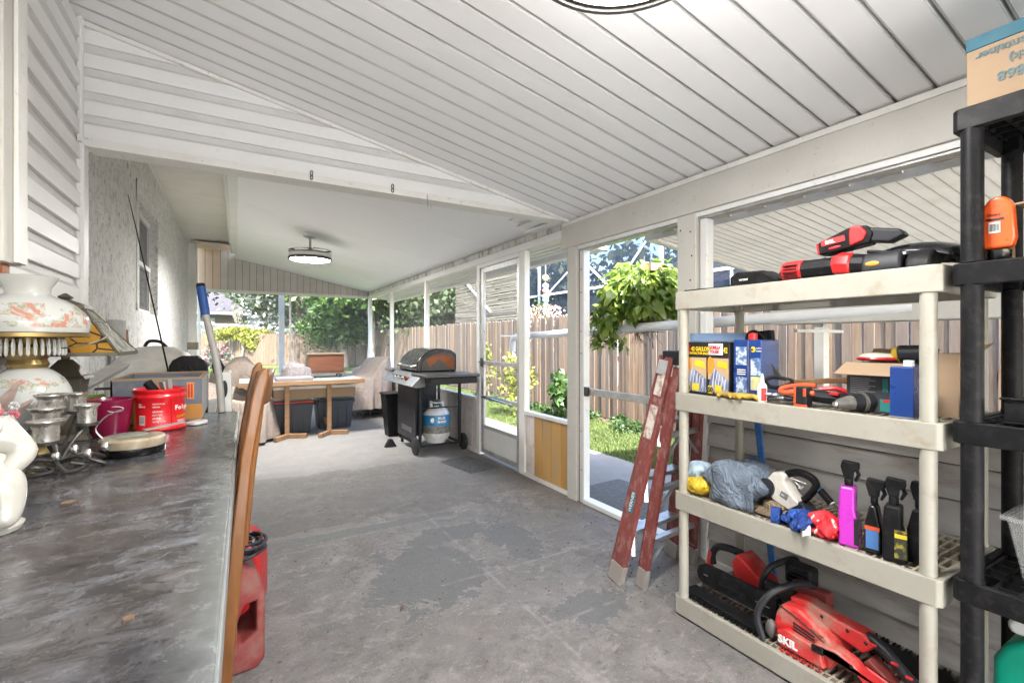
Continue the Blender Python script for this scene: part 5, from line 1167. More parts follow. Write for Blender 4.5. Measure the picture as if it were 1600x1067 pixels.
ws = MB().bar((-.60, 3.9, .82), (-.655, 4.05, 1.32), .035, .012).build('wood_strip', wood_table, base=(-.6, 3.9, .82)); tag(ws, 'short orange wood strip leaning below the electrical box', 'wood strip')
hb_ = thing('small_heater', 'small white panel heater with dark oval slot beyond the pole', 'heater', (-.05, 3.3, .81))
MB().box(-.10, -.03, 3.2, 3.34, .811, 1.07).build('heater_body', fan_white, hb_, bevel=.008); MB().ball((-.065, 3.198, .97), (.016, .003, .05), 12, 8).build('slot', dark_grey, hb_, smooth=True)
MB().tube([(-.11, 3.2, 1.06), (-.12, 3.19, 1.11), (-.09, 3.18, 1.14), (-.07, 3.18, 1.10), (-.08, 3.19, 1.07)], .008, 7).build('clamp', black_plastic, hb_, smooth=True)
# dead leaves
def leaf3d(x, y, z_, s_, rz, label, mat=litter_m):
    vs = []; n = 6
    for i in range(n + 1):
        t = i / n; w = .42 * math.sin(math.pi * t) * s_ * .5
        vs += [((t - .5) * s_, -w, .006 + .25 * abs(t - .5) * s_ * .6), ((t - .5) * s_, 0, .002), ((t - .5) * s_, w, .008 + .1 * s_)]
    fs = []
    for i in range(n): fs += [(3 * i, 3 * i + 3, 3 * i + 4, 3 * i + 1), (3 * i + 1, 3 * i + 4, 3 * i + 5, 3 * i + 2)]
    o = MB().add(vs, fs).build('dead_leaf', mat, base=(0, 0, 0), smooth=True, solid=.0008); o.location = (x, y, z_); o.rotation_euler = (0, 0, rz); return tag(o, label, 'leaf')
leaf3d(-.292, 1.26, Z0, .022, .4, 'brown curled dead leaf on the counter before the round tin'); leaf3d(-.270, 1.245, Z0, .013, 1.4, 'tiny brown leaf fragment touching the curled leaf on the counter')
leaf3d(-.11, .70, Z0, .012, .2, 'dark crumb of leaf in the middle of the counter')
leaf3d(.39, 1.68, .001, .055, .5, 'dry brown leaf on the concrete nearest the counter'); leaf3d(.66, 2.16, .001, .04, 1.0, 'thin brown leaf on the dark patch of the floor', )
# scattered debris on the floor
rs = np.random.RandomState(5); n = 1700
xx = np.concatenate([2.28 - np.abs(rs.normal(0, .42, n // 2)), rs.uniform(.1, 2.2, n // 2)]); yy = np.concatenate([rs.uniform(1.4, 3.8, n // 2), rs.uniform(.9, 4.5, n // 2)])
a = rs.uniform(0, 6.28, n); s_ = .002 + .009 * rs.uniform(0, 1, n) ** 3; P_ = np.stack([xx, yy, np.full(n, .003)], 1)
d_ = np.stack([np.cos(a) * s_, np.sin(a) * s_, rs.uniform(-.001, .003, n)], 1); e_ = np.stack([-np.sin(a) * s_ * .5, np.cos(a) * s_ * .5, rs.uniform(0, .003, n)], 1)
cloud_obj('debris', [(np.stack([P_ - d_, P_ + e_, P_ + d_, P_ - e_], 1).reshape(-1, 3), n)], litter_m, None, 'stuff')

# ---- far furniture
tb = thing('work_table', 'wooden trestle table with a pale top in the far half of the porch', 'table', (.75, 7, 0))
MB().box(.02, 1.48, 6.60, 7.45, .705, .73).build('table_top', M('table_top_pale', (.50, .52, .56), .3, col2=(.42, .44, .48), vs=3), tb, bevel=.004)
MB().box(.0, 1.50, 6.575, 6.60, .675, .735).box(1.48, 1.505, 6.60, 7.45, .675, .735).build('edge_board', wood_table, tb, bevel=.005)
for x in (.52, 1.03):
    MB().box(x, x + .055, 6.66, 6.71, .05, .70).build('leg', wood_table, tb, bevel=.004); MB().box(x, x + .055, 7.30, 7.35, .05, .70).build('leg', wood_table, tb, bevel=.004)
    MB().bar((x - .12, 6.48, .03), (x + .06, 6.72, .03), .05, .055).bar((x + .03, 6.68, .03), (x + .25, 6.58, .03), .05, .055).build('foot', wood_table, tb, bevel=.004)
    MB().box(x, x + .055, 6.712, 7.298, .12, .17).build('stretcher', wood_table, tb)
cb = thing('long_box', 'long flat cardboard box with white lid under the table top', 'box', (.85, 6.95, .42))
MB().box(.40, 1.42, 6.78, 7.2, .485, .61).build('carton', cardboard, cb, bevel=.004); MB().box(.395, 1.425, 6.775, 7.205, .611, .65).build('lid', paper, cb, bevel=.004)
def tote(x, y, w, d, h, label, lid=None, rz=0):
    o = thing('storage_tote', label, 'storage tote', (x, y, 0), rz)
    m = MB().frustum((0, 0, 0), (w * .86, d * .86), (0, 0, h), (w, d)); m.build('tub', tote_dark, o, local=True, bevel=.015)
    for i in range(4): MB().box(-w * .36 + i * w * .22, -w * .34 + i * w * .22, -d / 2 - .004, -d * .42, .03, h - .05).build('rib', tote_dark, o, local=True)
    MB().box(-w / 2 - .012, w / 2 + .012, -d / 2 - .012, d / 2 + .012, h + .001, h + .028).build('lid', lid or tote_dark, o, local=True, bevel=.01)
    for s_ in (-1, 1): MB().box(s_ * w / 2 - .02 + (.02 if s_ > 0 else -.02), s_ * w / 2 + .02 + (.02 if s_ > 0 else -.02), -.06, .06, h - .05, h - .02).build('handle', black_plastic, o, local=True)
    return o
tote(.60, 7.1, .58, .40, .41, 'navy storage tote with red lid under the table', red_plastic); tote(1.21, 7.28, .50, .38, .40, 'all-navy storage tote under the right part of the table')
def drape(name, cx, cy_, rx, ry, h, label, top, mat=canvas, seed=0, folds=9, z0=.04, rz=0, cat='furniture cover', flare=1.12):
    rs = random.Random(seed); n, m_ = 110, 34; ph = [rs.uniform(0, 6.28) for _ in range(6)]; vs = []
    for j in range(m_ + 1):
        t = j / m_
        for i in range(n):
            a = 2 * math.pi * i / n; ca, sa = math.cos(a), math.sin(a)
            q = (abs(ca) ** 4 + abs(sa) ** 4) ** -.25            # squarish outline
            if t < .45: k_ = t / .45; rad = k_ ; dropz = 0; drop_t = 0
            else: drop_t = (t - .45) / .55; rad = 1 + (flare - 1) * drop_t
            fold = (math.sin(a * folds + ph[0]) * .5 + math.sin(a * (folds * 1.7) + ph[1] + 3 * t) * .45 + .3 * math.sin(a * 3 + ph[2]) + .3 * math.sin(a * 23 + ph[5] + 5 * t)) * (.014 + .075 * drop_t)
            x = rx * q * ca * rad * (1 + fold); y = ry * q * sa * rad * (1 + fold)
            ht_ = top(max(-1, min(1, x / rx)), max(-1, min(1, y / ry))) * h
            rim = ht_ * (1 - .03 * max(0, rad - .75))
            zz_ = rim * (1 - drop_t) + z0 * drop_t + .03 * math.sin(11 * x + 6 * y + ph[2]) * math.sin(9 * y - 4 * x) * (1 - drop_t) + .012 * math.sin(7 * x / rx + ph[3]) * math.cos(5 * y / ry + ph[4]) * (1 - drop_t)
            if t >= .45 and t < .52: zz_ -= .01
            vs.append((x, y, max(zz_, z0)))
    fs = [(j * n + i, j * n + (i + 1) % n, (j + 1) * n + (i + 1) % n, (j + 1) * n + i) for j in range(m_) for i in range(n)]
    o = thing(name, label, cat, (cx, cy_, 0), rz)
    b_ = MB().add(vs, fs).build('cloth', mat, o, local=True, smooth=True, angle=80)
    return o
drape('covered_chair', .12, 8.45, .46, .50, .97, 'brown canvas cover peaked over furniture behind the table end', lambda x, y: .80 + .20 * math.exp(-((x + .1) ** 2) * 3) - .22 * max(0, x) , seed=3)
drape('covered_chair', -.12, 7.05, .50, .62, .70, 'low brown canvas cover spreading beyond the counter end', lambda x, y: .74 + .26 * math.exp(-((x + .5) ** 2 + (y - .3) ** 2) * 1.5), seed=5, folds=7)
o_ = drape('covered_chair', 1.86, 8.20, .36, .52, .96, 'tall beige canvas cover sloping down behind the right table end', lambda x, y: .66 + .34 / (1 + math.exp(-7 * (x - .2))), seed=8, folds=11, z0=.16, flare=1.08)
for x in (1.62, 1.72, 1.84, 2.05): MB().tube([(x, 7.72, .2), (x, 7.72, .03)], .01, 6).build('chair_leg', dark_metal, o_)
for i in range(2): MB().bar((1.6, 7.72, .10), (2.06, 7.74, .10), .012, .012).build('leg_bar', dark_metal, o_)
drape('covered_chair', 2.08, 9.1, .2, .35, .86, 'last brown covered chair squeezed in the far screened corner', lambda x, y: .9 + .1 * x, seed=12, folds=8)
drape('covered_lump', .67, 7.2, .165, .15, .20, 'small grey cloth-covered lump on the table beside the wooden chest', lambda x, y: .75 + .25 * math.cos(x * 1.5), mat=canvas_grey, seed=9, folds=5, z0=.0, cat='covered object').location = (.70, 7.08, .731)
bpy.data.objects['covered_lump'].rotation_euler = (0, 0, .2)
tr2 = MB().box(-.24, .20, -.16, .16, 0, .045).build('grey_tray', M('tray_grey', (.22, .2, .21), .5), base=(0, 0, 0), bevel=.01); tr2.location = (.66, 6.80, .731); tag(tr2, 'flat mauve-grey tray on the table in front of the cloth lump', 'tray')
wc = thing('wooden_chest', 'small reddish wooden chest on short legs standing on the table', 'chest', (1.06, 7.18, .731))
MB().box(.84, 1.31, 7.02, 7.32, .80, 1.05).build('body', wood_chest, wc, bevel=.006); MB().box(.815, 1.335, 6.995, 7.345, 1.051, 1.075).build('lid', M('chest_lid', (.17, .12, .08), .4), wc, bevel=.006)
MB().box(.815, 1.335, 7.0, 7.34, .785, .80).build('plinth', bronze, wc)
for x in (.86, 1.26):
    for y in (7.04, 7.28): MB().tube([(x, y, .785), (x + .012, y, .765), (x - .006, y, .745), (x, y, .732)], [.016, .02, .012, .016], 8).build('leg', dark_metal, wc, smooth=True)
MB().box(.855, 1.295, 7.014, 7.0195, .82, 1.03).build('front_panel', wood_chest, wc, bevel=.003)

# ---- grill
gr = thing('gas_grill', 'black gas grill on wheels with domed lid and four knobs', 'grill', (1.9, 5.3, 0))
prof_ = [(1.70, .90), (1.695, .955), (1.705, 1.005), (1.74, 1.06), (1.80, 1.115), (1.88, 1.15), (1.98, 1.16), (2.10, 1.145), (2.17, 1.10), (2.17, .90)]
MB().prism(prof_, 5.0, 5.66, 'yz' if False else 'xz').build('lid', grill_metal, gr, bevel=.02)
MB().prism([(1.745, .915), (1.745, .99), (1.80, 1.06), (1.88, 1.10), (2.0, 1.115), (2.09, 1.10), (2.14, 1.06), (2.14, .915)], 4.985, 4.999, 'xz').build('lid_end_plate', dark_metal, gr, bevel=.003)
MB().prism([(1.84, .95), (1.95, 1.045), (2.06, .95), (2.12, .93), (2.125, 1.05), (2.02, 1.095), (1.88, 1.08), (1.80, 1.03)], 4.980, 4.9845, 'xz').build('lid_reflection', rust_and_reflect, gr)  # orange reflection painted onto the end of the lid
MB().tube([(1.70, 5.06, .97), (1.655, 5.06, .965), (1.655, 5.60, .965), (1.70, 5.60, .97)], .012, 8).build('lid_handle', chrome, gr, smooth=True)
MB().box(1.69, 2.18, 4.98, 5.68, .80, .899).build('firebox', dark_grey, gr, bevel=.01)
MB().prism([(1.53, .775), (1.66, .898), (1.688, .898), (1.688, .77), (1.60, .755)], 4.70, 5.85, 'xz').build('control_panel', grill_panel, gr, bevel=.006)
for s_, y0, y1 in ((0, 4.50, 4.975), (1, 5.685, 6.02)):
    MB().box(1.62, 2.22, y0, y1, .872, .902).build('side_shelf', M('shelf_steel', (.10, .10, .105), .4, .4) if 'shelf_steel' not in MATS else MATS['shelf_steel'], gr, bevel=.008)
    MB().box(1.68, 2.20, y0 + .03, y1 - .03, .80, .871).build('shelf_skirt', dark_grey, gr, bevel=.01)
Tk = Matrix.Rotation(R(-52), 4, 'Y')
for i, y in enumerate((5.02, 5.16, 5.30, 5.44)):
    k_ = MB().lathe([(.0, .034), (.016, .034), (.02, .028), (.024, .012), (.03, .010), (.032, 0)], (1.592, y, .835), 18, T=Tk).build('knob', chrome if i else rust_and_reflect, gr, smooth=True)
    MB().bar((1.572, y, .85), (1.555, y, .862), .03, .008).build('knob_grip', black_plastic, k_)
MB().box(1.70, 2.18, 5.66, 5.68, .10, .80).build('far_panel', dark_grey, gr)
MB().box(1.685, 1.702, 5.02, 5.68, .13, .765).build('front_door', dark_grey, gr, bevel=.005); MB().box(1.677, 1.684, 5.12, 5.50, .22, .275).build('name_badge', grill_panel, gr, bevel=.002)
for x in (1.72, 2.19): MB().box(x, x + .03, 4.99, 5.02, .09, .86).build('upright', dark_grey, gr, bevel=.003)
for x in (1.72, 2.19): MB().box(x, x + .03, 5.64, 5.67, .02, .86).build('upright', dark_grey, gr, bevel=.003)
MB().box(1.70, 2.22, 4.985, 5.015, .075, .10).box(1.70, 2.22, 5.65, 5.675, .075, .10).box(1.72, 1.75, 5.0, 5.66, .075, .10).box(2.19, 2.22, 5.0, 5.66, .075, .10).build('bottom_frame', dark_grey, gr, bevel=.003)
for z_ in (.50, .78): MB().tube([(1.735, 5.005, z_), (2.205, 5.005, z_)], .008, 6).build('cross_rod', dark_grey, gr)
for x in (1.68, 2.25):
    w_ = MB().lathe([(.0, -.02), (.085, -.02), (.095, -.012), (.095, .012), (.085, .02), (0, .02)], (x, 5.0, .095), 26, T=Matrix.Rotation(R(90), 4, 'Y')).build('wheel', rubber, gr, smooth=True)
    MB().lathe([(0, -.024), (.03, -.024), (.035, -.019)], (x, 5.0, .095), 14, T=Matrix.Rotation(R(90), 4, 'Y')).build('hub', dark_grey, w_, smooth=True)
MB().tube(smooth_path([(1.80, 5.02, .80), (1.78, 5.0, .66), (1.88, 4.99, .58), (1.98, 5.02, .565)], 5), .007, 6).build('gas_hose', rubber, gr, smooth=True)
tx2, ty2 = 1.96, 5.10
tk2 = thing('propane_tank', 'white propane cylinder with blue sleeve sitting in the grill cart', 'gas tank', (tx2, ty2, .10))
MB().lathe([(.10, .0), (.105, .002), (.105, .03), (.13, .035), (.152, .08), (.155, .12), (.155, .28), (.15, .32), (.12, .365), (.07, .39), (.03, .395), (.03, .41)], (tx2, ty2, .101), 36).build('cylinder', tank_white, tk2, smooth=True)
MB().lathe([(.1565, .20), (.1565, .31), (.153, .318)], (tx2, ty2, .101), 36).build('blue_sleeve', tank_blue, tk2, smooth=True); MB().lathe([(.1564, .115), (.1564, .199)], (tx2, ty2, .101), 36).build('picture_band', tank_photo, tk2, smooth=True)
MB().tube([(tx2 + .07 * math.cos(a), ty2 + .07 * math.sin(a), .55) for a in np.linspace(.5, 5.8, 16)], .012, 6).build('collar', tank_white, tk2, smooth=True)
MB().box(tx2 - .08, tx2 - .055, ty2 - .03, ty2 + .03, .48, .56).build('collar_post', tank_white, tk2); MB().box(tx2 + .055, tx2 + .08, ty2 - .03, ty2 + .03, .48, .56).build('collar_post', tank_white, tk2); MB().lathe([(.02, .41), (.022, .45), (.035, .455), (.035, .475), (0, .478)], (tx2, ty2, .101), 14).build('valve', bronze, tk2, smooth=True)
cyl_text('BLUE', tk2, tx2, ty2, .158, -100, .375, .038, white_print, .001); cyl_text('RHINO', tk2, tx2, ty2, .158, -102, .335, .036, white_print, .001)
MB().ball((tx2 + .157 * math.cos(R(-126)), ty2 + .157 * math.sin(R(-126)), .365), (.028, .012, .028), 10, 7).build('emblem', white_print, tk2)
bn = thing('waste_bin', 'slim black waste bin standing behind the grill', 'bin', (1.77, 6.2, 0))
MB().frustum((1.77, 6.2, 0), (.15, .20), (1.75, 6.2, .54), (.21, .28)).build('bin_body', black_plastic, bn, bevel=.01); MB().frustum((1.75, 6.2, .5405), (.23, .30), (1.75, 6.2, .565), (.23, .30)).build('rim', black_plastic, bn, bevel=.006)
dw = MB().prism([(-.07, 0), (.07, 0), (.02, .09), (-.02, .09)], -.03, .03, 'xz').build('door_wedge', dark_grey, base=(0, 0, 0), bevel=.004); dw.location = (1.56, 5.55, 0); tag(dw, 'small dark wedge on the floor before the grill', 'wedge')

# ---- hanging plant
hp = thing('hanging_plant', 'lush green leafy plant in a fibre basket hanging in the open doorway', 'plant', (2.93, 2.86, 1.36))
PC = Vector((2.93, 2.86, 1.59))
MB().lathe([(0, -.28), (.04, -.27), (.075, -.22), (.10, -.15), (.105, -.13), (.09, -.12)], PC, 18).build('basket', basket_fiber, hp, smooth=True)
for i in range(3): a = i * 2.1; MB().tube([PC + Vector((.1 * math.cos(a), .1 * math.sin(a), -.13)), PC + Vector((0, 0, .36))], .003, 4).build('wire', dark_metal, hp)
rootm = MB()
for i in range(40):
    a = random.uniform(0, 6.28); p = PC + Vector((.07 * math.cos(a), .07 * math.sin(a), -.2)); rootm.tube(smooth_path([p, p + Vector((random.uniform(-.04, .04), random.uniform(-.04, .04), -.06)), p + Vector((random.uniform(-.08, .08), random.uniform(-.08, .08), -.16 * random.random() - .05))], 3), .0022, 4)
rootm.build('roots', basket_fiber, hp, kind='stuff')
def leaf_mesh(L, W, droop, lob):
    vs = []; n = 7
    for i in range(n + 1):
        t = i / n; w = W * (math.sin(math.pi * min(1, t * .93 + .05)) ** .8) * (1 + lob * math.sin(t * 15)); z_ = -droop * t * t * L
        vs += [(t * L, -w, z_ + .18 * w), (t * L, 0, z_), (t * L, w, z_ + .18 * w)]
    fs = []
    for i in range(n): fs += [(3 * i, 3 * i + 3, 3 * i + 4, 3 * i + 1), (3 * i + 1, 3 * i + 4, 3 * i + 5, 3 * i + 2)]
    me = MB().add(vs, fs).mesh('leaf'); me.materials.append(leaf_plant); me.polygons.foreach_set('use_smooth', [True] * len(me.polygons)); return me
lms = [leaf_mesh(.14, .030, .40, .12), leaf_mesh(.17, .036, .6, .22), leaf_mesh(.11, .026, .3, .08), leaf_mesh(.15, .042, .5, .25)]
stm = MB(); rs = random.Random(4)
for i in range(298):
    u = rs.uniform(-.45, 1); th_ = rs.uniform(0, 6.28); cr = math.sqrt(max(0, 1 - u * u)); k_ = rs.uniform(.5, 1.0)
    p = Vector((.33 * cr * math.cos(th_) * k_, .33 * cr * math.sin(th_) * k_, .29 * u * k_ + (.04 if u > 0 else -.02)))
    if i % 8 == 0: p = Vector((-.30 + rs.uniform(-.07, .07), .18 + rs.uniform(-.1, .1), rs.uniform(-.36, -.05)))
    if k_ < .999 and i % 5 == 0: stm.tube(smooth_path([Vector((0, 0, -.12)), p * .5 + Vector((0, 0, .08)), p], 3), .0035, 4)
    o = bpy.data.objects.new('leaf', lms[i % 4]); COL.objects.link(o); o.parent = hp
    o.location = p + PC - Vector(OFF['hanging_plant']); o.rotation_euler = (rs.uniform(-.7, .7), rs.uniform(.1, 1.15) if u < .5 else rs.uniform(-.3, .9), th_ + rs.uniform(-.7, .7)); s_ = rs.uniform(.65, 1.15); o.scale = (s_, s_, s_)
mbx = MB()
for i in range(1100):
    u = rs.uniform(-.75, 1); th_ = rs.uniform(0, 6.28); cr = math.sqrt(1 - u * u); k_ = rs.uniform(.45, 1.02)
    p = Vector((.345 * cr * math.cos(th_) * k_, .345 * cr * math.sin(th_) * k_, .31 * u * k_ + .03))
    if i % 6 == 0: p = Vector((-.27 + rs.gauss(0, .06), .18 + rs.gauss(0, .07), rs.uniform(-.40, -.05)))
    T = Matrix.Translation(p + PC) @ Euler((rs.uniform(-1, 1), rs.uniform(-.6, 1.3), th_ + rs.uniform(-1.2, 1.2))).to_matrix().to_4x4(); L = rs.uniform(.05, .11); W = L * rs.uniform(.2, .3); dr = L * rs.uniform(.1, .35)
    mbx.add([T @ Vector(q) for q in ((0, 0, 0), (L * .45, -W, .15 * W), (L * .45, 0, -dr * .2), (L * .45, W, .15 * W), (L, 0, -dr))], [(0, 1, 2), (0, 2, 3), (1, 4, 2), (2, 4, 3)])
mbx.build('small_leaves', leaf_plant, hp, kind='stuff')
stm.build('stems', leaf_plant, hp, kind='stuff')
bb = MB().box(2.80, 2.98, 2.66, 2.78, 1.80, 1.86).build('hanger_block', M('raw_wood_block', (.25, .16, .09), .8), base=(2.89, 2.72, 1.83)); tag(bb, 'brown wooden block fixed under the awning edge above the hanging plant', 'block')

# ---- stepladder
ld = thing('stepladder', 'folded red fibreglass stepladder leaning between shelf and doorway', 'ladder', (1.95, 1.8, 0))
def rail(p, q, w, t, nm='rail'):
    p, q = Vector(p), Vector(q); d_ = (q - p).normalized(); a = Vector((1, 0, 0)); a = (a - d_ * a.dot(d_)).normalized(); b_ = d_.cross(a)
    m = MB()
    for sx_, (u0, u1, v0, v1) in enumerate(((-t / 2, -t / 2 + .006, -w / 2, w / 2), (-t / 2, t / 2, -w / 2, -w / 2 + .007), (-t / 2, t / 2, w / 2 - .007, w / 2))):
        vs = [e + a * u + b_ * v_ for e in (p, q) for u, v_ in ((u0, v0), (u1, v0), (u1, v1), (u0, v1))]
        m.add(vs, [(3, 2, 1, 0), (4, 5, 6, 7), (0, 1, 5, 4), (1, 2, 6, 5), (2, 3, 7, 6), (3, 0, 4, 7)])
    return m, d_, a, b_
rails = [((1.705, 1.855, .03), (1.838, 1.635, 1.17), .085, .03), ((1.775, 1.745, .03), (1.845, 1.585, 1.12), .055, .025), ((2.185, 1.915, .03), (2.035, 1.66, 1.17), .085, .03), ((2.215, 1.80, .03), (2.03, 1.60, 1.12), .055, .025)]
for p, q, w, t in rails:
    m, dd, aa, bb_ = rail(p, q, w, t); ro = m.build('rail', fiberglass, ld, bevel=.003)
    MB().bar(Vector(p) - dd * .028, Vector(p) + dd * .07, t + .006, w + .006, up=bb_).build('foot_shoe', M('shoe_grey', (.40, .38, .36), .5, .3, dirt=WDIRT) if 'shoe_grey' not in MATS else MATS['shoe_grey'], ro, bevel=.003)
p0, q0 = Vector(rails[0][0]), Vector(rails[0][1]); p2, q2 = Vector(rails[2][0]), Vector(rails[2][1])
for i, t in enumerate((.21, .46, .71)):
    a_, b_ = p0.lerp(q0, t), p2.lerp(q2, t); MB().bar(a_ + Vector((.015, 0, 0)), b_ - Vector((.015, 0, 0)), .078, .02).build('step', alu, ld, bevel=.003)
    a2, b2 = Vector(rails[1][0]).lerp(Vector(rails[1][1]), t - .02), Vector(rails[3][0]).lerp(Vector(rails[3][1]), t - .02); MB().bar(a2, b2, .035, .022).build('rear_bar', alu, ld, bevel=.002)
    MB().bar(a_ + Vector((.02, -.02, -.01)), p0.lerp(q0, t - .10) + Vector((.02, -.06, 0)), .018, .004).bar(a2.lerp(b2, .45), a2 - Vector((0, 0, .12)), .018, .004).bar(a2.lerp(b2, .55), b2 - Vector((0, 0, .12)), .018, .004).build('brace', alu, ld)
tc_ = MB().bar(q0 + Vector((-.01, -.025, -.005)), q2 + Vector((.01, -.025, -.005)), .10, .07).build('top_cap', dark_grey, ld, bevel=.008)
MB().bar(q0 + Vector((-.017, -.01, -.02)), q0 + Vector((-.017, -.01, -.02)) + (p0 - q0).normalized() * .07, .002, .08).build('hinge_plate', galv, ld)
def on_rail(t, w0, w1, h, mat, nm, out=.0165):
    p, q, w, tt = rails[0]; d_ = (Vector(q) - Vector(p)).normalized(); a = (Vector((1, 0, 0)) - d_ * d_.x).normalized(); b_ = d_.cross(a)
    c_ = Vector(p).lerp(Vector(q), t) - a * out
    return MB().bar(c_, c_ + d_ * h, .0012, (w1 - w0), up=b_).build(nm, mat, ld)
on_rail(.83, 0, .045, .12, M('worn_label', (.55, .50, .44), .6, col2=(.3, .2, .17), vs=30, lo=.45, hi=.6), 'worn_label'); on_rail(.64, 0, .050, .17, MATS['worn_label'], 'worn_label')
on_rail(.30, 0, .030, .11, M('ladder_label_teal', (.03, .16, .22), .4), 'brand_label')
d_ = (q0 - p0).normalized(); a_ax = (Vector((1, 0, 0)) - d_ * d_.x).normalized(); b_ax = d_.cross(a_ax)
rotm = Matrix((d_, b_ax if True else a_ax, -a_ax)).transposed()
if rotm.determinant() < 0: rotm = Matrix((d_, -b_ax, -a_ax)).transposed()
lt = text('WERNER', ld, p0.lerp(q0, .305) - a_ax * .0185 - Vector(OFF['stepladder']) + rotm.col[1] * -.008, rotm.to_euler(), .026, white_print, ext=.0004)
# ================= SHELVES
def shelf_unit(name, label, x0, x1, y0, y1, tops, rim, legr, mat, gridm, cell):
    o = thing(name, label, 'shelving unit', ((x0 + x1) / 2, (y0 + y1) / 2, 0))
    for i, zt_ in enumerate(tops):
        b_ = MB(); r_ = rim
        out = [(x0 + .012, y0), (x1 - .012, y0), (x1, y0 + .012), (x1, y1 - .012), (x1 - .012, y1), (x0 + .012, y1), (x0, y1 - .012), (x0, y0 + .012)]
        inn = [(x0 + .03, y0 + .022), (x1 - .03, y0 + .022), (x1 - .022, y0 + .03), (x1 - .022, y1 - .03), (x1 - .03, y1 - .022), (x0 + .03, y1 - .022), (x0 + .022, y1 - .03), (x0 + .022, y0 + .03)]
        vs = [(x, y, z_) for z_ in (zt_ - r_, zt_) for x, y in out] + [(x, y, z_) for z_ in (zt_ - r_, zt_) for x, y in inn]; n = 8; fs = []
        for k_ in range(n):
            j = (k_ + 1) % n
            fs += [(k_, j, n + j, n + k_), (2 * n + j, 2 * n + k_, 3 * n + k_, 3 * n + j), (n + k_, n + j, 3 * n + j, 3 * n + k_), (j, k_, 2 * n + k_, 2 * n + j)]
        b_.add(vs, fs); dk = b_.build('shelf_rim', mat, o, bevel=.004)
        g_ = MB(); cx, cy_ = cell
        y = y0 + .022
        while y < y1 - .03: g_.box(x0 + .022, x1 - .022, y, y + .007, zt_ - .024, zt_ - .004); y += cy_
        x = x0 + .05
        while x < x1 - .03: g_.box(x, x + .008, y0 + .022, y1 - .022, zt_ - .026, zt_ - .0065); x += cx
        for w in (.25, .5, .75): g_.box(x0 + .022, x1 - .022, y0 + (y1 - y0) * w, y0 + (y1 - y0) * w + .02, zt_ - .05, zt_ - .0055)
        g_.build('grid', gridm, dk, kind='stuff')
        for x in (x0 + .022, x1 - .022):
            for y in (y0 + .038, y1 - .038): MB().box(x - .020, x + .020, y - .024, y + .024, zt_ - .0012 - rim * .9, zt_ + .001).build('socket', mat, dk, bevel=.006)
    zs = [0] + list(tops)
    for x in (x0 + .024, x1 - .024):
        for y in (y0 + .038, y1 - .038):
            for i in range(len(tops)):
                lo_ = 0 if i == 0 else tops[i - 1] + .001; hi_ = tops[i] - rim * .92
                if hi_ - lo_ > .05: MB().lathe([(legr * 1.08, lo_), (legr, lo_ + .012), (legr, hi_)], (x, y, 0), 22).build('leg', mat, o, smooth=True)
            MB().lathe([(legr, 0), (legr, tops[0] - rim * .95)], (x, y, 0), 16).build('foot', mat, o, smooth=True) if tops[0] > rim + .01 else None
    return o
SX = 1.735
shelf_unit('storage_shelf', 'beige plastic four-tier shelf crowded with tools by the half wall', SX, 2.19, .553, 1.512, [.09, .562, 1.012, 1.47], .08, .021, beige_plastic, deck_plastic, (.085, .026))
shelf_unit('storage_shelf', 'tall black plastic shelf at the right edge next to the beige one', 1.742, 2.12, -.42, .535, [.15, .585, 1.025, 1.465, 1.895], .062, .0245, black_plastic, black_plastic, (.06, .05))
S1, S2, S3, S4 = 1.4665, 1.0085, .5585, .0865
def local_thing(name, label, cat, x, y, z, rz): return thing(name, label, cat, (x, y, z), rz)
# ---------- top tier
o = local_thing('tool_case', 'flat black wedge-shaped tool case at the far end of the top tier', 'tool case', 1.80, 1.14, S1, -90)
MB().prism([(-.10, 0), (.10, 0), (.10, .018), (.04, .055), (-.07, .06), (-.10, .045)], -.045, .045, 'xz').build('case_body', black_plastic, o, local=True, bevel=.008)
text('WORX', o, (-.055, -.0475, .022), TY, .012, white_print)
def long_tool(name, label, x, y, z, rz, L, r_, tilt=0, lettering=None, rot=None):
    o = thing(name, label, 'power tool', (x, y, z), rz, rot=rot)
    MB().tube([(0, 0, 0), (L * .26, 0, 0)], r_, 8).build('vented_end', red_plastic, o, local=True, bevel=.004)
    for i in range(4): MB().box(.012, L * .22, -r_ - .002, -r_ + .006, -r_ * .55 + i * r_ * .32, -r_ * .45 + i * r_ * .32).build('vent_slot', black_plastic, o, local=True)
    MB().tube([(L * .262, 0, 0), (L * .3, 0, 0), (L * .72, 0, 0)], [r_ * .96, r_ * .92, r_ * .88], 8).build('grip', black_plastic, o, local=True, bevel=.003)
    MB().tube([(L * .63, 0, .003), (L * .70, 0, .004), (L * .82, 0, 0), (L * .86, 0, 0)], [r_ * .92, r_ * 1.08, r_ * 1.05, r_ * .8], 8).build('head', red_plastic, o, local=True, bevel=.003)
    MB().tube([(L * .84, 0, 0), (L * 1.0, 0, -.004), (L * 1.12, 0, -.008)], [r_ * .95, r_ * .85, r_ * .55], 10).build('nose', black_plastic, o, local=True, bevel=.003)
    return o
long_tool('power_tool', 'red and black cordless hand tool lying flat on the top tier', 1.80, 1.035, S1 + .040, -88, .27, .040)
p2 = thing('power_tool', 'red and black battery tool stacked on top of the flat one', 'power tool', (1.84, .92, S1 + .088), -84, rot=(0, R(-8), R(-84)))
MB().prism([(0, 0), (.15, .0), (.165, .03), (.15, .062), (.10, .07), (.0, .045)], -.035, .035, 'xz').build('housing', black_plastic, p2, local=True, bevel=.006)
MB().box(.012, .085, -.038, -.0352, .028, .048).build('name_plate', red_print, p2, local=True); text('SKIL', p2, (.025, -.0395, .032), TY, .016, white_print, bold=.0006)
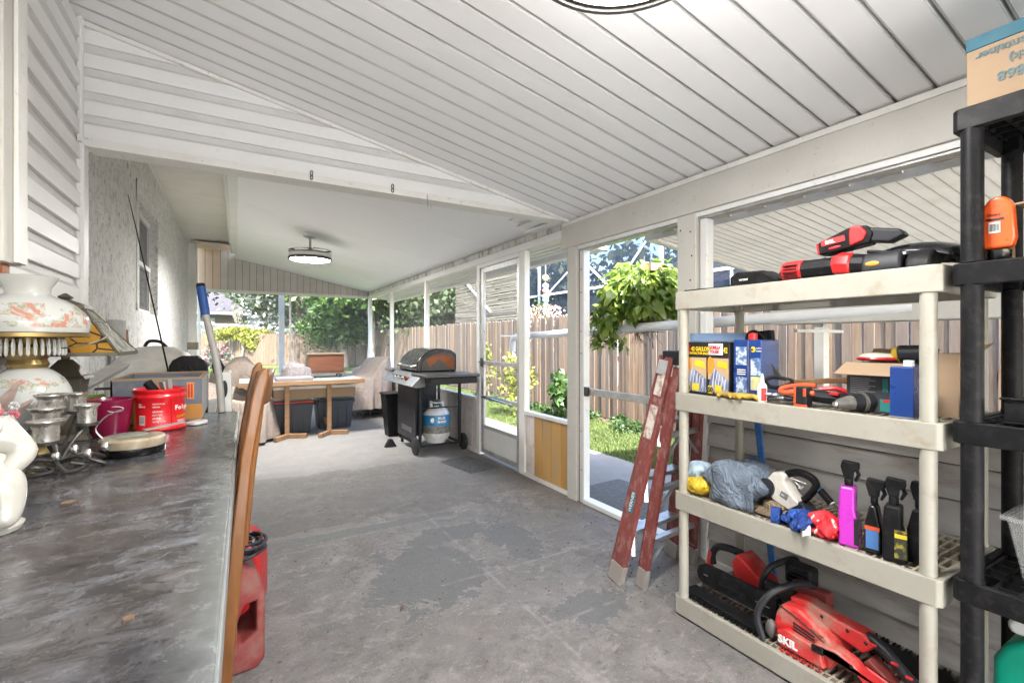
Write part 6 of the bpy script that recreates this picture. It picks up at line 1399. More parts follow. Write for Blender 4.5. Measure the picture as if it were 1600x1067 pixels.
MB().prism([(.095, .004), (.135, .012), (.15, .035), (.135, .066), (.105, .070), (.098, .045)], -.042, .042, 'xz').build('red_shoulder', red_plastic, p2, local=True, bevel=.006)
MB().prism([(.15, .055), (.235, .022), (.245, .0), (.20, -.012), (.15, .005)], -.028, .028, 'xz').build('nose', dark_grey, p2, local=True, bevel=.008)
MB().box(-.008, .0, -.03, .03, .004, .045).build('vented_end', red_plastic, p2, local=True, bevel=.003)
MB().ball((.05, -.036, .014), (.02, .003, .005), 12, 6).build('badge', red_print, p2, local=True)
o = thing('flashlight', 'small black barrel torch behind the flat red tool', 'torch', (1.93, 1.06, S1 + .05))
MB().tube([(1.93, 1.12, S1 + .045), (1.93, 1.04, S1 + .045), (1.92, .98, S1 + .048)], [.028, .027, .02], 16).build('barrel', black_gloss, o, smooth=True)
o = thing('parts_bag', 'crumpled speckled bag of parts behind the stacked battery tool', 'bag', (1.95, .93, S1))
MB().ball((1.95, .94, S1 + .05), (.05, .09, .052), 18, 12, .12).build('sack', M('speckled_bag', (.10, .10, .10), .4, col2=(.5, .5, .5), vs=60, lo=.5, hi=.6), o, smooth=True)
o = thing('battery_pack', 'black battery pack with orange oval window on the top tier', 'battery', (1.80, .72, S1))
MB().prism([(1.76, S1), (1.85, S1), (1.85, S1 + .05), (1.83, S1 + .068), (1.78, S1 + .068), (1.762, S1 + .04)], .66, .77, 'xz').build('pack_body', dark_grey, o, bevel=.012)
MB().ball((1.7605, .735, S1 + .03), (.003, .02, .008), 14, 6).build('orange_window', orange_print, o, smooth=True)
MB().prism([(1.765, S1), (1.86, S1), (1.86, S1 + .05), (1.80, S1 + .062), (1.77, S1 + .03)], .59, .655, 'xz').build('clip_block', black_plastic, o, bevel=.01)
o = thing('face_shield', 'glossy black curved shield lying at the near end of the top tier', 'shield', (1.9, .64, S1))
m = MB(); n = 12; vs = []
for i in range(n + 1):
    t = i / n; y = .80 - t * .25; z_ = S1 + .045 + .05 * math.sin(math.pi * min(1, t * .75 + .12))
    for x, dz in ((1.80, -.03), (1.86, .0), (1.93, .01), (2.02, -.01), (2.06, -.045)): vs.append((x + .02 * t, y, z_ + dz))
fs = [(i * 5 + k_, i * 5 + k_ + 1, (i + 1) * 5 + k_ + 1, (i + 1) * 5 + k_) for i in range(n) for k_ in range(4)]
m.add(vs, fs).build('shell', black_gloss, o, smooth=True, solid=.004)
MB().tube([(1.79, .76, S1 + .075), (1.80, .62, S1 + .045)], .006, 8).build('strap', black_plastic, o); MB().box(1.782, 1.786, .655, .675, S1 + .05, S1 + .058).build('tag', white_print, o)
o = thing('tape_strip', 'thin dark strap lying on the beige shelf corner over the ladder', 'strap', (1.77, 1.38, S1 + .004)); MB().tube(smooth_path([(1.76, 1.47, 1.474), (1.775, 1.40, 1.476), (1.79, 1.30, 1.476), (1.80, 1.26, 1.482)], 5), .004, 6).build('strap', black_plastic, o, smooth=True)
# ---------- second tier
def printed_bag_box(y0, y1, label, left=True):
    o = thing('bag_box', label, 'box', (1.83, (y0 + y1) / 2, S2)); x = 1.80; w = y1 - y0; zt_ = S2 + .235
    MB().box(x, x + .12, y0, y1, S2, zt_).build('carton', black_print, o, bevel=.003)
    L = lambda u: y1 - u * w                       # u = 0 at the far edge, 1 at the near edge
    def patch(poly, mat, k_, nm='print'):
        return MB().prism([(L(u), S2 + .235 * v) for u, v in poly], x - .0006 * k_, x - .0006 * (k_ - 1) - .0001, 'yz').build(nm, mat, o)
    patch([(.03, .30), (.97, .30), (.97, .70), (.03, .70)], skin_print, 1); patch([(.03, .14), (.30, .52), (.97, .30), (.97, .05), (.35, .05)], silver_sack, 2)
    patch([(.02, .42), (.20, .40), (.34, .52), (.30, .68), (.12, .73), (.02, .66)], orange_print, 3); patch([(.45, .55), (.95, .50), (.90, .62), (.5, .66)], yellow_print, 3)
    patch([(.04, .04), (.26, .04), (.26, .18), (.04, .18)], yellow_print, 4); patch([(.36, .07), (.66, .07), (.66, .20), (.36, .20)], yellow_print, 4)
    for k_ in range(5): patch([(.34 + k_ * .12, .50 - k_ * .045), (.36 + k_ * .12, .50 - k_ * .045), (.22 + k_ * .14, .12), (.20 + k_ * .14, .12)], white_print, 3)
    zz_ = lambda v: S2 + .235 * v - o.location.z
    if left:
        text('42 GALLON', o, (x - .004 - o.location.x, L(.32) - o.location.y, zz_(.83)), TX, .026, yellow_print, bold=.0008, sx=.72); text('CONTRACTOR BAGS', o, (x - .004 - o.location.x, L(.15) - o.location.y, zz_(.76)), TX, .016, yellow_print, bold=.0004, sx=.72)
        patch([(.02, .80), (.26, .80), (.26, .95), (.02, .95)], red_print, 3)
    else:
        patch([(.06, .76), (.72, .76), (.72, .97), (.06, .97)], white_print, 2); text('GORILLA', o, (x - .004 - o.location.x, L(.10) - o.location.y, zz_(.87)), TX, .020, red_print, bold=.0006, sx=.7); text('TOUGH', o, (x - .004 - o.location.x, L(.14) - o.location.y, zz_(.79)), TX, .018, red_print, bold=.0006, sx=.7)
        text('42', o, (x - .004 - o.location.x, L(.76) - o.location.y, zz_(.80)), TX, .034, yellow_print, bold=.0008, sx=.6)
    text('50', o, (x - .005 - o.location.x, L(.06) - o.location.y, zz_(.07)), TX, .03, black_print, bold=.001, sx=.8)
    return o
printed_bag_box(1.382, 1.502, 'box of contractor bags with 42 gallon lettering, next to the shelf leg'); printed_bag_box(1.272, 1.380, 'box of contractor bags with red and white panel, touching the blue tin', False)
lv = thing('spirit_level', 'long light blue bar with dark end resting over the bag boxes', 'level', (1.88, 1.3, S2 + .24))
MB().bar((1.85, 1.505, S2 + .2555), (1.90, 1.22, S2 + .2555), .035, .038).build('bar', M('dusty_blue', (.18, .27, .42), .5, col2=(.12, .2, .34)), lv, bevel=.003); MB().bar((1.90, 1.219, S2 + .2555), (1.912, 1.15, S2 + .262), .04, .046).build('end_cap', black_plastic, lv, bevel=.004)
o = thing('solvent_tin', 'tall dark blue metal tin with picture labels and red-capped handle', 'tin', (1.87, 1.2, S2))
y0, y1, x = 1.137, 1.262, 1.81; zt_ = S2 + .245
MB().box(x, x + .125, y0, y1, S2, zt_).build('tin_body', blue_paint, o, bevel=.006)
MB().tube(smooth_path([(x + .06, y1 - .02, zt_), (x + .06, y1 - .03, zt_ + .028), (x + .06, y0 + .06, zt_ + .034), (x + .06, y0 + .02, zt_)], 5), .005, 8).build('handle', black_plastic, o, smooth=True); MB().lathe([(.018, zt_), (.018, zt_ + .026), (0, zt_ + .027)], (x + .03, y0 + .055, 0), 16).build('cap', red_plastic, o, smooth=True)
for a, b_, c_, d_, mm in ((1.20, 1.248, .14, .215, 'pale_photo'), (1.20, 1.248, .02, .09, 'pale_photo')): MB().box(x - .0006, x - .0001, a, b_, S2 + c_, S2 + d_).build('photo_label', M('pale_photo', (.45, .52, .62), .4, col2=(.08, .14, .28), vs=45, lo=.45, hi=.55) if 'pale_photo' not in MATS else MATS[mm], o)
for i in range(3): MB().box(x - .0006, x - .0001, 1.205, 1.243, S2 + .10 + i * .009, S2 + .104 + i * .009).build('text_line', paper, o)
MB().box(x - .0006, x - .0001, 1.140, 1.182, S2 + .10, S2 + .17).build('photo_label', MATS['pale_photo'], o); MB().box(x - .0006, x - .0001, 1.140, 1.182, S2 + .04, S2 + .095).build('yellow_label', M('yellow_label', (.60, .58, .25), .5, col2=(.35, .38, .3), vs=60), o)
MB().ball((x - .0004, 1.172, S2 + .205), (.001, .011, .012), 14, 8).build('round_badge', yellow_print, o); text('AUTO', o, (x - .002 - 1.87, 1.158 - 1.2, .207), TX, .008, white_print); text('PRIMER', o, (x - .002 - 1.87, 1.158 - 1.2, .196), TX, .007, white_print); text('3M', o, (x - .003 - 1.87, 1.181 - 1.2, .200), TX, .011, black_print, bold=.0004, sx=.8)
MB().box(x - .0016, x - .0001, 1.190, 1.1945, S2 + .004, zt_ - .004).build('seam', chrome, o)
o = thing('glue_bottle', 'small white squeeze bottle with red label before the blue tin', 'bottle', (1.765, 1.105, S2))
MB().lathe([(0, 0), (.016, 0), (.0175, .004), (.0175, .062), (.014, .072), (.008, .078), (.007, .092), (.003, .112), (0, .113)], (1.768, 1.107, S2), 22).build('bottle_body', white_print, o, smooth=True); curved_label(o, 1.768, 1.107, .0178, 200, 262, S2 + .008, S2 + .058, red_print)
def glove(name, label, x, y, z, rz, mat, s_=1, cuff=None, cat='gloves'):
    o = thing(name, label, cat, (x, y, z), rz)
    V = [(-.05, 0, .018), (0, 0, .022), (.04, .0, .02)]; E_ = [(0, 1), (1, 2)]; Rr = [(.032, .012), (.038, .014), (.034, .012)]
    for i, (dy, L) in enumerate(((-.028, .045), (-.010, .058), (.010, .060), (.028, .048))):
        k_ = len(V); V += [(.055, dy, .02), (.055 + L * .5, dy * 1.15, .026 - .003 * i), (.055 + L * .95, dy * 1.25, .012)]; E_ += [(2, k_), (k_, k_ + 1), (k_ + 1, k_ + 2)]; Rr += [.0105, .0105, .009]
    k_ = len(V); V += [(0, -.036, .02), (.028, -.06, .016)]; E_ += [(1, k_), (k_, k_ + 1)]; Rr += [.012, .010]
    OFFs = OFF[o.name]; off = (0, 0, 0); me = bpy.data.meshes.new('hand'); me.from_pydata([tuple(c * s_ for c in v) for v in V], E_, [])
    g_ = bpy.data.objects.new('hand', me); COL.objects.link(g_); g_.parent = o; g_.modifiers.new('skin', 'SKIN').use_smooth_shade = True; md = g_.modifiers.new('sub', 'SUBSURF'); md.levels = 2; md.render_levels = 2
    for i, r_ in enumerate(Rr): me.skin_vertices[0].data[i].radius = (r_[0] * s_, r_[1] * s_) if isinstance(r_, tuple) else (r_ * s_, r_ * s_)
    me.skin_vertices[0].data[0].use_root = True; me.materials.append(mat)
    if cuff: MB().tube([(-.075 * s_, 0, .018 * s_), (-.045 * s_, 0, .019 * s_)], [.036 * s_, .033 * s_], 12).build('cuff', cuff, o, local=True, smooth=True)
    return o
glove('work_glove', 'yellow grubby work glove on the shelf lip before the bag boxes', 1.765, 1.20, S2 + .001, -80, yellow_glove, .85); glove('work_glove', 'second yellow work glove half under the first, nearer the boxes', 1.77, 1.27, S2 + .001, -110, yellow_glove, .8)
def bent_tube(o, pts, r_, mat, nm, n=8): return MB().tube(smooth_path(pts, 6), r_, n).build(nm, mat, o, smooth=True)
o = thing('hand_shears', 'black and brown handled shears lying over the grey tools', 'shears', (1.85, 1.0, S2))
bent_tube(o, [(1.79, 1.10, S2 + .070), (1.80, 1.115, S2 + .085), (1.82, 1.09, S2 + .098), (1.84, 1.03, S2 + .085), (1.82, 1.06, S2 + .062), (1.80, 1.09, S2 + .060), (1.79, 1.10, S2 + .068)], .008, black_plastic, 'handle')
MB().bar((1.83, 1.05, S2 + .078), (1.93, .88, S2 + .098), .012, .02).build('arm', M('brown_blade', (.20, .11, .05), .5, .3, col2=(.12, .06, .03), vs=20), o, bevel=.003); MB().ball((1.94, .87, S2 + .095), (.02, .045, .016), 12, 8).build('head', MATS['brown_blade'], o, smooth=True)
MB().prism([(1.10, .09), (1.115, .15), (1.075, .10)], 1.84, 1.845, 'yz').build('blade', dark_metal, o).location.z = S2 - .0
o = thing('garden_loppers', 'tangled grey metal tools with red-orange looped grips on the second tier', 'loppers', (1.82, 1.0, S2))
bent_tube(o, [(1.79, .925, S2 + .052), (1.775, .98, S2 + .050), (1.77, 1.03, S2 + .048), (1.785, 1.035, S2 + .062), (1.82, .99, S2 + .074), (1.83, .94, S2 + .075)], .0095, orange_dim, 'grip'); bent_tube(o, [(1.87, .95, S2 + .06), (1.89, .90, S2 + .065), (1.92, .85, S2 + .04)], .009, red_plastic, 'grip')
for i in range(9): a = random.uniform(-.02, .02); bent_tube(o, [(1.775 + i * .008, 1.09 - i * .006, S2 + .015), (1.785 + a, 1.03 - i * .005, S2 + .022 + .004 * (i % 3)), (1.80 + i * .004, .96, S2 + .014)], .006, random.choice([galv, dark_grey, alu, dark_metal]), 'metal_arm')
for y in (1.085, 1.06): MB().tube([(1.775 + .012 * math.cos(a), y + .012 * math.sin(a), S2 + .035) for a in np.linspace(0, 6, 14)], .005, 6).build('ring', galv, o, smooth=True)
for i, y in enumerate((1.0, .975)): MB().ball((1.79, y, S2 + .02), (.018, .03, .014), 10, 6, .2).build('jaw', galv, o)
o = thing('battery_pack', 'orange and black battery block standing among the tools on the second tier', 'battery', (1.765, .925, S2))
MB().box(1.755, 1.80, .935, .975, S2, S2 + .075).build('pack_body', dark_grey, o, bevel=.006); MB().box(1.750, 1.7545, .930, .978, S2 + .0, S2 + .012).box(1.750, 1.7545, .970, .978, S2 + .013, S2 + .075).box(1.750, 1.7545, .935, .945, S2 + .04, S2 + .07).build('orange_trim', orange_dim, o, bevel=.002)
o = thing('impact_driver', 'dark grey cordless tool lying behind the orange battery block', 'power tool', (1.86, .9, S2)); bent_tube(o, [(1.82, .96, S2 + .04), (1.85, .91, S2 + .035), (1.88, .86, S2 + .028)], [.022] * 13, dark_grey, 'body'); MB().box(1.835, 1.85, .87, .90, S2 + .045, S2 + .056).build('red_patch', red_plastic, o, bevel=.003)
o = thing('cordless_drill', 'dusty grey drill lying with its chuck pointing out', 'drill', (1.80, .80, S2))
D0, D1 = Vector((1.745, .835, S2 + .028)), Vector((1.90, .76, S2 + .038)); dv = (D1 - D0)
MB().tube([D0, D0 + dv * .08, D0 + dv * .28, D0 + dv * .32], [.010, .017, .024, .026], 18).build('chuck', M('dusty_grey', (.13, .12, .11), .5, col2=(.07, .065, .06), dirt=(.3, .27, .23), dirt_amt=.5, ds=14), o, smooth=True); MB().tube([D0 - dv * .03, D0 + dv * .03], [.008, .011], 14).build('chuck_jaw', chrome, o, smooth=True)
MB().tube([D0 + dv * .32, D0 + dv * .5, D0 + dv * .55, D0 + dv * .95, D1], [.028, .030, .034, .034, .02], 18).build('motor_body', dark_grey, o, smooth=True); MB().tube([D0 + dv * .5, D0 + dv * .56], .0345, 18).build('ring', MATS['dusty_grey'], o, smooth=True)
MB().bar(D0 + dv * .8, D0 + dv * .8 + Vector((.05, -.10, -.01)), .035, .03).build('handle', dark_grey, o, bevel=.008)
# printed cardboard box of a charger
o = thing('charger_box', 'dark printed box with open cardboard flap hanging over its front', 'box', (1.9, .74, S2))
x, y0, y1 = 1.84, .655, .845
MB().box(x, x + .16, y0, y1, S2, S2 + .165).build('carton', M('box_charcoal', (.035, .038, .045), .5), o, bevel=.002)
MB().add([(x - .002, y1, S2 + .165), (x - .002, y0, S2 + .165), (x - .045, y0 + .005, S2 + .125), (x - .045, y1 + .02, S2 + .125)], [(0, 1, 2, 3)]).build('front_flap', cardboard, o, solid=.003)
MB().add([(x + .16, y1, S2 + .165), (x + .16, y0, S2 + .165), (x + .20, y0, S2 + .21), (x + .20, y1, S2 + .21)], [(0, 1, 2, 3)]).build('rear_flap', cardboard, o, solid=.003)
for i, (mm, u) in enumerate(((teal_print, .115), (red_print, .145), (grey_print, .175))):
    yy = y1 - u; MB().box(x - .0012, x - .0002, yy - .008, yy + .008, S2 + .075, S2 + .115).build('socket_print', mm, o); MB().tube([(x - .0015, yy + .008 * math.cos(a), S2 + .078 + .008 * math.sin(a)) for a in np.linspace(0, 6.1, 14)], .0015, 5).build('ring_print', mm, o)
for i in range(9): MB().box(x - .001, x - .0002, y1 - .075 - .012 * math.sin(i * 2), y1 - .012, S2 + .062 + i * .0062, S2 + .0648 + i * .0062).build('text_line', grey_print, o)
MB().box(x - .0012, x - .0002, y0 + .005, y1 - .10, S2 + .008, S2 + .048).build('lower_panel', teal_print, o); MB().box(x - .002, x - .0013, y0 + .035, y0 + .06, S2 + .012, S2 + .036).build('tile', paper, o); MB().ball((x - .0022, y0 + .048, S2 + .024), (.001, .008, .008), 12, 6).build('dot', orange_dim, o)
MB().box(x - .002, x - .0013, y0 + .062, y0 + .082, S2 + .038, S2 + .047).build('red_tab', red_print, o)
o = thing('sander', 'round red-rimmed cream pad lying on the dark printed box', 'pad', (1.93, .78, S2 + .17)); MB().lathe([(0, 0), (.055, 0), (.06, .006), (.057, .012)], (1.93, .79, S2 + .172), 26).build('red_rim', red_plastic, o, smooth=True); MB().lathe([(.056, .0125), (.04, .024), (0, .028)], (1.93, .79, S2 + .172), 26).build('cream_top', cream_ceramic, o, smooth=True)
o = thing('jigsaw', 'yellow and black tool lying on the box beside the cream pad', 'power tool', (1.94, .70, S2 + .17)); MB().tube([(1.94, .725, S2 + .196), (1.94, .64, S2 + .200)], [.03, .028], 14).build('body', dark_grey, o, smooth=True); MB().tube([(1.94, .745, S2 + .193), (1.94, .726, S2 + .196)], [.022, .031], 14).build('yellow_nose', yellow_cloth, o, smooth=True)
o = thing('thinner_can', 'plain blue rectangular metal can beside the near shelf leg', 'can', (1.85, .63, S2))
MB().box(1.790, 1.85, .637, .70, S2, S2 + .160).build('can_body', blue_paint, o, bevel=.004); MB().box(1.788, 1.852, .635, .702, S2 + .0001, S2 + .004).build('bottom_seam', galv, o); MB().lathe([(.014, 0), (.014, .018), (0, .019)], (1.82, .66, S2 + .161), 14).build('cap', white_print, o, smooth=True)
o = thing('tall_carton', 'open brown cardboard carton behind the near shelf leg', 'box', (2.0, .60, S2)); MB().box(1.93, 2.10, .575, .63, S2, S2 + .20).build('carton', cardboard, o); MB().add([(1.93, .575, S2 + .20), (2.1, .575, S2 + .2), (2.1, .54, S2 + .235), (1.93, .53, S2 + .225)], [(0, 1, 2, 3)]).build('flap', cardboard, o, solid=.003)
# ---------- third tier
def cloth_lump(o, c, r, mat, seed, nm='cloth', amp=.25, n=40, m_=22, up=1.0):
    rs = random.Random(seed); ph = [rs.uniform(0, 6.28) for _ in range(8)]; vs = []
    for j in range(m_ + 1):
        t = math.pi * j / m_
        for i in range(n):
            a = 2 * math.pi * i / n
            f = 1 + amp * (.5 * math.sin(3 * a + ph[0] + 2 * math.sin(t * 2)) + .35 * math.sin(7 * a + ph[1] + 3 * t) + .25 * math.sin(5 * t + ph[2] + 2 * a) + .2 * math.sin(11 * a + ph[3] - 6 * t))
            x = r[0] * math.sin(t) * math.cos(a) * f; y = r[1] * math.sin(t) * math.sin(a) * f; z_ = -r[2] * math.cos(t) * (1 + amp * .5 * math.sin(4 * a + ph[4]) * math.sin(t))
            vs.append((c[0] + x, c[1] + y, max(c[2] + z_, c[2] - r[2] * .92)))
    fs = [(j * n + i, j * n + (i + 1) % n, (j + 1) * n + (i + 1) % n, (j + 1) * n + i) for j in range(m_) for i in range(n)]
    return MB().add(vs, fs).build(nm, mat, o, smooth=True, angle=70)
o = thing('work_clothes', 'heap of grey-blue denim cloth at the far end of the third tier', 'cloth', (1.82, 1.30, S3)); cloth_lump(o, (1.85, 1.28, S3 + .085), (.085, .135, .09), denim, 3, amp=.30)
m = MB(); n = 10; vs = []
for i in range(n + 1):
    for k_ in range(7):
        u, v_ = i / n, k_ / 6; vs.append((1.757 + .01 * math.sin(u * 9 + v_ * 3) + .012 * v_, 1.34 - u * .20, S3 + .01 + v_ * (.13 + .03 * math.sin(u * 6)) ))
fs = [(i * 7 + k_, i * 7 + k_ + 1, (i + 1) * 7 + k_ + 1, (i + 1) * 7 + k_) for i in range(n) for k_ in range(6)]
m.add(vs, fs).build('trouser_leg', denim, o, smooth=True, solid=.004); cloth_lump(o, (1.90, 1.22, S3 + .13), (.07, .09, .05), MATS['grey_blue_cloth'], 8, 'folded_top', .35)
o = thing('plastic_sack', 'yellow and pale blue plastic sack under the denim heap', 'sack', (1.80, 1.43, S3)); cloth_lump(o, (1.805, 1.42, S3 + .045), (.06, .065, .045), yellow_cloth, 5, 'yellow_part', .15); cloth_lump(o, (1.82, 1.43, S3 + .10), (.055, .06, .045), M('pale_blue_plastic', (.36, .45, .52), .4, col2=(.25, .33, .4), vs=12), 6, 'blue_part', .2)
# circular saw
o = thing('circular_saw', 'white and black cordless circular saw on the third tier', 'circular saw', (1.90, 1.145, S3 + .03), rot=(0, R(20), R(-92))); o.scale = (.76, .76, .82)
MB().lathe([(.0, -.008), (.075, -.008), (.082, -.003), (.082, .003), (.075, .008), (0, .008)], (-.02, -.02, .085), 32, T=Matrix.Rotation(R(90), 4, 'X')).build('blade_guard', M('clear_guard', (.2, .19, .18), .3, .3, dirt=(.4, .36, .3), dirt_amt=.6), o, local=True, smooth=True)
MB().prism([(-.045, .10), (-.02, .17), (.015, .195), (.045, .19), (.05, .16), (.10, .125), (.16, .105), (.12, .045), (.03, .045), (-.03, .075)], -.07, .01, 'xz').build('housing', saw_white, o, local=True, bevel=.010)
MB().prism([(.12, .105), (.165, .115), (.235, .085), (.24, .05), (.19, .02), (.125, .04)], -.068, .012, 'xz').build('battery', dark_grey, o, local=True, bevel=.008); MB().box(.055, .095, -.0725, -.0705, .085, .115).build('label_plate', grey_print, o, local=True)
text('HART', o, (.16, -.0695, .05), TY, .022, white_print, bold=.0005); text('20V', o, (.06, -.0735, .095), TY, .012, white_print)
MB().tube(smooth_path([(.03, -.03, .185), (.08, -.03, .225), (.14, -.03, .235), (.175, -.03, .215), (.165, -.03, .16), (.15, -.03, .12)], 6), [.018] * 31, 12).build('handle', black_plastic, o, local=True, smooth=True)
MB().tube([(.165, -.02, .20), (.195, -.02, .20)], .016, 12).build('blue_collar', blue_strip, o, local=True, smooth=True); MB().tube([(.195, -.02, .20), (.26, -.02, .175)], [.017, .016], 12).build('side_handle', black_plastic, o, local=True, smooth=True); MB().tube([(.26, -.02, .175), (.264, -.02, .1735)], .014, 12).build('handle_tip', white_print, o, local=True)
MB().tube([(.07, -.053, .19), (.14, -.053, .205)], .0025, 6).tube([(.09, -.053, .185), (.12, -.053, .175), (.135, -.053, .185), (.13, -.053, .17), (.115, -.053, .168)], .002, 6).build('hex_key', white_print, o, local=True, smooth=True)
MB().lathe([(.03, 0), (.045, .004), (.045, .02), (.03, .028), (0, .03)], (-.02, -.06, .085), 20, T=Matrix.Rotation(R(90), 4, 'X')).build('hub', dark_grey, o, local=True, smooth=True)
o = thing('sun_hat', 'crumpled tan hat under the circular saw', 'hat', (1.87, 1.10, S3)); MB().lathe([(0, .004), (.10, .003), (.125, .006), (.128, .012), (.12, .014), (.06, .02), (.055, .04), (.03, .052), (0, .054)], (1.875, 1.11, S3 + .0005), 30, sx=.75, sy=1.0).build('brim', tan_cloth, o, smooth=True, angle=60)
ob = glove('work_glove', 'bright blue glove beside the red and white one on the third tier', 1.80, 1.0, S3 + .004, -70, blue_cloth, 1.0, blue_cloth); cloth_lump(ob, (1.83, .975, S3 + .036), (.045, .07, .038), blue_cloth, 31, 'crumpled_palm', .5)
o = glove('work_glove', 'red and white glove in front of the magenta bottle', 1.79, .90, S3 + .004, -50, red_plastic, .9, white_print)
cloth_lump(o, (1.80, .895, S3 + .043), (.042, .060, .046), M('red_white_knit', (.62, .02, .03), .7, col2=(.72, .68, .62), vs=11, lo=.50, hi=.53, stretch=(1, 1.6, 1)), 14, 'crumpled_palm', .5).matrix_parent_inverse = o.matrix_world.inverted() if False else Matrix()
o = thing('cable_reel', 'dark round knob between the blue glove and the shelf lip', 'knob', (1.765, .965, S3)); MB().lathe([(0, -.012), (.02, -.012), (.022, 0), (.018, .012), (0, .012)], (1.765, .965, S3 + .023), 18, T=Matrix.Rotation(R(90), 4, 'Y')).build('knob_body', dark_grey, o, smooth=True)
def spray(x, y, w, d, h, mat, label, trig=black_plastic, waist=.0, labels=None, s_=1.0, rz=0):
    o = thing('spray_bottle', label, 'spray bottle', (x, y, S3), rz)
    hb = h * .70
    if waist: prof_ = [(-w, 0), (w, 0), (w, hb * .32), (w * .55, hb * .62), (w * .55, hb), (-w * .85, hb), (-w, hb * .6)]
    else: prof_ = [(-w, 0), (w, 0), (w * .98, hb * .45), (w * .9, hb * .6), (w * .45, hb * .95), (w * .4, hb), (-w * .4, hb), (-w * .45, hb * .95), (-w * .9, hb * .6)]
    MB().prism(prof_, -d, d, 'xz').build('bottle_body', mat, o, local=True, bevel=.008)
    MB().lathe([(w * .38, hb), (w * .42, hb + .004), (w * .42, hb + .022), (w * .3, hb + .026)], (-w * .15 if waist else 0, 0, 0), 16).build('collar', trig, o, local=True, smooth=True)
    c_ = -w * .15 if waist else 0
    MB().prism([(c_ - .012, hb + .024), (c_ + .012, hb + .024), (c_ + .014, hb + .048), (c_ + .030, hb + .058), (c_ + .030, hb + .080), (c_ - .018, hb + .084), (c_ - .022, hb + .062)], -.012, .012, 'xz').build('trigger_head', trig, o, local=True, bevel=.004)
    MB().tube([(c_ + .020, 0, hb + .060), (c_ + .028, 0, hb + .040), (c_ + .018, 0, hb + .018)], [.006, .006, .004], 8).build('trigger', trig, o, local=True, smooth=True)
    for k_, (a, b_, z0_, z1_, mm) in enumerate(labels or []): MB().box(a * w, b_ * w, -d - .0012 - .0004 * k_, -d - .0002 - .0004 * k_, hb * z0_, hb * z1_).build('label', mm, o, local=True)
    return o
lm = M('camo_label', (.03, .035, .02), .5, col2=(.32, .25, .03), vs=24, lo=.5, hi=.58)
spray(1.80, .815, .030, .030, .285, magenta, 'magenta spray bottle with black trigger on the third tier', waist=1, labels=[(.50, .98, .06, .5, black_print)], rz=-75)
spray(1.80, .745, .024, .026, .225, black_gloss, 'short glossy black bottle with navy label beside the magenta one', labels=[(-.7, .7, .12, .5, blue_print), (-.8, .8, .5, .58, orange_dim)], rz=-80)
spray(1.795, .685, .031, .030, .25, black_plastic, 'tall black spray bottle with yellow banded label, third of four', labels=[(.0, .98, .10, .60, lm), (.02, .98, .46, .53, yellow_print)], rz=-75, waist=1)
spray(1.84, .640, .028, .028, .24, black_plastic, 'black spray bottle half hidden behind the near shelf leg', rz=-90)
o = thing('blue_strip', 'long blue perforated strip leaning behind the beige shelf', 'strip', (2.22, 1.4, 0))
MB().bar((2.235, 1.33, .003), (2.235, 1.445, 1.05), .032, .012, up=(1, 0, 0)).build('strip', blue_strip, o, bevel=.002)
hl = MB()
for i in range(30): t = i / 30; hl.ball((2.2285, 1.33 + .115 * t, .02 + 1.03 * t), (.0006, .004, .004), 8, 4)
hl.build('holes', grey_print, o, kind='stuff'); MB().lathe([(0, 0), (.02, 0), (.022, .012), (.01, .022), (0, .023)], (2.16, 1.40, S3 + .10), 14).build('blue_knob', blue_strip, o, smooth=True)
# ---------- bottom tier: chainsaws
def guard_blade(name, label, p, q, w, t, mat=black_plastic, up=(1, 0, 0)):
    p, q = Vector(p), Vector(q); d_ = (q - p).normalized(); a = d_.cross(Vector(up)).normalized(); u = a.cross(d_)
    L = (q - p).length; pts = [(0, -w / 2), (L - w * .4, -w / 2), (L - w * .1, -w * .3), (L, 0), (L - w * .1, w * .3), (L - w * .4, w / 2), (0, w / 2)]
    vs = [p + d_ * s_ + a * v_ + u * k_ for k_ in (-t / 2, t / 2) for s_, v_ in pts]; n = len(pts)
    return MB().add(vs, [tuple(range(n)), tuple(range(2 * n - 1, n - 1, -1))] + [(i, i + n, (i + 1) % n + n, (i + 1) % n) for i in range(n)])
o = thing('chainsaw', 'red and black chainsaw with sheathed bar at the back of the bottom tier', 'chainsaw', (1.98, 1.28, S4))
MB().prism([(1.36, .06), (1.375, .155), (1.345, .20), (1.29, .165), (1.22, .12), (1.20, .05), (1.24, .01), (1.33, .02)], 1.955, 2.07, 'yz', T=Matrix.Translation((0, 0, S4))).build('red_housing', red_dusty, o, bevel=.012)
MB().tube(smooth_path([(2.01, 1.35, S4 + .18), (2.0, 1.41, S4 + .188), (1.99, 1.47, S4 + .175), (1.985, 1.495, S4 + .13), (1.985, 1.49, S4 + .09)], 5), [.017] * 21, 12).build('rear_grip', dark_grey, o, smooth=True)
MB().tube([(1.98, 1.495, S4 + .15), (1.98, 1.505, S4 + .09), (1.98, 1.49, S4 + .045), (1.98, 1.43, S4 + .03), (1.99, 1.35, S4 + .04)], [.014, .016, .015, .012, .014], 10).build('red_guard', red_dusty, o, smooth=True)
MB().tube(smooth_path([(1.93, 1.205, S4 + .02), (1.92, 1.205, S4 + .12), (1.94, 1.19, S4 + .195), (2.0, 1.165, S4 + .225), (2.08, 1.15, S4 + .22), (2.11, 1.16, S4 + .14)], 5), [.013] * 26, 10).build('front_handle', dark_grey, o, smooth=True)
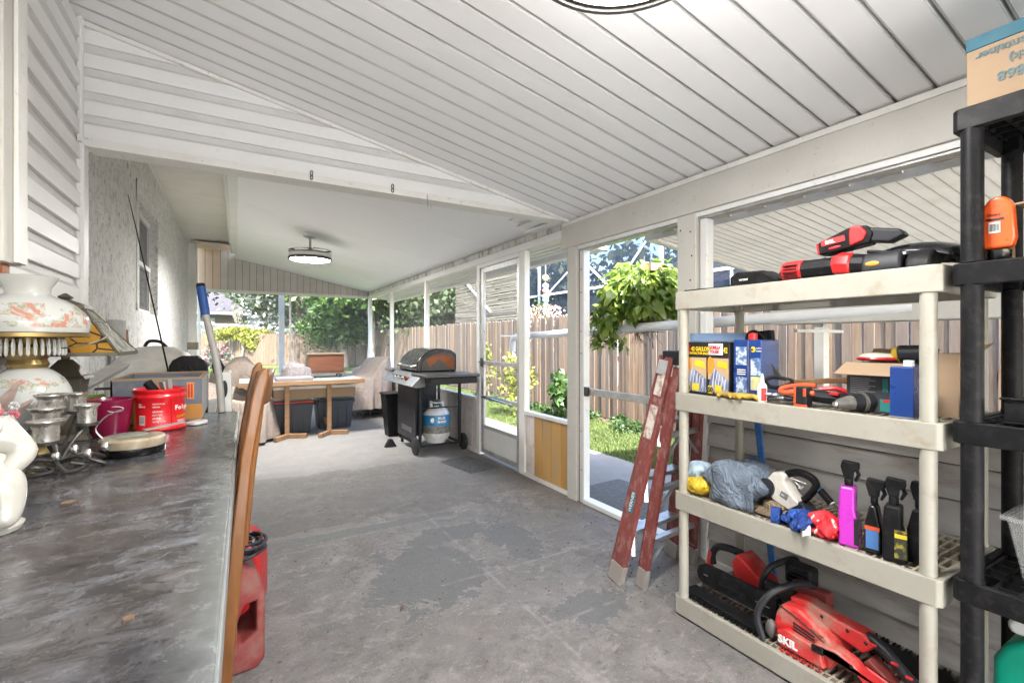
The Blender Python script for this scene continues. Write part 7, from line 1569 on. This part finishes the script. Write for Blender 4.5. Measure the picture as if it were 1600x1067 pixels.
for (c_, s_) in (((2.03, 1.10, S4 + .19), (.035, .055, .045)), ((1.90, 1.115, S4 + .135), (.022, .062, .042))):
    gd = MB().box(c_[0] - s_[0], c_[0] + s_[0], c_[1] - s_[1], c_[1] + s_[1], c_[2] - s_[2], c_[2] + s_[2]).build('hand_guard', dark_grey, o, bevel=.016)
    for k_ in range(4): MB().box(c_[0] - s_[0] - .004, c_[0] - s_[0] + .002, c_[1] - s_[1] * .7, c_[1] + s_[1] * .7, c_[2] - s_[2] * .6 + k_ * .018, c_[2] - s_[2] * .6 + k_ * .018 + .006).build('guard_rib', black_gloss, gd)
MB().bar((2.02, 1.08, S4 + .15), (2.06, 1.05, S4 + .02), .02, .012).build('guard_arm', black_plastic, o)
MB().box(1.93, 2.08, 1.06, 1.20, S4 + .001, S4 + .09).build('motor_block', M('dusty_brown_plastic', (.12, .09, .07), .7, col2=(.2, .14, .11), vs=14), o, bevel=.012)
guard_blade('', '', (1.865, 1.10, S4 + .09), (1.865, 1.48, S4 + .09), .095, .022).build('bar_sheath', black_plastic, o, bevel=.003); guard_blade('', '', (1.862, 1.10, S4 + .045), (1.862, 1.45, S4 + .045), .004, .028).build('sheath_edge', chrome, o)
text('CRAFTSMAN', o, (1.852 - 1.98, 1.36 - 1.28, .08), TX, .022, dark_grey, bold=.0005)
MB().box(1.8515, 1.8535, 1.13, 1.19, S4 + .086, S4 + .0885).box(1.8515, 1.8535, 1.42, 1.44, S4 + .09, S4 + .093).build('sheath_slot', grey_print, o)
o = thing('bar_cover', 'flat black bar cover with toothed edge lying at the shelf front lip', 'blade cover', (1.8, 1.3, S4)); MB().bar((1.815, 1.485, S4 + .022), (1.80, 1.10, S4 + .022), .075, .014).build('cover', black_plastic, o, bevel=.005)
for i in range(26): MB().box(1.762 + .0, 1.776, 1.47 - i * .0145, 1.477 - i * .0145, S4 + .004, S4 + .016).build('tooth', black_plastic, o)
o = thing('chainsaw', 'large dusty red chainsaw lettered in white at the near end of the bottom tier', 'chainsaw', (1.85, 1.0, S4))
T0 = Matrix.Translation((0, 0, S4))
MB().prism([(1.065, .01), (1.085, .06), (1.075, .115), (1.055, .155), (.99, .165), (.92, .13), (.88, .10), (.86, .055), (.88, .0), (1.02, .0)], 1.80, 1.93, 'yz', T=T0).build('main_housing', red_dusty, o, bevel=.014)
MB().prism([(1.05, .012), (1.055, .065), (1.02, .085), (.90, .072), (.885, .01)], 1.772, 1.80, 'yz', T=T0).build('side_cover', red_dusty, o, bevel=.008)
MB().prism([(1.045, .155), (1.05, .175), (.98, .185), (.88, .165), (.80, .16), (.765, .13), (.80, .09), (.88, .11)], 1.85, 1.915, 'yz', T=T0).build('top_rib', red_dusty, o, bevel=.010)
for k_ in range(3): MB().prism([(1.005 - .0, .112 - k_ * .012), (.93, .098 - k_ * .012), (.93, .092 - k_ * .012), (1.005, .106 - k_ * .012)], 1.7975, 1.801, 'yz', T=T0).build('vent_slot', black_print, o)
t = text('SKIL', o, (1.768 - 1.85, 1.045 - 1.0, .030), TX, .038, white_print, bold=.0016, ext=.0012)
MB().prism([(.93, .06), (.92, .09), (.85, .098), (.80, .085), (.74, .03), (.66, -.0), (.60, .002), (.62, .025), (.70, .04), (.78, .06), (.84, .055)], 1.775, 1.835, 'yz', T=T0).build('lower_guard', red_dusty, o, bevel=.010)
MB().box(1.765, 1.7745, .885, .925, S4 + .062, S4 + .085).build('latch', black_gloss, o, bevel=.003)
MB().tube(smooth_path([(1.88, .80, S4 + .145), (1.87, .74, S4 + .125), (1.86, .68, S4 + .085), (1.85, .63, S4 + .045)], 6), [.019, .02, .021, .021, .02, .02, .02, .019, .019, .018, .018, .018, .018, .018, .018, .018, .017, .016, .015], 12).build('rear_grip', dark_grey, o, smooth=True)
for (y, z_) in ((.77, .15), (.71, .122), (.67, .10)): MB().box(1.842, 1.850, y - .012, y + .008, S4 + z_ - .012, S4 + z_ - .004).build('red_inlay', red_plastic, o, bevel=.002)
MB().prism([(.645, .05), (.60, .05), (.59, .0), (.635, .0)], 1.82, 1.87, 'yz', T=T0).build('grip_end', red_dusty, o, bevel=.008); MB().prism([(.80, .06), (.78, .09), (.72, .05), (.70, .02), (.76, .02)], 1.84, 1.90, 'yz', T=T0).build('inner_block', gas_red, o, bevel=.006)
MB().tube(smooth_path([(1.755, 1.095, S4 + .015), (1.757, 1.12, S4 + .09), (1.79, 1.10, S4 + .165), (1.86, 1.06, S4 + .205), (1.94, 1.03, S4 + .205), (1.985, 1.02, S4 + .16), (1.99, 1.02, S4 + .06)], 6), [.013] * 37, 12).build('front_handle', dark_grey, o, smooth=True)
MB().ball((1.79, 1.085, S4 + .05), (.02, .02, .035), 12, 8).build('oil_cap', MATS['dusty_grey'], o, smooth=True); MB().box(1.95, 2.0, .96, 1.10, S4 + .11, S4 + .19).build('hand_guard', gas_red, o, bevel=.01)
bm_ = guard_blade('', '', (2.03, 1.0, S4 + .06), (2.02, .60, S4 + .035), .07, .006).build('guide_bar', M('bar_black', (.015, .015, .015), .6), o)
for i in range(34):
    for s_ in (-1, 1): MB().box(2.020, 2.032, .99 - i * .0115, .997 - i * .0115, S4 + .058 - i * .0007 + s_ * .038 - .005, S4 + .058 - i * .0007 + s_ * .038 + .005).build('chain_link', black_gloss if i % 3 else chrome, bm_)
for q in ((1.0, .152), (.93, .155), (.845, .148), (.79, .135), (.80, .075), (.70, .032)): MB().ball((1.848 if q[1] > .1 else 1.774, q[0], S4 + q[1]), (.003, .006, .006), 10, 6).build('screw', black_gloss, o)
for i in range(14): MB().prism([(1.04 - i * .011, .0), (1.036 - i * .011, .012), (1.032 - i * .011, .0)], 1.767, 1.772, 'yz', T=T0).build('base_rib', red_dusty, o)
for k_ in range(4): MB().box(1.7975, 1.801, .90 + k_ * .028, .915 + k_ * .028, S4 + .128 - (.028 * (3 - k_)) * .25, S4 + .134 - (.028 * (3 - k_)) * .25).build('moulded_line', gas_red, o)
MB().tube(smooth_path([(1.80, 1.06, S4 + .15), (1.798, 1.0, S4 + .135), (1.798, .93, S4 + .108), (1.80, .885, S4 + .085)], 5), .0022, 5).build('body_seam', black_print, o)
# ---------- black shelf things
o = thing('container_carton', 'brown carton with teal edge and upside-down lettering on the black shelf top', 'box', (1.9, .2, 1.897)); x = 1.785
MB().box(x, 2.08, -.30, .515, 1.8975, 2.062).build('carton', cardboard, o, bevel=.003); MB().box(x - .001, 2.081, -.301, .516, 2.0625, 2.098).build('teal_edge', card_teal, o, bevel=.002)
MB().box(x + .02, x + .06, .26, .44, 2.0985, 2.104).build('handle_slot', black_print, o)
flip = (Euler(TX).to_matrix() @ Matrix.Rotation(R(180), 3, 'Z')).to_euler()
for s_, yr, z_, sz in (('Rectangle Container', .495, 2.048, .030), ('(Black)', .430, 2.012, .030), ('JS-868', .452, 1.975, .036)): text(s_, o, (x - .002 - 1.9, yr - .2, z_ - 1.897), flip, sz, M('carton_ink', (.10, .16, .17), .7) if 'carton_ink' not in MATS else MATS['carton_ink'], bold=.0006, sx=1.0, align='RIGHT')
o = thing('lotion_bottle', 'bright orange bottle standing on its black cap on the black shelf', 'bottle', (1.81, .445, 1.467)); Tb = Matrix.Translation((0, 0, 1.468))
MB().prism([(.425, .032), (.485, .032), (.491, .06), (.484, .150), (.472, .170), (.452, .177), (.436, .170), (.424, .15), (.419, .06)], 1.79, 1.825, 'yz', T=Tb).build('bottle_body', orange_pl, o, bevel=.014)
MB().lathe([(0, 0), (.024, 0), (.026, .004), (.026, .028), (.02, .031)], (1.808, .455, 1.468), 22).build('cap', black_gloss, o, smooth=True)
MB().box(1.7885, 1.7897, .447, .470, 1.468 + .075, 1.468 + .105).build('barcode_label', paper, o)
for i in range(7): MB().box(1.7878, 1.7884, .449 + i * .0028, .4504 + i * .0028, 1.468 + .08, 1.468 + .1).build('barcode_line', black_print, o)
MB().box(1.7885, 1.7897, .440, .476, 1.468 + .109, 1.468 + .115).build('black_band', black_print, o); text('SPORT', o, (1.788 - 1.81, .473 - .445, .001 + .121), TX, .009, black_print)
o = thing('flap_carton', 'open brown carton lying on the black shelf behind the orange bottle', 'box', (1.9, .3, 1.467))
MB().box(1.84, 2.06, .0, .43, 1.467, 1.473).box(2.055, 2.06, .0, .43, 1.4735, 1.62).box(1.84, 2.054, .0, .43, 1.6205, 1.626).build('carton', cardboard, o)
MB().add([(1.842, .43, 1.475), (1.80, .522, 1.473), (1.825, .515, 1.63), (1.842, .435, 1.618)], [(0, 1, 2, 3)]).build('side_flap', cardboard, o, solid=.003); MB().box(1.86, 2.04, .30, .41, 1.474, 1.56).build('dark_contents', black_gloss, o, bevel=.01)
o = thing('parts_tray', 'black plastic tray of small fittings on the black shelf', 'tray', (1.88, .3, 1.027))
x0, x1, y0, y1 = 1.79, 2.0, .05, .44
MB().box(x0, x1, y0, y1, 1.0275, 1.032).box(x0, x0 + .005, y0, y1, 1.0325, 1.09).box(x1 - .005, x1, y0, y1, 1.0325, 1.09).box(x0 + .0055, x1 - .0055, y1 - .005, y1, 1.0325, 1.09).box(x0 + .0055, x1 - .0055, y0, y0 + .005, 1.0325, 1.09).build('tray_body', black_plastic, o, bevel=.002)
MB().box(x0 - .008, x0 + .005, y0 - .008, y1 + .008, 1.0905, 1.096).build('tray_lip', black_plastic, o, bevel=.002)
for i in range(9): MB().ball((1.82 + (i % 3) * .05, .12 + i * .033, 1.075 + .008 * (i % 2)), (.022, .02, .014), 10, 6, .15).build('fitting', [blue_strip, galv, pole_grey, white_print, dark_metal][i % 5], o, smooth=True)
MB().tube([(1.80, .50, 1.04), (1.80, .515, 1.05), (1.82, .525, 1.045), (1.83, .50, 1.035)], .007, 7).build('hook', black_plastic, o, smooth=True)
o = thing('clear_bin', 'clear plastic bin holding pale and orange bits on the black shelf', 'bin', (1.9, .25, .587))
x0, x1, y0, y1, zb_ = 1.78, 2.02, .02, .42, .5875
MB().frustum((1.90, .22, zb_), (.20, .36), (1.90, .22, zb_ + .005), (.20, .36)).add([(1.80, .04, zb_), (1.80, .40, zb_), (1.77, .43, zb_ + .19), (1.77, .01, zb_ + .19)], [(0, 1, 2, 3)]).add([(1.80, .40, zb_), (2.0, .40, zb_), (2.03, .43, zb_ + .19), (1.77, .43, zb_ + .19)], [(0, 1, 2, 3)]).add([(2.0, .40, zb_), (2.0, .04, zb_), (2.03, .01, zb_ + .19), (2.03, .43, zb_ + .19)], [(0, 1, 2, 3)]).build('bin_wall', clear_plastic, o, solid=.003)
MB().box(1.758, 1.772, .0, .442, zb_ + .185, zb_ + .197).box(1.7725, 2.04, .430, .442, zb_ + .185, zb_ + .197).build('bin_lip', clear_plastic, o, bevel=.003)
cloth_lump(o, (1.89, .20, zb_ + .085), (.065, .12, .075), M('bag_in_bin', (.55, .55, .52), .5, col2=(.4, .4, .38), vs=14), 22, 'pale_bag', .25); cloth_lump(o, (1.87, .30, zb_ + .035), (.04, .06, .028), orange_dim, 23, 'orange_rag', .2)
o = thing('detergent_jug', 'white and green plastic jug on the lowest tier of the black shelf', 'jug', (1.93, .40, .15)); MB().prism([(.22, 0), (.46, 0), (.482, .03), (.480, .20), (.455, .25), (.40, .285), (.22, .285)], 1.85, 1.97, 'yz', T=Matrix.Translation((0, 0, .1525))).build('green_body', green_pl, o, bevel=.02)
MB().prism([(.22, .286), (.445, .286), (.455, .31), (.43, .345), (.36, .375), (.22, .38)], 1.855, 1.965, 'yz', T=Matrix.Translation((0, 0, .1525))).build('white_top', M('frosted_plastic', (.60, .62, .62), .4), o, bevel=.02)
